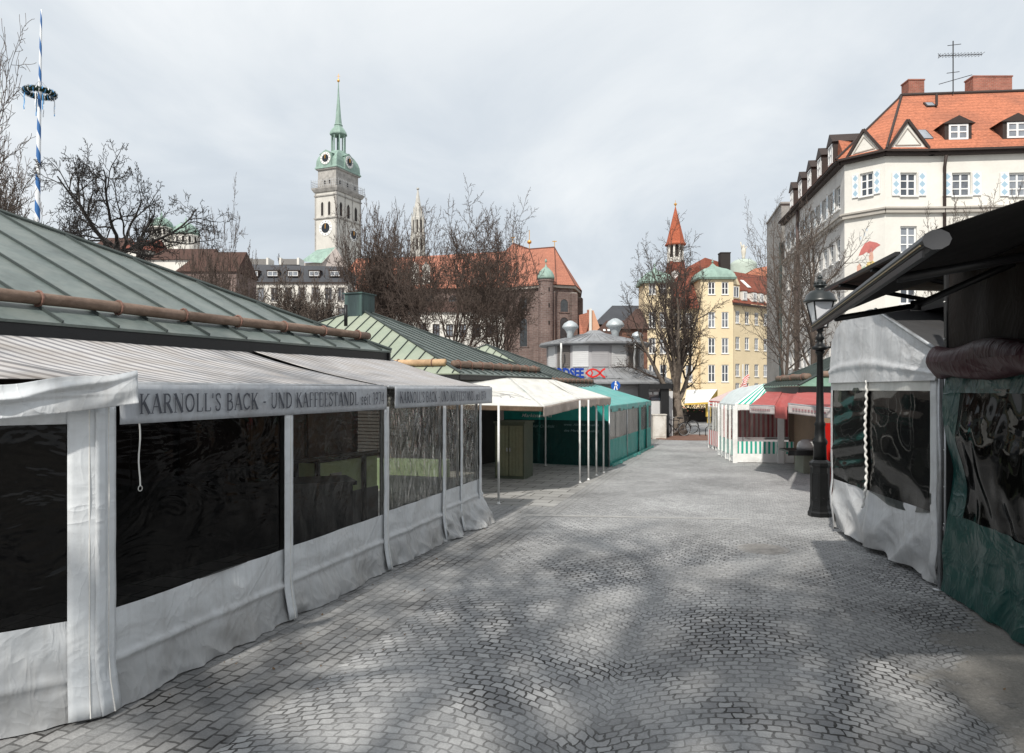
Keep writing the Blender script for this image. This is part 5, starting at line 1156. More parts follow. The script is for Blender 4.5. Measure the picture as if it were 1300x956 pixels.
def facade(name, root, O, u, n, W, Hh, holes, wm, fm, pm, depth=.18, cols=2, rows=2, bw=.07, sill=.1):
    wb = MB(); wall_mesh(wb, O, u, W, Hh, holes, n, depth); wb.build(name, wm, root)
    for i, h in enumerate(holes): window(root, O, u, n, h, fm, (pm, M['glass_light'], pm, M['glass_mid'])[(i*7+i//3+int(h[0]*3)) % 4], depth, cols, rows, bw, sill)
def zt(py, Y): return H+(494-py)/F*Y

# ---- corner building at the right
cbg = thing('corner_building', 'cream white corner building with orange tiled roof, patterned blue shutters and pointed gables', 'building', (21.6, 43.2, 0))
p0, p1, p2, p3 = V((19.95, 44.9, 0)), V((21.55, 43.2, 0)), V((24.15, 43.2, 0)), V((36.5, 42.0, 0))
pf = V((22.4, 61.5, 0)); ZE = 16.0
def fr_of(a, b):
    u = (b-a); L = u.length; u.normalize(); n = V((u.y, -u.x, 0)); return u, n, L
def ux_at(a, u, px):                     # distance along wall a+u*k seen at column px
    k = (px-650)/F; return (k*a.y-a.x)/(u.x-k*u.y)
M['shut'] = None
def shutter_mat():
    m, nt, N, L, b = newmat('white shutter with blue diamonds')
    v = coords(nt, 'UV'); s = N.new('ShaderNodeSeparateXYZ'); L.new(v, s.inputs[0])
    def tri(x, p): return math_(nt, 'ABSOLUTE', math_(nt, 'SUBTRACT', math_(nt, 'FRACT', math_(nt, 'DIVIDE', x, p)), .5))
    d = math_(nt, 'ADD', tri(s.outputs[0], 1.0), tri(s.outputs[1], 1.0))
    c = mixc(nt, ramp(nt, d, [(.40, 1.0), (.46, 0.0)]), (.74, .76, .77), (.34, .48, .58)); L.new(c, b.inputs['Base Color']); b.inputs['Roughness'].default_value = .6; return m
M['shut'] = shutter_mat()
def shutter(root, O, u, n, x0, x1, z0, z1):
    mb = MB(); o = O+u*x0+Z*z0+n*.03; w_, h_ = x1-x0, z1-z0
    mb.obox(o, u*w_, Z*h_, n*.04)
    q = o+n*.043; mb.add([q, q+u*w_, q+u*w_+Z*h_, q+Z*h_], [[0, 1, 2, 3]], 0, [(0, 0), (1, 0), (1, 3), (0, 3)])
    for i, uu in enumerate(mb.uv):
        if uu is None: mb.uv[i] = [(.5, .02)]*len(mb.f[i])
    f = MB()
    for a, b, c, d in ((-.01, .03, -.01, h_+.01), (w_-.03, w_+.01, -.01, h_+.01)): f.obox(o+u*a+Z*c, u*(b-a), Z*(d-c), n*.055)
    for z in (-.01, h_/3, 2*h_/3, h_-.02): f.obox(o+u*.03+Z*z, u*(w_-.06), Z*.03, n*.052)
    s = mb.build('shutter', M['shut'], root); f.build('shutter_frame', M['white_frame'], s)
bases = {}
for key, a, b, wins in (('A', p0, p1, [(1091.5, 1108.5)]), ('B', p1, p2, [(1143, 1164)]), ('C', p2, p3, [(1208.5, 1232.5), (1281, 1304), (1350, 1374), (1420, 1444)])):
    u, n, L = fr_of(a, b); holes = []
    for (x0, x1) in wins:
        k0, k1 = ux_at(a, u, x0), ux_at(a, u, x1); k0, k1 = sorted((k0, k1)); Yc = a.y+u.y*(k0+k1)/2
        for (pt, pb) in ((219, 249), (287, 321), (352, 386), (418, 452)):
            if key == 'A' and pt != 219: continue
            if key == 'B' and pt > 300: pass
            holes.append((k0, k1, zt(pb, Yc), zt(pt, Yc)))
    facade('wall', cbg, a, u, n, L, ZE, holes, M['white_wall'], M['white_frame'], M['glass'], .2, 2, 3, .09, .14)
    for h in holes:
        if h[3] > 13: 
            sw_ = (h[1]-h[0])*.45
            for s0 in (h[0]-sw_-.06, h[1]+.06):
                if s0 > .05 and s0+sw_ < L-.02 or key == 'A': shutter(cbg, a, u, n, max(.03, s0), min(L-.03, s0+sw_), h[2]+.02, h[3]-.02)
    x = MB(); x.obox(a+n*.0+Z*12.45-u*.05, u*(L+.1), n*.20, Z*.22); x.obox(a-u*.1+Z*(12.67), u*(L+.2), n*.28, Z*.10); x.build('cornice', M['cornice'], cbg)
    x = MB(); x.obox(a-u*.12+Z*(ZE-.25), u*(L+.24), n*.30, Z*.16); x.obox(a-u*.22+Z*(ZE-.09), u*(L+.44), n*.50, Z*.12); x.build('eave', M['trim_dark'], cbg)
u, n, L = fr_of(pf, p0)
holes = []
Yp = [(1067, 1075), (1056, 1062.5), (1047, 1052.5), (1040, 1044.5), (1033.5, 1037.5), (1027.5, 1031), (1022, 1025.2), (1016.5, 1019.4), (1011.3, 1014), (1006, 1008.6), (1001.5, 1003.8)]
kk = [0.9+i*1.52 for i in range(10)]
for k in kk:
    k0 = L-k-.95; 
    for z0 in (13.35, 10.2, 7.0, 3.9): holes.append((k0, k0+.95, z0, z0+1.45))
facade('wall', cbg, pf, u, n, L, ZE, holes, mat('grey white render', (.60, .585, .56), .85, .1, dirt=(.4, .38, .36), dirt_amt=.5), M['white_frame'], M['glass'], .2, 2, 3, .08, .12)
for h in holes:
    if h[2] > 12: shutter(cbg, pf, u, n, h[0]-.34, h[0]-.04, h[2], h[3])
x = MB(); x.obox(pf+Z*12.45, u*L, n*.2, Z*.22); x.obox(pf+Z*12.67, u*L, n*.28, Z*.1); x.build('cornice', M['cornice'], cbg)
x = MB(); x.obox(pf-u*.1+Z*(ZE-.25), u*(L+.1), n*.3, Z*.16); x.obox(pf-u*.1+Z*(ZE-.09), u*(L+.2), n*.5, Z*.12); x.build('eave', M['trim_dark'], cbg)
# roof: hipped round the corner
e = .45
E0, E1, E2_, E3, EF = V((19.4, 44.8, ZE)), V((21.4, 42.75, ZE)), V((24.2, 42.75, ZE)), V((36.6, 41.6, ZE)), V((21.85, 61.5, ZE))
zr = ZE+5.35; Rc = V((25.3, 48.6, zr+.0)); RE = V((38, 47.4, zr)); RF = V((28.2, 62, zr-.5))
x = MB(); x.poly(EF, E0, Rc, RF); x.poly(E0, E1, Rc); x.poly(E1, E2_, Rc); x.poly(E2_, E3, RE, Rc)
bk = V((0, 9, 0)); x.poly(Rc, RE, RE+V((2, 7, -5.3)), RF+V((6, 0, -5))); x.poly(RF, Rc, RF+V((6, 0, -5)))
rfm = x.build('roof', M['tile_or'], cbg)
x = MB(); x.tube([Rc+Z*.02, RE+Z*.02], .13, 6); x.tube([Rc+Z*.02, RF+Z*.02], .13, 6); x.tube([E1+Z*.05, Rc], .08, 6); x.tube([E0+Z*.05, Rc], .08, 6); x.build('ridge', M['trim_dark'], rfm)
def tri_gable(a, b, apex, depthv, mname='gable'):
    x = MB(); n = (b-a).cross(Z).normalized(); n = n if n.y < 0 else -n
    x.poly(a, b, apex); g = x.build(mname, M['white_wall'], cbg)
    t = MB(); t.bar(a+n*.06-Z*.03, apex+n*.06+Z*.06, .15, .13, up=n); t.bar(b+n*.06-Z*.03, apex+n*.07+Z*.06, .15, .13, up=n); t.build('gable_trim', M['trim_dark'], g)
    t = MB(); ctr = (a+b+apex)/3; aa, bb_, cc_ = [lerp(ctr, q, .62)+n*.03 for q in (a, b, apex)]
    t.bar(aa, bb_, .05, .04, up=n); t.bar(bb_, cc_, .05, .04, up=n); t.bar(cc_, aa, .05, .04, up=n); t.build('gable_moulding', M['cornice'], g)
    t = MB(); t.poly(a, apex, apex+depthv, a+depthv*.0+depthv*.05); t.poly(b, apex, apex+depthv, b+depthv*.05); t.build('gable_roof', M['tile_or'], g)
def PP(px, py, Y): return P(px, py, Y)
tri_gable(PP(1075.5, 201, 44.55), PP(1120, 189.5, 43.1), PP(1097, 166, 43.85), V((1.6, 2.2, .0)))
tri_gable(PP(1127, 189, 42.95), PP(1179, 188, 42.95), PP(1151.6, 154, 42.95), V((.4, 3.0, 0)))
x = MB(); ga_, gb_, gc_ = PP(1073, 202, 45), PP(1061.5, 214, 47.5), PP(1064.5, 178, 46.4); x.poly(ga_, gb_, gc_); x.poly(ga_, gc_, gc_+V((2.5, .8, 0)), ga_+V((.2, .1, 0))); x.poly(gb_, gc_, gc_+V((2.5, .8, 0))); x.build('side_gable', M['tile_or'], cbg)
# dormers
def dormer(px, pyt, pyb, Y, w_, facing=V((-.08, -1, 0)), face_m='trim_dark'):
    f = facing.normalized(); r = V((-f.y, f.x, 0)); c = P(px, pyb, Y); h = (pyb-pyt)/F*Y
    d = MB(); d.obox(c-r*w_/2, r*w_, -f*2.2, Z*h*.70)
    d.prism([c-r*(w_*.62)+f*.12+Z*h*.68, c+r*(w_*.62)+f*.12+Z*h*.68, c+Z*h+f*.12], -f*2.6)
    dd = d.build('dormer', M[face_m], cbg)
    window(dd, c-r*w_/2+Z*0, r, f, (w_*.14, w_*.86, h*.05, h*.66), M['white_frame'], M['glass_light'], .02, 2, 2, .10)
dormer(1216.5, 147, 179, 43.5, 1.50); dormer(1291, 144, 177, 43.1, 1.55); dormer(1366, 141, 175, 42.7, 1.55)
uL = (p0-pf).normalized(); nL = V((uL.y, -uL.x, 0))
for k in (2.6, 5.3, 8.0, 10.8, 13.6):
    c = p0-uL*k+nL*.0; c.z = ZE+.35
    d = MB(); r = uL; w_ = 1.25; h = 2.1
    d.obox(c-r*w_/2+nL*.1, r*w_, -nL*2.2, Z*h*.7); d.prism([c-r*w_*.62+nL*.2+Z*h*.68, c+r*w_*.62+nL*.2+Z*h*.68, c+nL*.2+Z*h], -nL*2.6); dd = d.build('dormer', M['trim_dark'], cbg)
    window(dd, c-r*w_/2+nL*.1, r, nL, (w_*.14, w_*.86, h*.08, h*.66), M['white_frame'], M['glass_light'], .02, 2, 2, .10)
def rooflight(px, py, t, w_, h_):        # t: how far up the roof between the eave and the ridge
    base = lerp(V((P(px, 0, 43).x, 43, ZE)), V((P(px, 0, 43).x, 48.5, zr)), t); k = (px-650)/F; base.x = k*base.y
    s = V((0, 5.75, 5.35)).normalized(); nn = V((0, -s.z, s.y)); x = MB(); x.obox(base-V((w_/2, 0, 0))+nn*.05, V((w_, 0, 0)), s*h_, nn*.10); q = x.build('rooflight', M['trim_dark'], rfm)
    x = MB(); x.obox(base-V((w_/2-.08, 0, 0))+nn*.15+s*.08, V((w_-.16, 0, 0)), s*(h_-.16), nn*.02); x.build('pane', M['glass_light'], q)
rooflight(1178, 175, .15, .72, 1.3); rooflight(1182, 132, .74, .6, .6)
x = MB(); c = P(1189, 128, 46.8); x.tube([c-Z*.3, c+Z*.5], .08, 8); x.build('roof_pipe', M['trim_dark'], rfm)
M['chim'] = brick('red brick chimney', (.30, .10, .07), (.38, .14, .10), (.3, .2, .16), .25, .09, .012)
for (xa, xb, yt, yb, Y) in ((1153.5, 1173.5, 101, 116, 48.7), (1235.5, 1285, 96.5, 114, 48.3)):
    a = P(xa, yb, Y); b = P(xb, yt, Y); x = MB(); x.obox(V((a.x, Y, a.z-.6)), V((b.x-a.x, 0, 0)), V((0, .9, 0)), Z*(b.z-a.z+.6)); x.obox(V((a.x-.04, Y-.04, b.z-.05)), V((b.x-a.x+.08, 0, 0)), V((0, .98, 0)), Z*.08); x.build('chimney', M['chim'], rfm)
# drainpipe
u, n, L = fr_of(p2, p3)
x = MB(); q = p2+u*ux_at(p2, u, 1198)+n*.12; x.tube([q+Z*(ZE-.3)+n*.2, q+Z*(ZE-.9), q+Z*0], .09, 8); x.build('drainpipe', M['trim_dark'], cbg, smooth=True)
x = MB(); q = p0-uL*11.6+nL*.12; x.tube([q+Z*(ZE-.3), q], .14, 8); x.build('drainpipe', mat('brown drainpipe', (.10, .07, .065), .6, .1), cbg, smooth=True)
# wall painting on the chamfer: lady shape with a red parasol, painted flat
u, n, L = fr_of(p0, p1); Yc = 44.2
pnt = MB(); pm_ = [mat('painted rose red', (.52, .17, .15), .85, .25), mat('painted skin', (.62, .36, .28), .85, .1), mat('painted ochre', (.66, .50, .20), .85, .2), mat('painted sage', (.42, .50, .36), .85, .2), mat('painted grey blue', (.58, .63, .68), .85, .1)]
def mp_(px, py, lay): 
    k = (px-650)/F; d = (k*p0.y-p0.x)/(u.x-k*u.y); q = p0+u*d; return V((q.x, q.y, zt(py, q.y)))+n*(.006+.003*lay)
def shape(pts, m, lay): pnt.poly(*[mp_(x, y, lay) for x, y in pts], m=m)
shape([(1090, 325), (1093, 317), (1098, 309), (1104, 306), (1108, 307), (1106, 316), (1104, 322), (1100, 320), (1096, 323)], 0, 1); shape([(1108, 307), (1113, 308), (1118, 311), (1113, 314), (1109, 318), (1106, 322), (1104, 320), (1106, 314)], 0, 1)
shape([(1105, 320), (1108, 320), (1109, 327), (1108, 331), (1104, 331), (1103, 326)], 1, 2); shape([(1105.5, 315), (1106.2, 315), (1106.2, 345), (1105.5, 345)], 4, 1)
shape([(1101, 333), (1108, 331), (1112, 334), (1113, 344), (1110, 352), (1099, 354), (1098, 342)], 2, 1); shape([(1094, 340), (1098, 337), (1100, 344), (1098, 356), (1091, 360), (1091, 348)], 3, 2); shape([(1088, 338), (1092, 334), (1094, 340), (1091, 350), (1088, 356)], 1, 1)
for xx, zz in ((1097, 295), (1100, 289), (1116, 330), (1092, 300)): shape([(xx, zz), (xx+2, zz+1), (xx+1.5, zz+5), (xx-.5, zz+4)], 4, 1)
pnt.build('wall_painting', pm_, cbg)
# aerial
an = thing('roof_aerial', 'thin television aerial mast on the orange roof of the corner building', 'aerial', P(1210, 112, 48)); am = MB(); c = P(1210, 114, 48)
am.tube([c-Z*.3, P(1210, 52, 48)], .035, 6)
for py, a, b in ((70, -19, 37), (92, -8, 8), (103, -18, 24), (57, -7, 10)):
    am.tube([P(1210+a, py+(1 if py != 103 else 4), 48.0), P(1210+b, py-(1 if py != 103 else 8), 48.3)], .022, 5)
for i in range(13): q = lerp(P(1196, 70.5, 48.05), P(1246, 69, 48.25), i/12); am.tube([q-V((0, .35, .0)), q+V((0, .35, .0))], .014, 4); am.tube([q-Z*.12, q+Z*.12], .012, 4)
am.tube([P(1191, 68, 47.9), P(1194, 72, 48.4)], .02, 4); am.tube([P(1191, 74, 47.9), P(1194, 68, 48.4)], .02, 4)
am.build('mast', M['black'], an)
# grey party wall of the neighbour further down the street
gw = thing('neighbour_building', 'tall narrow grey rendered end wall at the far end of the corner building', 'building', P(1000, 494, 63))
x = MB(); a = P(992, 494, 63); a.z = 0; x.obox(a, V((3.5, -.2, 0)), V((1.5, 8, 0)), Z*zt(259, 63)); x.obox(a+Z*zt(259, 63)-V((.12, .15, 0)), V((3.7, -.2, 0)), V((1.5, 8, 0)), Z*.15); x.build('wall', mat('rough grey render', (.34, .33, .315), .9, .2, .5, 8, .3, dirt=(.17, .165, .155), dirt_amt=.6, dscale=.5), gw)
x = MB(); x.tube([a+V((-.1, -.1, 0)), a+V((-.1, -.1, 14.6))], .12, 8); x.build('downpipe', M['copper_dark'], gw)

# ---- yellow building with the two domed corner towers
yb = thing('yellow_building', 'pale yellow building with two green copper domed corner towers and dark red roof', 'building', (22, 90, 0))
YY = 90.0
def X_(px, Y=YY): return (px-650)/F*Y
ux_ = V((1, 0, 0)); uy_ = V((0, 1, 0)); nf_ = V((0, -1, 0))
rows_ = ((358, 374), (396, 416), (429, 449), (463, 485))
def tower(x0, x1, ztop, wins):
    a = V((X_(x0), YY, 0)); W = X_(x1)-X_(x0); hs = []
    for px in wins:
        for i, (t, b) in enumerate(rows_): hs.append((X_(px)-a.x-.42, X_(px)-a.x+.42, zt(b, YY), zt(t, YY)))
    facade('tower_wall', yb, a, ux_, nf_, W, ztop, hs, M['yellow'], M['white_frame'], M['glass'], .15, 2, 2, .1, .1)
    x = MB(); x.obox(a+V((0, .02, 0)), uy_*4, -Z*0+Z*ztop, ux_*.02); x.obox(a+V((W, .02, 0)), uy_*4, Z*ztop, -ux_*.02); x.obox(a+V((0, 4, 0)), ux_*W, Z*ztop, uy_*.02); x.build('tower_side', M['yellow'], yb)
    c = a+V((W/2, 2, ztop)); x = MB(); r = W/2+.3
    x.loft(c, ux_, uy_, [(r, 2.3, -.25), (r+.05, 2.4, 0), (r*.97, 2.25, .10), (r*.93, 2.1, .45), (r*.82, 1.8, .80), (r*.62, 1.35, 1.12), (r*.40, .85, 1.32), (r*.16, .35, 1.6), (.06, .06, 2.0)])
    x.build('dome', M['verdigris'], yb); x = MB(); x.lathe(c+Z*1.9, [(.03, 0), (.05, .15), (.14, .25), (.14, .38), (.03, .5), (.02, .75)], 8); x.build('finial', M['verdigris'], yb)
tower(818, 851.5, zt(357, YY), (828, 842)); tower(889.5, 931, zt(352, YY), (903.5, 920.5))
hs = [(X_(px)-X_(851.5)-.42, X_(px)-X_(851.5)+.42, zt(b, YY), zt(t, YY)) for px in (863, 877) for t, b in rows_[1:]]
facade('wall', yb, V((X_(851.5), YY+.9, 0)), ux_, nf_, X_(889.5)-X_(851.5), zt(389, YY), hs, M['yellow'], M['white_frame'], M['glass'], .15, 2, 2, .1, .1)
wu_ = V((math.sin(R(52)), math.cos(R(52)), 0)); wn_ = V((wu_.y, -wu_.x, 0)); wa = V((X_(931), YY+.3, 0)); WL = 17.0; zE2 = zt(384, YY)
hs = []
for px in (936.5, 948.5, 960.6, 972, 983.5, 995, 1007):
    k = ux_at(wa, wu_, px)
    for z0 in (zt(411, 91.5), zt(444, 91.5), zt(478, 91.5), 1.5): hs.append((k-.45, k+.45, z0, z0+1.55))
facade('wing_wall', yb, wa, wu_, wn_, WL, zE2, hs, M['yellow'], M['white_frame'], M['glass'], .15, 2, 2, .1, .1)
# main roofs
x = MB(); inn = -wn_
ra0 = wa+wn_*.5-wu_*.3+Z*zE2; ra1 = wa+wu_*WL+wn_*.5+Z*zE2; rb0 = ra0+inn*5.6+Z*5.1-wu_*0; rb1 = ra1+inn*5.6+Z*5.1
x.poly(ra0, ra1, rb1, rb0); x.poly(rb0, rb1, rb1+inn*6-Z*5, rb0+inn*6-Z*5); x.poly(ra0, rb0, rb0+inn*6-Z*5)
wr = x.build('wing_roof', M['tile_r'], yb)
x = MB(); x.obox(ra0-Z*.25, wu_*WL, inn*.3, Z*.2); x.build('wing_eave', M['trim_dark'], yb)
x = MB(); ca, cb_ = V((X_(850), YY+.5, zt(391, YY))), V((X_(892), YY+.5, zt(391, YY)))
k0_ = V((X_(866, 97), 97, zt(343, 97))); k1_ = V((X_(895, 97), 97, zt(327, 97))); k2_ = V((X_(925, 98), 98, zt(336, 98)))
x.poly(ca, cb_, k1_, k0_); x.poly(cb_, V((X_(925), 94, zt(360, 94))), k2_, k1_); x.poly(ca, k0_, k0_+V((-5, 5, -6))); x.poly(k0_, k1_, k2_, k2_+V((0, 6, -5)), k0_+V((0, 6, -5)))
x.build('centre_roof', M['tile_r'], yb)
x = MB(); x.obox(V((X_(915, 96), 96, zt(352, 96))), V((1.25, 0, 0)), V((0, 1.2, 0)), Z*3.1); x.obox(V((X_(915, 96)-.05, 95.95, zt(352, 96)+3.1)), V((1.35, 0, 0)), V((0, 1.3, 0)), Z*.12); x.build('chimney', mat('sooty chimney', (.035, .03, .028), .8, .2), yb)
def on_wing(k, t): return lerp(ra0+wu_*k, rb0+wu_*k, t)
for px, big in ((938, 1), (948.5, 0), (961, 0), (969.5, 0), (980, 0), (991, 0)):
    k = ux_at(ra0, wu_, px)-.0; c = on_wing(k, .08 if not big else .10); w_, h = (.95, 1.35) if not big else (1.5, 1.9)
    d = MB(); d.obox(c-wu_*w_/2+wn_*.15, wu_*w_, inn*1.9, Z*h*.85)
    if big: d.prism([c-wu_*.85+wn_*.2+Z*1.6, c+wu_*.85+wn_*.2+Z*1.6, c+wn_*.2+Z*2.7], inn*2.6)
    dd = d.build('dormer', M['yellow'] if big else M['white_wall'], yb)
    x = MB(); x.obox(c-wu_*(w_/2+.08)+wn_*.2+Z*h*.85, wu_*(w_+.16), inn*2, Z*.1); x.build('dormer_roof', M['tile_r'], dd)
    window(dd, c-wu_*w_/2+wn_*.15, wu_, wn_, (w_*.15, w_*.85, h*.08, h*.78), M['white_frame'], M['glass'], .02, 2, 1, .1)
for k, t in ((3.6, .58), (6.7, .50)):
    c = on_wing(k, t); s = (rb0-ra0).normalized(); nn = s.cross(wu_); nn = nn if nn.z > 0 else -nn; x = MB(); x.obox(c+nn*.05, wu_*.65, s*1.6, nn*.1); q = x.build('rooflight', M['white_frame'], wr)
# slender old tower with the red spire
ot = thing('spire_tower', 'slender tower with steep red spire and white arcaded lantern behind the yellow building', 'tower', (X_(857.5, 99), 99, 0))
c = V((X_(857.5, 99), 99, 0)); sc_ = 99/F
x = MB(); x.lathe(c, [(1.7, 0), (1.7, zt(378, 99)), (1.9, zt(362, 99)), (1.35, zt(333, 99))], 4, a0=PI/4); x.build('base', M['tile_r'], ot)
x = MB(); x.lathe(c, [(1.12, zt(334, 99)), (1.12, zt(328, 99)), (1.0, zt(327.5, 99))], 8, a0=PI/8); x.build('lantern_base', M['white_wall'], ot)
zl0, zl1 = zt(328, 99), zt(311, 99)
x = MB(); x.lathe(c, [(.72, zl0), (.72, zl1)], 8, a0=PI/8); x.build('lantern_core', M['opening'], ot)
x = MB()
for i in range(8):
    a = PI/8+i*PI/4; d = V((math.cos(a), math.sin(a), 0)); x.lathe(c+d*.95, [(.16, zl0), (.14, zl0+.1), (.14, zl1-.3), (.2, zl1)], 8)
    a2 = a+PI/4; d2 = V((math.cos(a2), math.sin(a2), 0)); p_, q_ = c+d*.95, c+d2*.95
    for j in range(6): t0, t1 = j/6, (j+1)/6; z0 = zl1-.45+.4*math.sin(PI*(t0+t1)/2); x.obox(lerp(p_, q_, t0)+Z*z0, (q_-p_)/6, (d+d2)*-.05, Z*(zl1-z0))
x.build('arcade', M['white_wall'], ot)
x = MB(); x.lathe(c, [(1.38, zl1-.1), (1.42, zl1+.05), (1.2, zl1+.35), (.62, zt(285, 99)), (.06, zt(263, 99))], 8, a0=PI/8); x.build('spire', tiles('red spire tiles', (.42, .12, .065), .3, amt=.25), ot)
x = MB(); x.lathe(c, [(.05, zt(263.5, 99)), (.07, zt(261, 99)), (.2, zt(260, 99)), (.2, zt(258.6, 99)), (.03, zt(257.5, 99)), (.02, zt(254, 99))], 8); x.build('finial', M['gold'], ot)
x = MB(); cf_ = V((X_(857.5, 97.2), 97.3, zt(349, 97.3))); x.lathe(V((0, 0, 0)), [(.55, 0), (.55, .05)], 18)
for i, v_ in enumerate(x.v): x.v[i] = rot @ v_ + cf_
x.build('clock_face', M['clock_white'], ot)
# statue dome and orange roof far right
sd_ = thing('domed_building', 'pale green dome with a small white figure and orange roof behind the yellow building', 'building', (X_(945, 150), 150, 0))
c = V((X_(944, 150), 150, 0)); x = MB(); x.lathe(c, [(2.6, 0), (2.6, zt(337, 150)), (2.5, zt(334, 150)), (1.7, zt(330.5, 150)), (.5, zt(329, 150)), (.1, zt(328.5, 150))], 16); x.build('dome', mat('pale copper dome', (.42, .48, .42), .7, .15), sd_, smooth=True)
x = MB(); z0 = zt(329, 150); x.lathe(c, [(.35, z0), (.3, z0+.4), (.42, z0+1.0), (.5, z0+1.6), (.35, z0+2.1), (.2, z0+2.3), (.28, z0+2.55), (.22, z0+2.8), (.0, z0+2.95)], 10); x.tube([c+V((.3, 0, z0+1.9)), c+V((.7, 0, z0+2.6))], .12, 6); x.tube([c+V((-.3, 0, z0+1.9)), c+V((-.6, 0, z0+3.4))], .12, 6); x.build('statue', mat('statue stone', (.6, .56, .48), .8, .1), sd_, smooth=True)
x = MB(); a, b = V((X_(944, 118), 118, zt(350, 118))), V((X_(1010, 118), 118, zt(350, 118))); x.obox(V((a.x, 118.5, 0)), V((b.x-a.x, 0, 0)), V((0, 10, 0)), Z*a.z); x.build('wall', M['yellow'], sd_)
x = MB(); x.poly(a-V((0, 0, .1)), b, V((X_(1005, 123), 123, zt(332, 123))), V((X_(958, 123), 123, zt(341, 123)))); x.poly(V((X_(1005, 123), 123, zt(332, 123))), V((X_(958, 123), 123, zt(341, 123))), a+V((0, 10, 0)), b+V((0, 10, 0))); x.build('roof', M['tile_or'], sd_)

# ---- brick church
ch = thing('brick_church', 'red brick church with orange roof and round stair turret with green cap', 'church', (3, 94, 0))
def C_(px, Y, z=0): return V(((px-650)/F*Y, Y, z))
ze = zt(363, 95)
foot = [C_(452, 99), C_(640, 97), C_(686, 94.5), C_(702, 94), C_(727, 95), C_(734, 100), C_(734, 112)]
x = MB()
for i in range(len(foot)-1): a, b = foot[i], foot[i+1]; x.poly(a, b, b+Z*ze, a+Z*ze)
x.build('wall', M['brickw'], ch)
x = MB()
for i in range(1, len(foot)-1):
    a, b = foot[i], foot[i+1]; u = (b-a).normalized(); n = V((u.y, -u.x, 0)); x.obox(a-u*.15+Z*(ze-.35), u*((b-a).length+.3), n*.35, Z*.3)
    if i > 1: x.obox(b-u*.35+Z*0, u*.7, n*.5, Z*(ze-.9))
x.build('cornice', M['cornice'], ch)
x = MB()
for i in (2, 3, 4):
    a, b = foot[i], foot[i+1]; u = (b-a).normalized(); n = V((u.y, -u.x, 0)); x.obox(b-u*.4+Z*0, u*.8, n*.6, Z*(ze-1.0))
x.obox(foot[2]-V((.9, 0, 0)), V((.8, -.1, 0)), V((0, -.7, 0)), Z*(ze-1)); x.obox(foot[1]-V((.4, 0, 0)), V((.8, -.1, 0)), V((0, -.5, 0)), Z*(ze-1))
for xx in (470, 500, 530, 560, 590, 618): q = lerp(foot[0], foot[1], (xx-452)/188); x.obox(q, V((.8, 0, 0)), V((0, -.5, 0)), Z*(ze-1))
x.build('buttress', M['brickw'], ch)
def eo(p, d=.6): 
    c = V((3, 104, 0)); return p+(p-c).normalized()*d
ev_ = [V((foot[0].x, foot[0].y-.6, ze)), V((foot[1].x, foot[1].y-.6, ze)), eo(foot[2])+Z*ze, eo(foot[3])+Z*ze, eo(foot[4])+Z*ze, eo(foot[5])+Z*ze, eo(foot[6])+Z*ze]
R0 = C_(651, 104, zt(309, 104)); Rm = C_(672, 103, zt(316.5, 103)); R1 = C_(704, 102, zt(314, 102)); RL = C_(455, 107, zt(330, 107)); RM = C_(641, 106, zt(319, 106))
x = MB(); x.poly(ev_[0], ev_[1], RM, RL); x.poly(ev_[1], ev_[2], Rm, R0); x.poly(ev_[1], R0, RM); x.poly(ev_[2], ev_[3], R1, Rm); x.poly(ev_[3], ev_[4], R1); x.poly(ev_[4], ev_[5], R1); x.poly(ev_[5], ev_[6], R1)
bkp = [C_(455, 116, ze), C_(640, 116, ze), C_(734, 114, ze)]; x.poly(RL, RM, bkp[1], bkp[0]); x.poly(RM, R0, Rm, R1, bkp[2], bkp[1]); x.poly(ev_[6], bkp[2], R1)
x.build('roof', M['tile_o'], ch)
x = MB(); x.tube([R0, Rm], .12, 5); x.tube([Rm, R1], .12, 5); x.tube([Rm, ev_[2]], .07, 5); x.tube([R1, ev_[3]+(ev_[4]-ev_[3])*.1], .07, 5); x.tube([R1, ev_[4]], .07, 5); x.build('hip_line', mat('dark hip line', (.12, .05, .035), .7, .2), ch)
x = MB()
for q, big in ((R0, 0), (Rm, 1), (R1, 0)):
    x.tube([q, q+Z*(.9 if not big else 2.6)], .05, 5)
    if big: x.lathe(q+Z*.7, [(.0, 0), (.26, .12), (.32, .3), (.26, .48), (0, .6)], 10)
    else: x.obox(q+V((-.3, 0, .75)), V((.6, 0, 0)), V((0, .05, 0)), Z*.12)
x.build('finial', M['gold'], ch)
tc_ = C_(693, 93.2); x = MB(); zt1 = zt(355, 93.2); x.lathe(tc_, [(.93, 0), (.93, zt1-.3), (1.02, zt1-.25), (1.02, zt1)], 20); tw = x.build('stair_turret', M['brickw'], ch, smooth=False)
x = MB(); x.lathe(tc_, [(1.08, zt1), (1.10, zt1+.25), (1.02, zt1+.55), (.82, zt1+.95), (.45, zt1+1.35), (.15, zt1+1.6), (.05, zt1+1.9), (.03, zt1+2.1), (.15, zt1+2.2), (.12, zt1+2.45), (.02, zt1+2.6)], 20); x.build('cap', M['verdigris'], tw, smooth=True)
x = MB()
for z in (zt(368, 93), zt(388, 93), zt(410, 93)): x.box(tc_+V((.35, -.86, z)), (.16, .1, .45), .4)
x.build('slit', M['opening'], tw)
def cw_(seg, px, pyt, pyb, w_, rnd=False):
    a, b = foot[seg], foot[seg+1]; u = (b-a).normalized(); n = V((u.y, -u.x, 0)); k = ux_at(a, u, px); Y = a.y+u.y*k
    z0, z1 = zt(pyb, Y), zt(pyt, Y); arch_window(ch, a, u, n, k, z0, w_, z1-z0, M['brickw'], M['arch_glass'], surround=.22)
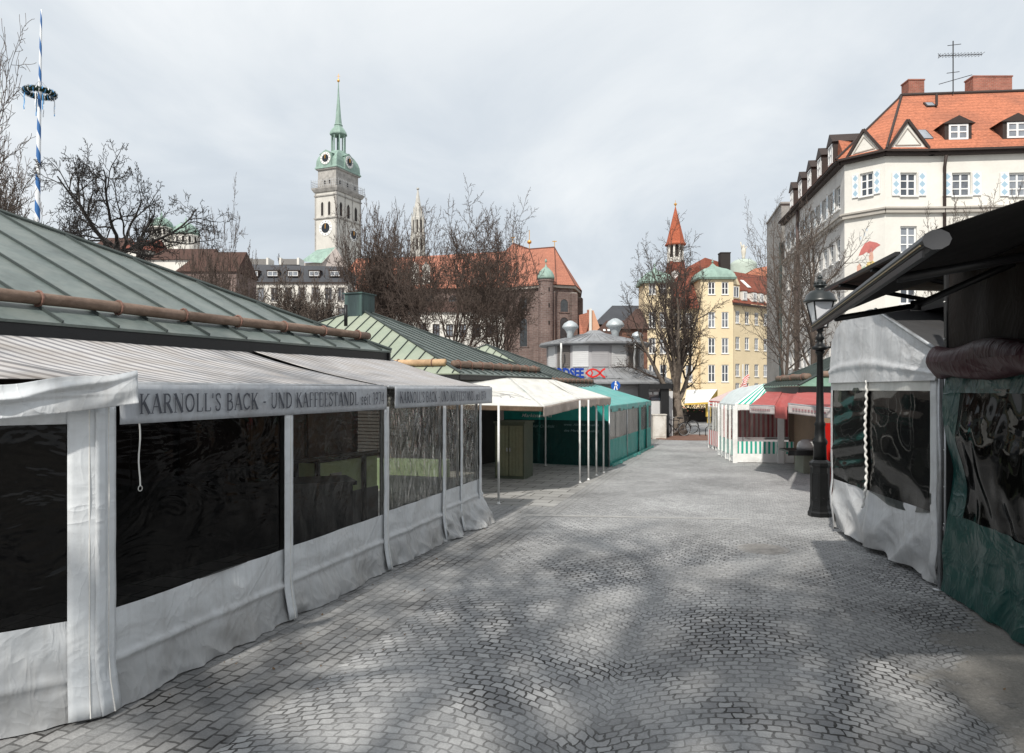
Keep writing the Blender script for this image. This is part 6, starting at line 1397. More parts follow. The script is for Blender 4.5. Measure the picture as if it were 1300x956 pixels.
cw_(1, 665, 377, 395, 1.05); cw_(1, 665, 404, 440, 1.05); cw_(3, 716, 380, 396, 1.05); cw_(3, 716, 403, 436, 1.15); cw_(4, 730.5, 380, 398, 1.6); cw_(4, 730.5, 404, 436, 1.6); cw_(2, 692, 380, 395, .3)
for px in (485, 515, 546, 575, 604, 630): cw_(0, px, 375, 392, 1.1); cw_(0, px, 402, 436, 1.1)
for px in (527, 541): 
    a = C_(px, 98.5, zt(362, 98.5)); x = MB(); x.obox(a-V((.5, 0, 0)), V((1.0, 0, 0)), V((0, .5, 0)), Z*2.4); x.prism([a+V((-.6, -.02, 2.4)), a+V((.6, -.02, 2.4)), a+V((0, -.02, 3.1))], V((0, .6, 0))); x.build('white_pinnacle', M['white_wall'], ch)
# low pale houses in front of the church, behind the trees
lh = thing('low_house', 'low cream house row half hidden behind the bare trees left of the church', 'building', C_(540, 84))
a = C_(470, 84); b = C_(640, 84); x = MB(); hs = [(1+i*1.5, 1.8+i*1.5, z0, z0+1.4) for i in range(9) for z0 in (5.2, 8.2)]
facade('wall', lh, a, V((1, 0, 0)), nf_, b.x-a.x, zt(396, 84), hs, M['white_wall'], M['trim_dark'], M['glass'], .15, 2, 2, .08, .06)
x = MB(); zz = zt(396, 84); x.prism([a+V((-.3, -.3, zz)), a+V((-.3, 6, zz)), a+V((-.3, 3, zz+1.5))], V((b.x-a.x+.6, 0, 0))); x.build('roof', M['tile_b'], lh)
# ---- roofs between church and yellow building
def block(name, label, x0, x1, Y, ytop, yeave, wallm, roofm, hip=0, cat='building', left_slope=None):
    t = thing(name, label, cat, C_((x0+x1)/2, Y)); a, b = C_(x0, Y), C_(x1, Y); zE_, zR_ = zt(yeave, Y), zt(ytop, Y+4)
    x = MB(); x.obox(a, b-a, V((0, 8, 0)), Z*zE_); x.build('wall', wallm, t)
    x = MB(); r0_, r1_ = V((a.x+hip, Y+4, zR_)), V((b.x, Y+4, zR_)); A_, B_ = a+V((-.2, -.3, zE_)), b+V((.2, -.3, zE_)); C2, D2_ = b+V((.2, 8.3, zE_)), a+V((-.2, 8.3, zE_))
    x.poly(A_, B_, r1_, r0_); x.poly(C2, D2_, r0_, r1_); x.poly(D2_, A_, r0_); x.poly(B_, C2, r1_); r = x.build('roof', roofm, t); return t, r, (A_, B_, r0_, r1_)
t, r, q = block('slate_roofed_block', 'dark slate roofed block on the skyline left of the yellow building', 756, 826, 110, 388, 412, M['tile_b'], M['slate'], 3)
t, r, q = block('brown_roofed_house', 'brown tiled house with a row of tiny rooflights behind the fish shop vents', 738, 800, 80, 407, 446, mat('brown wall', (.16, .10, .08), .8, .2), M['tile_b'], 3.2)
A_, B_, r0_, r1_ = q; x = MB()
for i in range(4):
    p_ = lerp(lerp(A_, B_, .28+i*.13), lerp(r0_, r1_, .2+i*.15), .62); x.obox(p_-V((.12, .1, -.06)), V((.24, 0, 0)), V((0, .25, .22)), V((0, -.03, .03)))
for i in range(3):
    p_ = lerp(lerp(A_, B_, .36+i*.13), lerp(r0_, r1_, .3+i*.15), .30); x.obox(p_-V((.12, .1, -.06)), V((.24, 0, 0)), V((0, .25, .22)), V((0, -.03, .03)))
x.build('rooflight', M['white_frame'], r)
t, r, q = block('brick_house', 'reddish brown tall house wall rising behind the fish shop roof', 790, 822, 72, 392, 418, mat('reddish brown wall', (.17, .085, .06), .8, .3), M['tile_b'], 2)
t = thing('orange_gabled_house', 'narrow house with salmon gable wall and orange roof right of the church', 'building', C_(748, 90))
x = MB(); x.prism([C_(741, 90, 0), C_(764, 90, 0), C_(764, 90, zt(423, 90)), C_(753.5, 90, zt(394, 90)), C_(749, 90, zt(394, 90)), C_(741, 90, zt(425, 90))], V((0, 7, 0))); x.build('gable_wall', mat('salmon render', (.62, .34, .22), .85, .1), t)
x = MB(); x.poly(C_(736, 89.6, zt(431, 90)), C_(742, 89.6, zt(431, 90)), C_(750, 89.8, zt(401, 90)), C_(746, 89.8, zt(397, 90)), C_(735, 91, zt(399, 90))); x.obox(C_(745.5, 89.9, zt(425, 90)), V((.35, 0, 0)), V((0, .3, 0)), Z*3.0); x.build('roof', M['tile_o'], t)
x = MB(); x.obox(C_(748, 89.7, zt(430, 90))-V((0, 0, 0)), V((.3, 0, 0)), V((0, .3, 0)), Z*3.6); x.build('chimney', M['white_wall'], t)

# ---- tall church tower on the left
tw_ = thing('church_tower', 'tall pale stone tower with clocks, balcony, green copper cap and slim green spire', 'tower', (-49.5, 211, 0))
Tc = V((-49.5, 211, 0)); ub = V((4.7, 10.7, 0)).normalized(); ua = V((-.915, .402, 0)); LB, LA = 11.7, 7.4
cen = Tc+ub*LB/2+ua*LA/2
def tz(py): return zt(py, 211)
zs = tz(237.5)
def hol(L_, xs_, w_, t, b): return [(L_*q-w_/2, L_*q+w_/2, tz(b), tz(t)) for q in xs_]
x = MB(); x.loft(cen, ub, ua, [(LB/2, LA/2, 0), (LB/2, LA/2, zs)]); x.build('shaft', M['tower_stone'], tw_)
x = MB()
for f_ in (.0, .96): x.obox(Tc+ub*LB*f_-ua*.12, ub*.45, ua*.12, Z*zs); x.obox(Tc+ua*(LA*f_)-ub*.12, ua*.4, ub*.12, Z*zs)
for f_ in (.33, .63): x.obox(Tc+ub*LB*f_-ua*.10, ub*.3, ua*.10, Z*(zs))
x.loft(cen, ub, ua, [(LB/2+.3, LA/2+.3, tz(276)), (LB/2+.35, LA/2+.35, tz(274.5))]); x.loft(cen, ub, ua, [(LB/2+.25, LA/2+.25, tz(247)), (LB/2+.3, LA/2+.3, tz(245.5))]); x.build('string_course', M['tower_dark'], tw_)
x = MB(); x.loft(cen, ub, ua, [(LB/2+.3, LA/2+.3, zs-.9), (LB/2+.75, LA/2+.75, zs-.1), (LB/2+.85, LA/2+.85, zs+.3)]); x.build('balcony', M['tower_dark'], tw_)
x = MB()
ph, pw = LB/2+.8, LA/2+.8
cor = [cen+ub*a*ph+ua*b*pw for a, b in ((-1, -1), (1, -1), (1, 1), (-1, 1))]
for i in range(4):
    a, b = cor[i], cor[(i+1) % 4]
    for z in (zs+.8, zs+1.4, zs+2.1): x.bar(a+Z*z, b+Z*z, .07)
    k = int((b-a).length/.7)
    for j in range(k+1): q = lerp(a, b, j/k); x.bar(q+Z*(zs+.3), q+Z*(zs+2.6), .06)
x.build('balcony_railing', mat('thin grey railing', (.45, .46, .47), .6, .1), tw_)
x = MB(); z1_ = zt(217.5, 216); x.loft(cen, ub, ua, [(LB/2-.55, LA/2-.55, zs), (LB/2-.55, LA/2-.55, z1_-.5), (LB/2-.1, LA/2-.1, z1_-.3), (LB/2-.1, LA/2-.1, z1_)]); x.build('upper_storey', M['tower_dark'], tw_)
def face_pts(which):
    return (Tc-ua*.0, ub, -ua, LB) if which == 'R' else (Tc, ua, -ub, LA)
def arch_t(which, f_, pt, pb, w_, off=0, pointed=True):
    O, u, n, L_ = face_pts(which); arch_window(tw_, O-n*off, u, n, L_*f_, tz(pb), w_, tz(pt)-tz(pb), M['tower_stone'] if off == 0 else M['tower_dark'], M['opening'], pointed=pointed, surround=.22)
for f_ in (.33, .66): arch_t('L', f_, 254, 272, .85)
for f_ in (.17, .47, .78): arch_t('R', f_, 254, 272.5, 1.3)
for f_ in (.36, .60): arch_t('L', f_, 226, 231, .7, .55, False)
for f_ in (.2, .5, .8): arch_t('R', f_, 226, 231, 1.0, .55, False)
def clock(ctr, u, n, r, name='clock', sq=1.0):
    x = MB(); k = 32; zz = Z
    def disc(rad, d, m): 
        pts = [ctr+u*(rad*math.cos(2*PI*i/k))+zz*(rad*math.sin(2*PI*i/k)*sq)+n*d for i in range(k)]; x.prism(pts, -n*.1, m)
    disc(r, .12, 0); c = x.build(name, M['clock_white'], tw_)
    x = MB(); disc(r*.62, .18, 0); 
    for i in range(12):
        a = i*PI/6; d = u*math.cos(a)+zz*math.sin(a)*sq; x.bar(ctr+d*r*.74+n*.15, ctr+d*r*.90+n*.15, .13, .06, up=n)
    x.build('dial', M['clock_black'], c)
    x = MB(); x.bar(ctr+n*.24-zz*r*.1, ctr+n*.24+zz*r*.60-u*.06, .16, .05, up=n); x.bar(ctr+n*.28-zz*r*.1, ctr+n*.28+zz*r*.42+u*.05, .2, .05, up=n); x.build('hands', M['gold'], c)
O, u, n, L_ = face_pts('L'); clock(O+u*L_*.5+Z*tz(288), u, n, 2.25)
O, u, n, L_ = face_pts('R'); clock(O+u*L_*.68+Z*tz(291.5), u, n, 2.0)
# copper cap, lantern, spire
x = MB(); h1_, h2_ = LB/2+.1, LA/2+.1
x.loft(cen, ub, ua, [(h1_, h2_, z1_), (h1_, h2_, z1_+.3), (h1_-.25, h2_-.2, z1_+.6), (h1_-.4, h2_-.3, z1_+2.4), (h1_-.9, h2_-.6, z1_+3.6), (h1_-2.0, h2_-1.1, z1_+4.8), (h1_-3.2, h2_-1.6, z1_+5.5), (1.9, 1.9, z1_+5.9)])
cp2 = x.build('copper_cap', M['verdigris'], tw_)
zc_ = z1_+2.7
for which, f_ in (('L', .5), ('R', .5)):
    O, u, n, L_ = face_pts(which); ct_ = O+u*L_*f_+n*.05+Z*zc_
    x = MB(); x.lathe(V((0, 0, 0)), [(2.0, 0), (2.0, .2)], 24); rr = Matrix((u, Z, n)).transposed()
    x.v = [rr @ v_ + ct_-n*.15 for v_ in x.v]; x.prism([ct_+u*(-2.3)+Z*1.3, ct_+u*2.3+Z*1.3, ct_+Z*2.5], -n*1.2); x.obox(ct_-u*2.0-Z*2.5, u*4.0, Z*3.9, -n*.9); x.build('clock_dormer', M['verdigris'], tw_)
    clock(ct_+n*.05, u, n, 1.75)
zl = z1_+5.9; c = cen
x = MB(); x.lathe(c, [(2.2, zl-.6), (2.2, zl), (2.1, zl+.2)], 8, a0=PI/8)
for i in range(8): a = PI/8+i*PI/4; d = V((math.cos(a), math.sin(a), 0)); x.lathe(c+d*1.95, [(.22, zl), (.18, zl+.3), (.18, zl+4.9), (.28, zl+5.3)], 8)
x.lathe(c, [(2.1, zl+4.9), (2.3, zl+5.4)], 8, a0=PI/8); x.build('lantern', M['verdigris'], tw_)
x = MB(); x.lathe(c, [(.45, zl+.1), (.45, zl+4.8)], 8); x.build('lantern_core', mat('dark shaded copper', (.10, .16, .14), .7, .2), tw_)
zd = zl+5.4; x = MB(); x.lathe(c, [(2.5, zd-.3), (2.55, zd), (2.3, zd+.7), (1.85, zd+1.4), (1.25, zd+2.0), (1.15, zd+2.4), (1.3, zd+2.6), (1.0, zd+3.0), (.78, zd+5), (.50, zd+8.5), (.24, zd+12), (.08, zt(104, 218))], 8, a0=PI/8); x.build('spire', M['verdigris'], tw_)
x = MB(); z0 = zt(104, 218); x.lathe(c, [(.05, z0-.2), (.35, z0), (.42, z0+.3), (.3, z0+.6), (.05, z0+.75)], 10); x.bar(c+Z*(z0+.6), c+Z*(z0+2.3), .12); x.bar(c+Z*(z0+1.6)-V((.5, 0, 0)), c+Z*(z0+1.6)+V((.5, 0, 0)), .1); x.build('cross', M['gold'], tw_)
# small gabled nave roof at its foot
x = MB(); g0_ = C_(385, 206, tz(336)); g1_ = C_(424, 206, tz(336)); x.poly(C_(382, 204, tz(337)), C_(408, 203, tz(340)), C_(426, 206, tz(318)), C_(402, 209, tz(319))); x.build('nave_roof', M['verdigris'], tw_)
x = MB(); x.prism([C_(408, 204, 0), C_(441, 206, 0), C_(441, 206, tz(342)), C_(426, 205.6, tz(319.5)), C_(408, 204, tz(340))], V((0, 2, 0))); x.obox(C_(383, 206, 0), V((6, -2, 0)), V((0, 2, 0)), Z*tz(338)); x.build('nave_wall', mat('pinkish grey render', (.48, .42, .39), .85, .12), tw_)
# orange roof right below the tower
t, r, q = block('orange_roofed_house', 'orange tiled roof peeping out beside the foot of the tall tower', 438, 480, 150, 328, 350, M['white_wall'], M['tile_o'], 1.5)

# ---- distant gothic tower
go = thing('gothic_tower', 'distant pale gothic tower with pinnacles above the bare trees', 'tower', C_(530.5, 260))
c = C_(530.5, 260); s_ = 260/F; gs = mat('pale gothic stone', (.55, .53, .49), .9, .2, .3, 2, .3, dirt=(.3, .29, .27), dirt_amt=.6); gz = lambda py: zt(py, 260)
x = MB(); x.lathe(c, [(2.2, 0), (2.2, gz(300)), (2.0, gz(298)), (1.9, gz(277)), (1.5, gz(275)), (1.15, gz(262)), (.6, gz(250)), (.22, gz(241)), (.5, gz(240.5)), (.5, gz(239)), (.08, gz(238))], 8, a0=PI/8); x.build('shaft', gs, go)
x = MB()
for r_, z0, z1, w_ in ((2.35, gz(318), gz(293), .5), (2.15, gz(300), gz(270), .38), (1.5, gz(278), gz(262), .25), (2.5, gz(345), gz(312), .5)):
    for i in range(8): a = PI/8+i*PI/4; d = V((math.cos(a), math.sin(a), 0)); x.lathe(c+d*r_, [(w_*.6, z0), (w_*.6, lerp(z0, z1, .6)), (w_*.8, lerp(z0, z1, .62)), (.03, z1)], 4)
x.build('pinnacles', gs, go)
x = MB()
for i in range(8):
    a = i*PI/4; d = V((math.cos(a), math.sin(a), 0)); t_ = V((-d.y, d.x, 0)); r = 1.9*math.cos(PI/8)
    x.obox(c+d*(r+.02)-t_*.28+Z*gz(296), t_*.56, d*.08, Z*(gz(280)-gz(296))); x.obox(c+d*(r+.22)-t_*.35+Z*gz(318), t_*.7, d*.08, Z*(gz(304)-gz(318)))
x.build('belfry_openings', M['opening'], go)

# ---- grey roofed modern block at the left
mb_ = thing('apartment_block', 'white apartment block with dark mansard roof and strip dormers below the tall tower', 'building', C_(370, 120))
Y = 120; a = C_(306, Y); b = C_(441, Y); zw = zt(358.5, Y); hs = []
for px in (314, 331, 348.5, 366, 383, 400, 417, 433):
    for t_, bt in ((365, 382), (391, 407), (416, 432)): hs.append((C_(px, Y).x-a.x-.95/2-.1, C_(px, Y).x-a.x+.95/2+.1, zt(bt, Y), zt(t_, Y)))
facade('wall', mb_, a, V((1, 0, 0)), nf_, b.x-a.x, zw, hs, M['white_wall'], mat('grey window frame', (.25, .24, .235), .6, .1), M['glass'], .2, 2, 1, .14, .1)
x = MB(); x.obox(C_(252, Y+.4), a-C_(252, Y+.4)+V((0, .4, 0)), V((0, 10, 0)), Z*zw); x.obox(b-V((.02, -.05, 0)), V((0, 12, 0)), V((-.02, 0, 0)), Z*zw); x.build('side_wall', M['white_wall'], mb_)
x = MB(); A_, B_ = C_(247, Y-.3, zw), C_(442, Y-.3, zw); T0, T1 = C_(255, Y+2.2, zt(334, Y+2.2)), C_(436, Y+2.2, zt(338.5, Y+2.2)); x.poly(A_, B_, T1, T0); x.poly(T0, T1, T1+V((0, 10, 0)), T0+V((0, 10, 0))); x.poly(B_, B_+V((0, 12, 0)), T1+V((0, 10, 0)), T1); rr_ = x.build('mansard_roof', M['slate'], mb_)
x = MB(); x.obox(A_-Z*.15, B_-A_, V((0, .5, 0)), Z*.18); x.build('eave', M['trim_dark'], mb_)
for px in (321, 346, 372, 399, 425):
    c_ = C_(px, Y+.2, zt(351, Y)); x = MB(); x.obox(c_-V((.9, 0, 0)), V((1.8, 0, 0)), V((0, 2, 0)), Z*.95); x.obox(c_-V((1.0, .1, -.95)), V((2.0, 0, 0)), V((0, 2.2, 0)), Z*.12); dd = x.build('dormer', M['trim_dark'], mb_); window(dd, c_-V((.9, 0, 0)), V((1, 0, 0)), nf_, (.12, 1.68, .1, .86), M['white_frame'], M['glass_light'], .02, 2, 1, .08)
for x0, x1 in ((317, 338), (357, 377)):
    x = MB(); q = C_(x0, Y+4, zt(336, Y+4)); x.obox(q, V((C_(x1, Y+4).x-q.x, 0, 0)), V((0, 3, 0)), Z*.95); pb_ = x.build('roof_box', mat('roof plant box', (.22, .21, .2), .8, .1), rr_)
    x = MB(); x.obox(q-V((.35, .05, 0)), V((.35, 0, 0)), V((0, 3.1, 0)), Z*1.15); x.obox(V((C_(x1, Y+4).x, Y+3.95, q.z)), V((.35, 0, 0)), V((0, 3.1, 0)), Z*1.15); x.build('white_cheek', M['white_wall'], pb_)
# ---- domed church and old roofs behind the spreading tree
dc = thing('domed_church', 'pale church with green domes half hidden behind the big spreading tree', 'church', C_(205, 150))
for px, r_, yt, yw, ybm in ((205, 2.2, 276, 290, 318), (236, 2.6, 283, 300, 322)):
    c = C_(px, 150); x = MB(); zw_ = zt(yw, 150); x.lathe(c, [(r_, 0), (r_, zw_-.3), (r_*1.08, zw_-.2), (r_*1.08, zw_)], 20); x.build('drum', M['white_wall'], dc)
    x = MB(); zt_ = zt(yt, 150); hh = zt_-zw_; x.lathe(c, [(r_*1.04, zw_), (r_*1.02, zw_+hh*.25), (r_*.85, zw_+hh*.6), (r_*.45, zw_+hh*.9), (.25, zt_), (.2, zt_+.6), (.02, zt_+1.2)], 20); x.build('dome', M['verdigris'], dc, smooth=True)
    for i in range(8):
        a = -PI+i*PI/7; d = V((math.cos(a), math.sin(a), 0)); t_ = V((-d.y, d.x, 0)); arch_window(dc, c+d*r_*1.0, t_, d, 0, zt(yw+10, 150), .5, 1.2, M['white_wall'], M['opening'], surround=.1)
for k, (x0, x1, Y, yt, ye, mm, lb) in enumerate(((150, 190, 118, 305, 318, 'tile_r', 'red roofed old house behind the trunk of the spreading tree'), (182, 262, 112, 316, 330, 'tile_b', 'long brown roofed old house under the domed church'), (225, 300, 100, 320, 345, 'tile_b', 'wide dark brown roof in front of the grey apartment block'), (110, 152, 125, 302, 316, 'tile_b', 'dark brown roof left of the trunk of the spreading tree'))):
    block('old_house', lb, x0, x1, Y, yt, ye, M['white_wall'] if k != 2 else M['brickw'], M[mm], 1.5)

# ---- white market awning under the yellow building, flower stall
fa = thing('awning', 'white awning with yellow sides on the flower stall in front of the yellow building', 'awning', C_(892, 60))
a, b = P(869, 512, 50), P(899, 510.5, 50); c_, d_ = P(911, 494, 54), P(872, 495, 54)
x = MB(); x.sheet(quad_fn(a, b, c_, d_, .05, 3), 8, 5, 2, 2); x.build('canopy', M['whitet'], fa, smooth=True)
ylw = mat('yellow paint', (.62, .42, .08), .6, .15, bmp=0)
x = MB(); x.obox(a-Z*.12, b-a, V((0, .03, 0)), Z*.12); x.poly(b, c_, c_-Z*.5, b-Z*.15); x.build('side_flap', ylw, fa)
x = MB(); q = P(899, 529, 50.5); x.obox(V((q.x-.1, q.y, q.z-.0)), V((.3, 0, 0)), V((0, .3, 0)), Z*(b.z-q.z)); x.obox(V((q.x, q.y+.1, 0)), V((.2, 0, 0)), V((0, .2, 0)), Z*(q.z+.0)); x.build('post', ylw, fa)
random.seed(5); fl = thing('flower_stall', 'green flower display with small coloured blossoms under the white awning', 'flower stall', C_(884, 52))
x = MB(); x.box(C_(884, 53)+Z*.45, (2.2, .8, .9)); x.build('counter', M['dark_inside'], fl)
x = MB(); y = MB()
for i in range(500):
    q = C_(884, 52.6)+V((random.uniform(-1.1, 1.1), random.uniform(-.35, .3), random.uniform(.7, 1.65))); r = .06
    d = V((random.gauss(0, 1), random.gauss(0, 1), random.gauss(0, 1))).normalized(); o_ = d.orthogonal().normalized()*r; e_ = d.cross(o_)
    (x if i % 6 else y).poly(q-o_, q-e_, q+o_, q+e_)
x.build('leaves', mat('dark green leaves', (.03, .06, .02), .6, .5), fl); y.build('blossoms', mat('blossoms', (.6, .2, .15), .6, .6, 8, 30), fl)
# ================================================================== trees
M['bark'] = mat('grey brown bark', (.105, .082, .068), .9, .35, 3, 20, .6, .02, dirt=(.045, .035, .03), dirt_amt=.6, dscale=2)
M['bark_plane'] = mat('mottled plane bark', (.20, .165, .135), .9, .3, 3, 16, .5, .02, dirt=(.07, .055, .045), dirt_amt=.8, dscale=3.5)
M['bark_red'] = mat('reddish brown twig bark', (.078, .058, .048), .9, .3, 3, 20, .3)
M['bark_black'] = mat('dark wet bark', (.03, .026, .024), .9, .35, 3, 20, .4)
M['bark_dk'] = mat('dark limb bark', (.065, .05, .042), .9, .35, 3, 20, .5)
def prm(**k):
    d = dict(lv=5, seg=[4, 6, 5, 4, 3], jit=[.04, .10, .13, .16, .2], up=[.02, .10, .06, .03, .02], kids=[7, 6, 6, 4, 0], start=[.55, .25, .2, .2, 0], ang=[(25, 50), (25, 55), (25, 60), (25, 60), (20, 50)], lr=[1.15, .55, .5, .5, .5], rr=[.55, .5, .5, .5, .5], limb=1, min=.006)
    d.update(k); return d
# the plane tree at the end of the street
base = G(861, 553)
make_tree('plane_tree', 'large bare plane tree with short thick trunk and many upright limbs at the street end', base, 11, prm(lv=6, seg=[4, 7, 6, 5, 4, 3], jit=[.03, .09, .12, .15, .18, .2], up=[0, .12, .07, .03, .02, .0], kids=[9, 6, 5, 5, 3, 0], start=[.66, .2, .2, .2, .2, 0], ang=[(18, 62), (25, 50), (25, 60), (25, 60), (25, 60), (20, 50)], lr=[2.0, .50, .55, .55, .5, .5], rr=[.36, .42, .42, .45, .5, .5], limb=1, min=.007, taper=.28), zt(299, 37), M['bark_plane'], trunk_r=.40, trunk_h=2.6, wide=2.75, crownm=M['bark_dk'])
grp = 'bare trees in front of the church'
def vase(seed, px, Y, ytop, wide, lab, g=grp, mn=.011, m='bark_red', tr=.20, kids=None, lv=6):
    b = C_(px, Y); return make_tree('bare_tree', lab, b, seed, prm(lv=lv, seg=[5, 7, 5, 4, 3, 2], jit=[.03, .09, .12, .15, .18, .2], up=[.02, .035, .015, .01, .01, .01], kids=kids or [12, 8, 6, 4, 3, 0], start=[.45, .3, .2, .2, .2, 0], ang=[(12, 62), (25, 55), (28, 58), (28, 60), (25, 55), (20, 50)], lr=[1.2, .60, .52, .5, .5, .5], rr=[.42, .42, .42, .42, .5, .5], limb=1, min=mn, taper=.3), zt(ytop, Y), M[m], g, trunk_r=tr, trunk_h=4.0, wide=wide)
vase(21, 476, 58, 276, 2.9, 'bare tree just right of the tall tower, above the green vent box')
vase(22, 512, 62, 284, 3.2, 'bare tree below the distant gothic tower')
vase(23, 572, 55, 262, 4.8, 'largest bare tree in the middle, dense dark crown in front of the long church roof')
vase(25, 632, 64, 284, 3.3, 'bare tree in front of the left windows of the brick church')
vase(27, 278, 60, 268, 2.4, 'bare tree left of the white apartment block', 'small bare trees on the left', kids=[7, 6, 4, 4, 2, 0], tr=.18)
vase(28, 250, 64, 300, 2.6, 'low bushy bare tree in front of the old brown roofs', 'small bare trees on the left', kids=[7, 6, 4, 4, 2, 0], tr=.15)
vase(29, 374, 50, 352, 2.2, 'small pale bare tree in front of the white apartment block', 'small bare trees on the left', mn=.012, m='bark', tr=.12)
vase(30, 408, 52, 358, 2.0, 'small bare tree left of the green vent box', 'small bare trees on the left', mn=.012, m='bark', tr=.12)
vase(31, 306, 56, 322, 2.2, 'low brown bare tree at the left end of the white apartment block', 'small bare trees on the left', kids=[7, 6, 4, 4, 2, 0], tr=.14)
# spreading tree behind the first stall
sp = prm(lv=6, seg=[5, 8, 7, 5, 4, 3], jit=[.05, .17, .22, .25, .25, .3], up=[.02, .05, .02, .02, .02, .03], kids=[8, 7, 6, 5, 3, 0], start=[.86, .2, .2, .15, .15, 0], ang=[(48, 82), (30, 60), (35, 65), (30, 60), (30, 60), (20, 60)], lr=[.48, .62, .5, .5, .5, .5], rr=[.5, .5, .45, .45, .5, .5], limb=1, min=.007, taper=.3, lead=False)
make_tree('spreading_tree', 'gnarled dark bare tree with wide flat crown behind the first green roof', C_(142, 25), 42, sp, zt(206, 25), M['bark_black'], trunk_r=.27, trunk_h=6.6, wide=3.0)
def offset_tree(name, lab, base, seed, h, wide, mn, m, **k):
    return make_tree(name, lab, base, seed, prm(**k), h, m, trunk_r=.2, trunk_h=4, wide=wide)
offset_tree('bare_tree', 'bare tree at the left edge of the picture behind the maypole', C_(-25, 30), 51, zt(178, 30), 2.0, .01, M['bark'], min=.010, lv=5, kids=[9, 8, 7, 6, 0], rr=[.42, .42, .42, .42, .5], taper=.3)
offset_tree('bare_tree', 'tall bare tree mostly outside the left edge, twigs high beside the maypole', C_(-75, 24), 52, zt(55, 24), 2.25, .01, M['bark'], min=.008, lv=5, kids=[9, 8, 7, 6, 0], rr=[.42, .42, .42, .42, .5], taper=.3, up=[.02, .06, .03, .02, .02])
# slender trees before the corner building
sl_ = dict(lv=5, seg=[9, 6, 5, 4, 3], jit=[.02, .08, .12, .15, .2], up=[.03, .10, .06, .04, .02], kids=[13, 6, 5, 3, 0], start=[.35, .2, .2, .2, 0], ang=[(30, 60), (25, 50), (25, 55), (25, 60), (20, 50)], lr=[.33, .5, .5, .5, .5], rr=[.35, .5, .5, .5, .5], min=.006, limb=0, taper=.25)
sl_.update(rr=[.35, .42, .42, .42, .5])
for sd, px, Y, yt, wd, lab, tr in ((61, 1036, 30, 268, 1.7, 'slender bare tree directly behind the lantern of the lamp post', .17), (62, 997, 34, 300, 1.6, 'slim bare tree in front of the grey end wall', .11), (63, 1012, 38, 262, 1.4, 'thin bare tree between the grey end wall and the shuttered windows', .11)):
    make_tree('street_tree', lab, C_(px, Y), sd, prm(**sl_), zt(yt, Y), M['bark'], 'slender trees by the corner building', trunk_r=tr, trunk_h=8, wide=wd)
make_tree('street_tree', 'light leaning bare tree whose fine twigs stand against the sky left of the grey wall', C_(1000, 42), 64, prm(**{**sl_, 'kids': [12, 5, 4, 3, 0]}), zt(248, 42), M['bark'], 'slender trees by the corner building', lean=(-.10, 0), trunk_r=.09, trunk_h=9, wide=2.6)
for sd, px, Y, yt, lab in ((65, 1212, 26, 256, 'bare tree top rising over the black awning before the lower windows'), (66, 1250, 27, 250, 'second bare tree top over the black awning, further right')):
    make_tree('street_tree', lab, C_(px, Y), sd, prm(**{**sl_, 'kids': [14, 6, 5, 3, 0]}), zt(yt, Y), M['bark'], 'tree tops above the black awning', trunk_r=.10, trunk_h=7, wide=1.1)
# trees standing behind the camera: they throw the branch shadows on the cobbles
shp = dict(lv=5, seg=[6, 9, 6, 5, 3], jit=[.05, .14, .18, .2, .2], up=[.02, .03, .02, .02, .02], kids=[8, 6, 5, 4, 0], start=[.60, .2, .2, .2, .2], ang=[(35, 75), (30, 65), (30, 60), (30, 60), (30, 60)], lr=[.64, .55, .5, .5, .5], rr=[.62, .6, .55, .5, .5], min=.022, limb=1)
make_tree('shade_tree', 'large bare tree behind the viewer whose branches shade the cobbles', (-2.2, -4.2, 0), 71, prm(**shp), 15.5, M['bark'], trunk_r=.46, trunk_h=9, wide=5.0)
# ------------------------------------------------------------------ maypole
mpB = P(42, 494, 40); mpB.z = 0; mpT = P(52.5, 12, 40)
my = thing('maypole', 'tall blue and white spiral maypole with a dark green ribboned wreath', 'maypole', mpB)
def spiral():
    m, nt, N, L, b = newmat('blue and white spiral paint')
    v = coords(nt, 'Object'); s = N.new('ShaderNodeSeparateXYZ'); L.new(v, s.inputs[0])
    ang = math_(nt, 'DIVIDE', math_(nt, 'ARCTAN2', s.outputs[1], s.outputs[0]), 2*PI)
    f = math_(nt, 'FRACT', math_(nt, 'ADD', ang, math_(nt, 'MULTIPLY', s.outputs[2], .69)))
    c = mixc(nt, ramp(nt, f, [(0, 0.0), (.545, 0.0), (.555, 1.0), (.995, 1.0)]), (.74, .76, .78), (.02, .12, .34)); L.new(c, b.inputs['Base Color']); b.inputs['Roughness'].default_value = .5; return m
n = 40; x = MB(); hgt = mpT.z
x.lathe(V((0, 0, 0)), [(lerp(.19, .04, (i/n)**1.5), hgt*i/n) for i in range(n+1)], 16)
po = x.build('pole', spiral(), None, smooth=True); po.parent = my
d = (mpT-mpB); my.rotation_euler = d.to_track_quat('Z', 'Y').to_euler(); my.rotation_mode = 'XYZ'
zw = (zt(118, 40))*1.0; rng = random.Random(4)
x = MB(); x.tube([V((.66*math.cos(a), .66*math.sin(a), zw)) for a in [2*PI*i/30 for i in range(31)]], .13, 8)
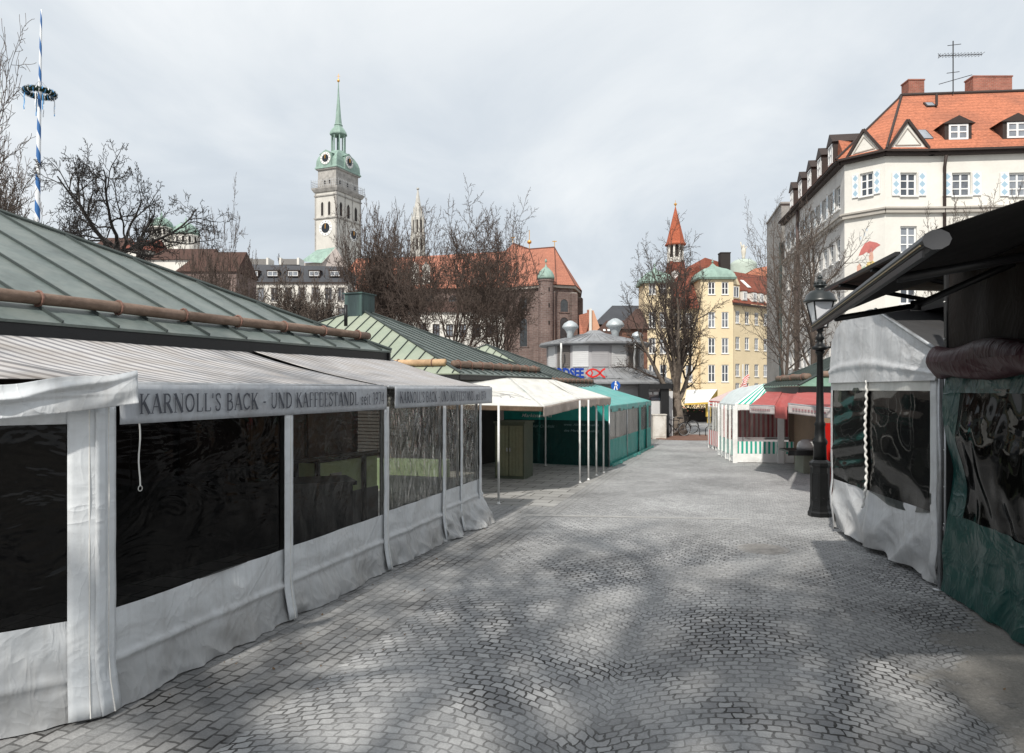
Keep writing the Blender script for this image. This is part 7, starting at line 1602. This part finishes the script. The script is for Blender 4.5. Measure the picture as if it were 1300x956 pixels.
for i in range(900):
    a = rng.uniform(0, 2*PI); b = rng.uniform(0, 2*PI); c = V((math.cos(a)*(.66+.15*math.cos(b)), math.sin(a)*(.66+.15*math.cos(b)), zw+.15*math.sin(b)))
    dd = V((rng.gauss(0, 1), rng.gauss(0, 1), rng.gauss(0, 1))).normalized()*.09; o_ = dd.orthogonal().normalized()*.03; x.poly(c-o_, c+dd, c+o_)
wr_ = x.build('wreath', mat('dark fir green', (.012, .028, .018), .8, .4), None); wr_.parent = my
for nm, colr, ph in (('white_ribbon', (.75, .77, .8), 0), ('blue_ribbon', (.08, .30, .60), .5)):
    x = MB(); 
    for k in range(9):
        pts = []
        for j in range(13):
            a = 2*PI*(k+ph+j/12*.28)/9; b = 2*PI*j/12; pts.append(V((math.cos(a)*(.66+.165*math.cos(b)), math.sin(a)*(.66+.165*math.cos(b)), zw+.165*math.sin(b))))
        for j in range(12): x.bar(pts[j], pts[j+1], .045, .012)
    for k in range(4):
        a = 2*PI*(k+ph*.6)/4+.3; q = V((.7*math.cos(a), .7*math.sin(a), zw-.1)); 
        for j in range(6): x.bar(q-Z*(j*.16)+V((.02*math.sin(j*2+k), 0, 0)), q-Z*((j+1)*.16)+V((.02*math.sin(j*2+2+k), 0, 0)), .05, .01)
    r_ = x.build(nm, mat(nm.replace('_', ' '), colr, .6, .05, bmp=0), None); r_.parent = wr_
x = MB()
for a in (0, PI/2): x.tube([V((.66*math.cos(a), .66*math.sin(a), zw)), V((-.66*math.cos(a), -.66*math.sin(a), zw))], .02, 5)
for k in range(4): a = PI/2*k; x.tube([V((.66*math.cos(a), .66*math.sin(a), zw)), V((0, 0, zw+.7))], .01, 4)
h_ = x.build('wreath_spokes', M['grey_metal'], None); h_.parent = my

# dry leaves and grit blown against the tents
rng = random.Random(9); x = MB()
for i in range(260):
    if i % 2: q = S(-4.15+rng.random()**2*1.2, rng.uniform(4.5, 13.5))
    else: q = S(3.2+rng.gauss(0, 1.3)-0*i, rng.uniform(5, 14))
    r = rng.uniform(.008, .022); a = rng.uniform(0, 6.28); d = V((math.cos(a), math.sin(a), rng.uniform(0, .5)))*r; e_ = V((-math.sin(a), math.cos(a), 0))*r*.6; q = q+Z*.012
    x.poly(q-d*.8, q-e_, q+d, q+e_)
tag(x.build('leaf_litter', mat('dry leaf litter', (.12, .075, .04), .8, .5, 6, 30)), kind='stuff')
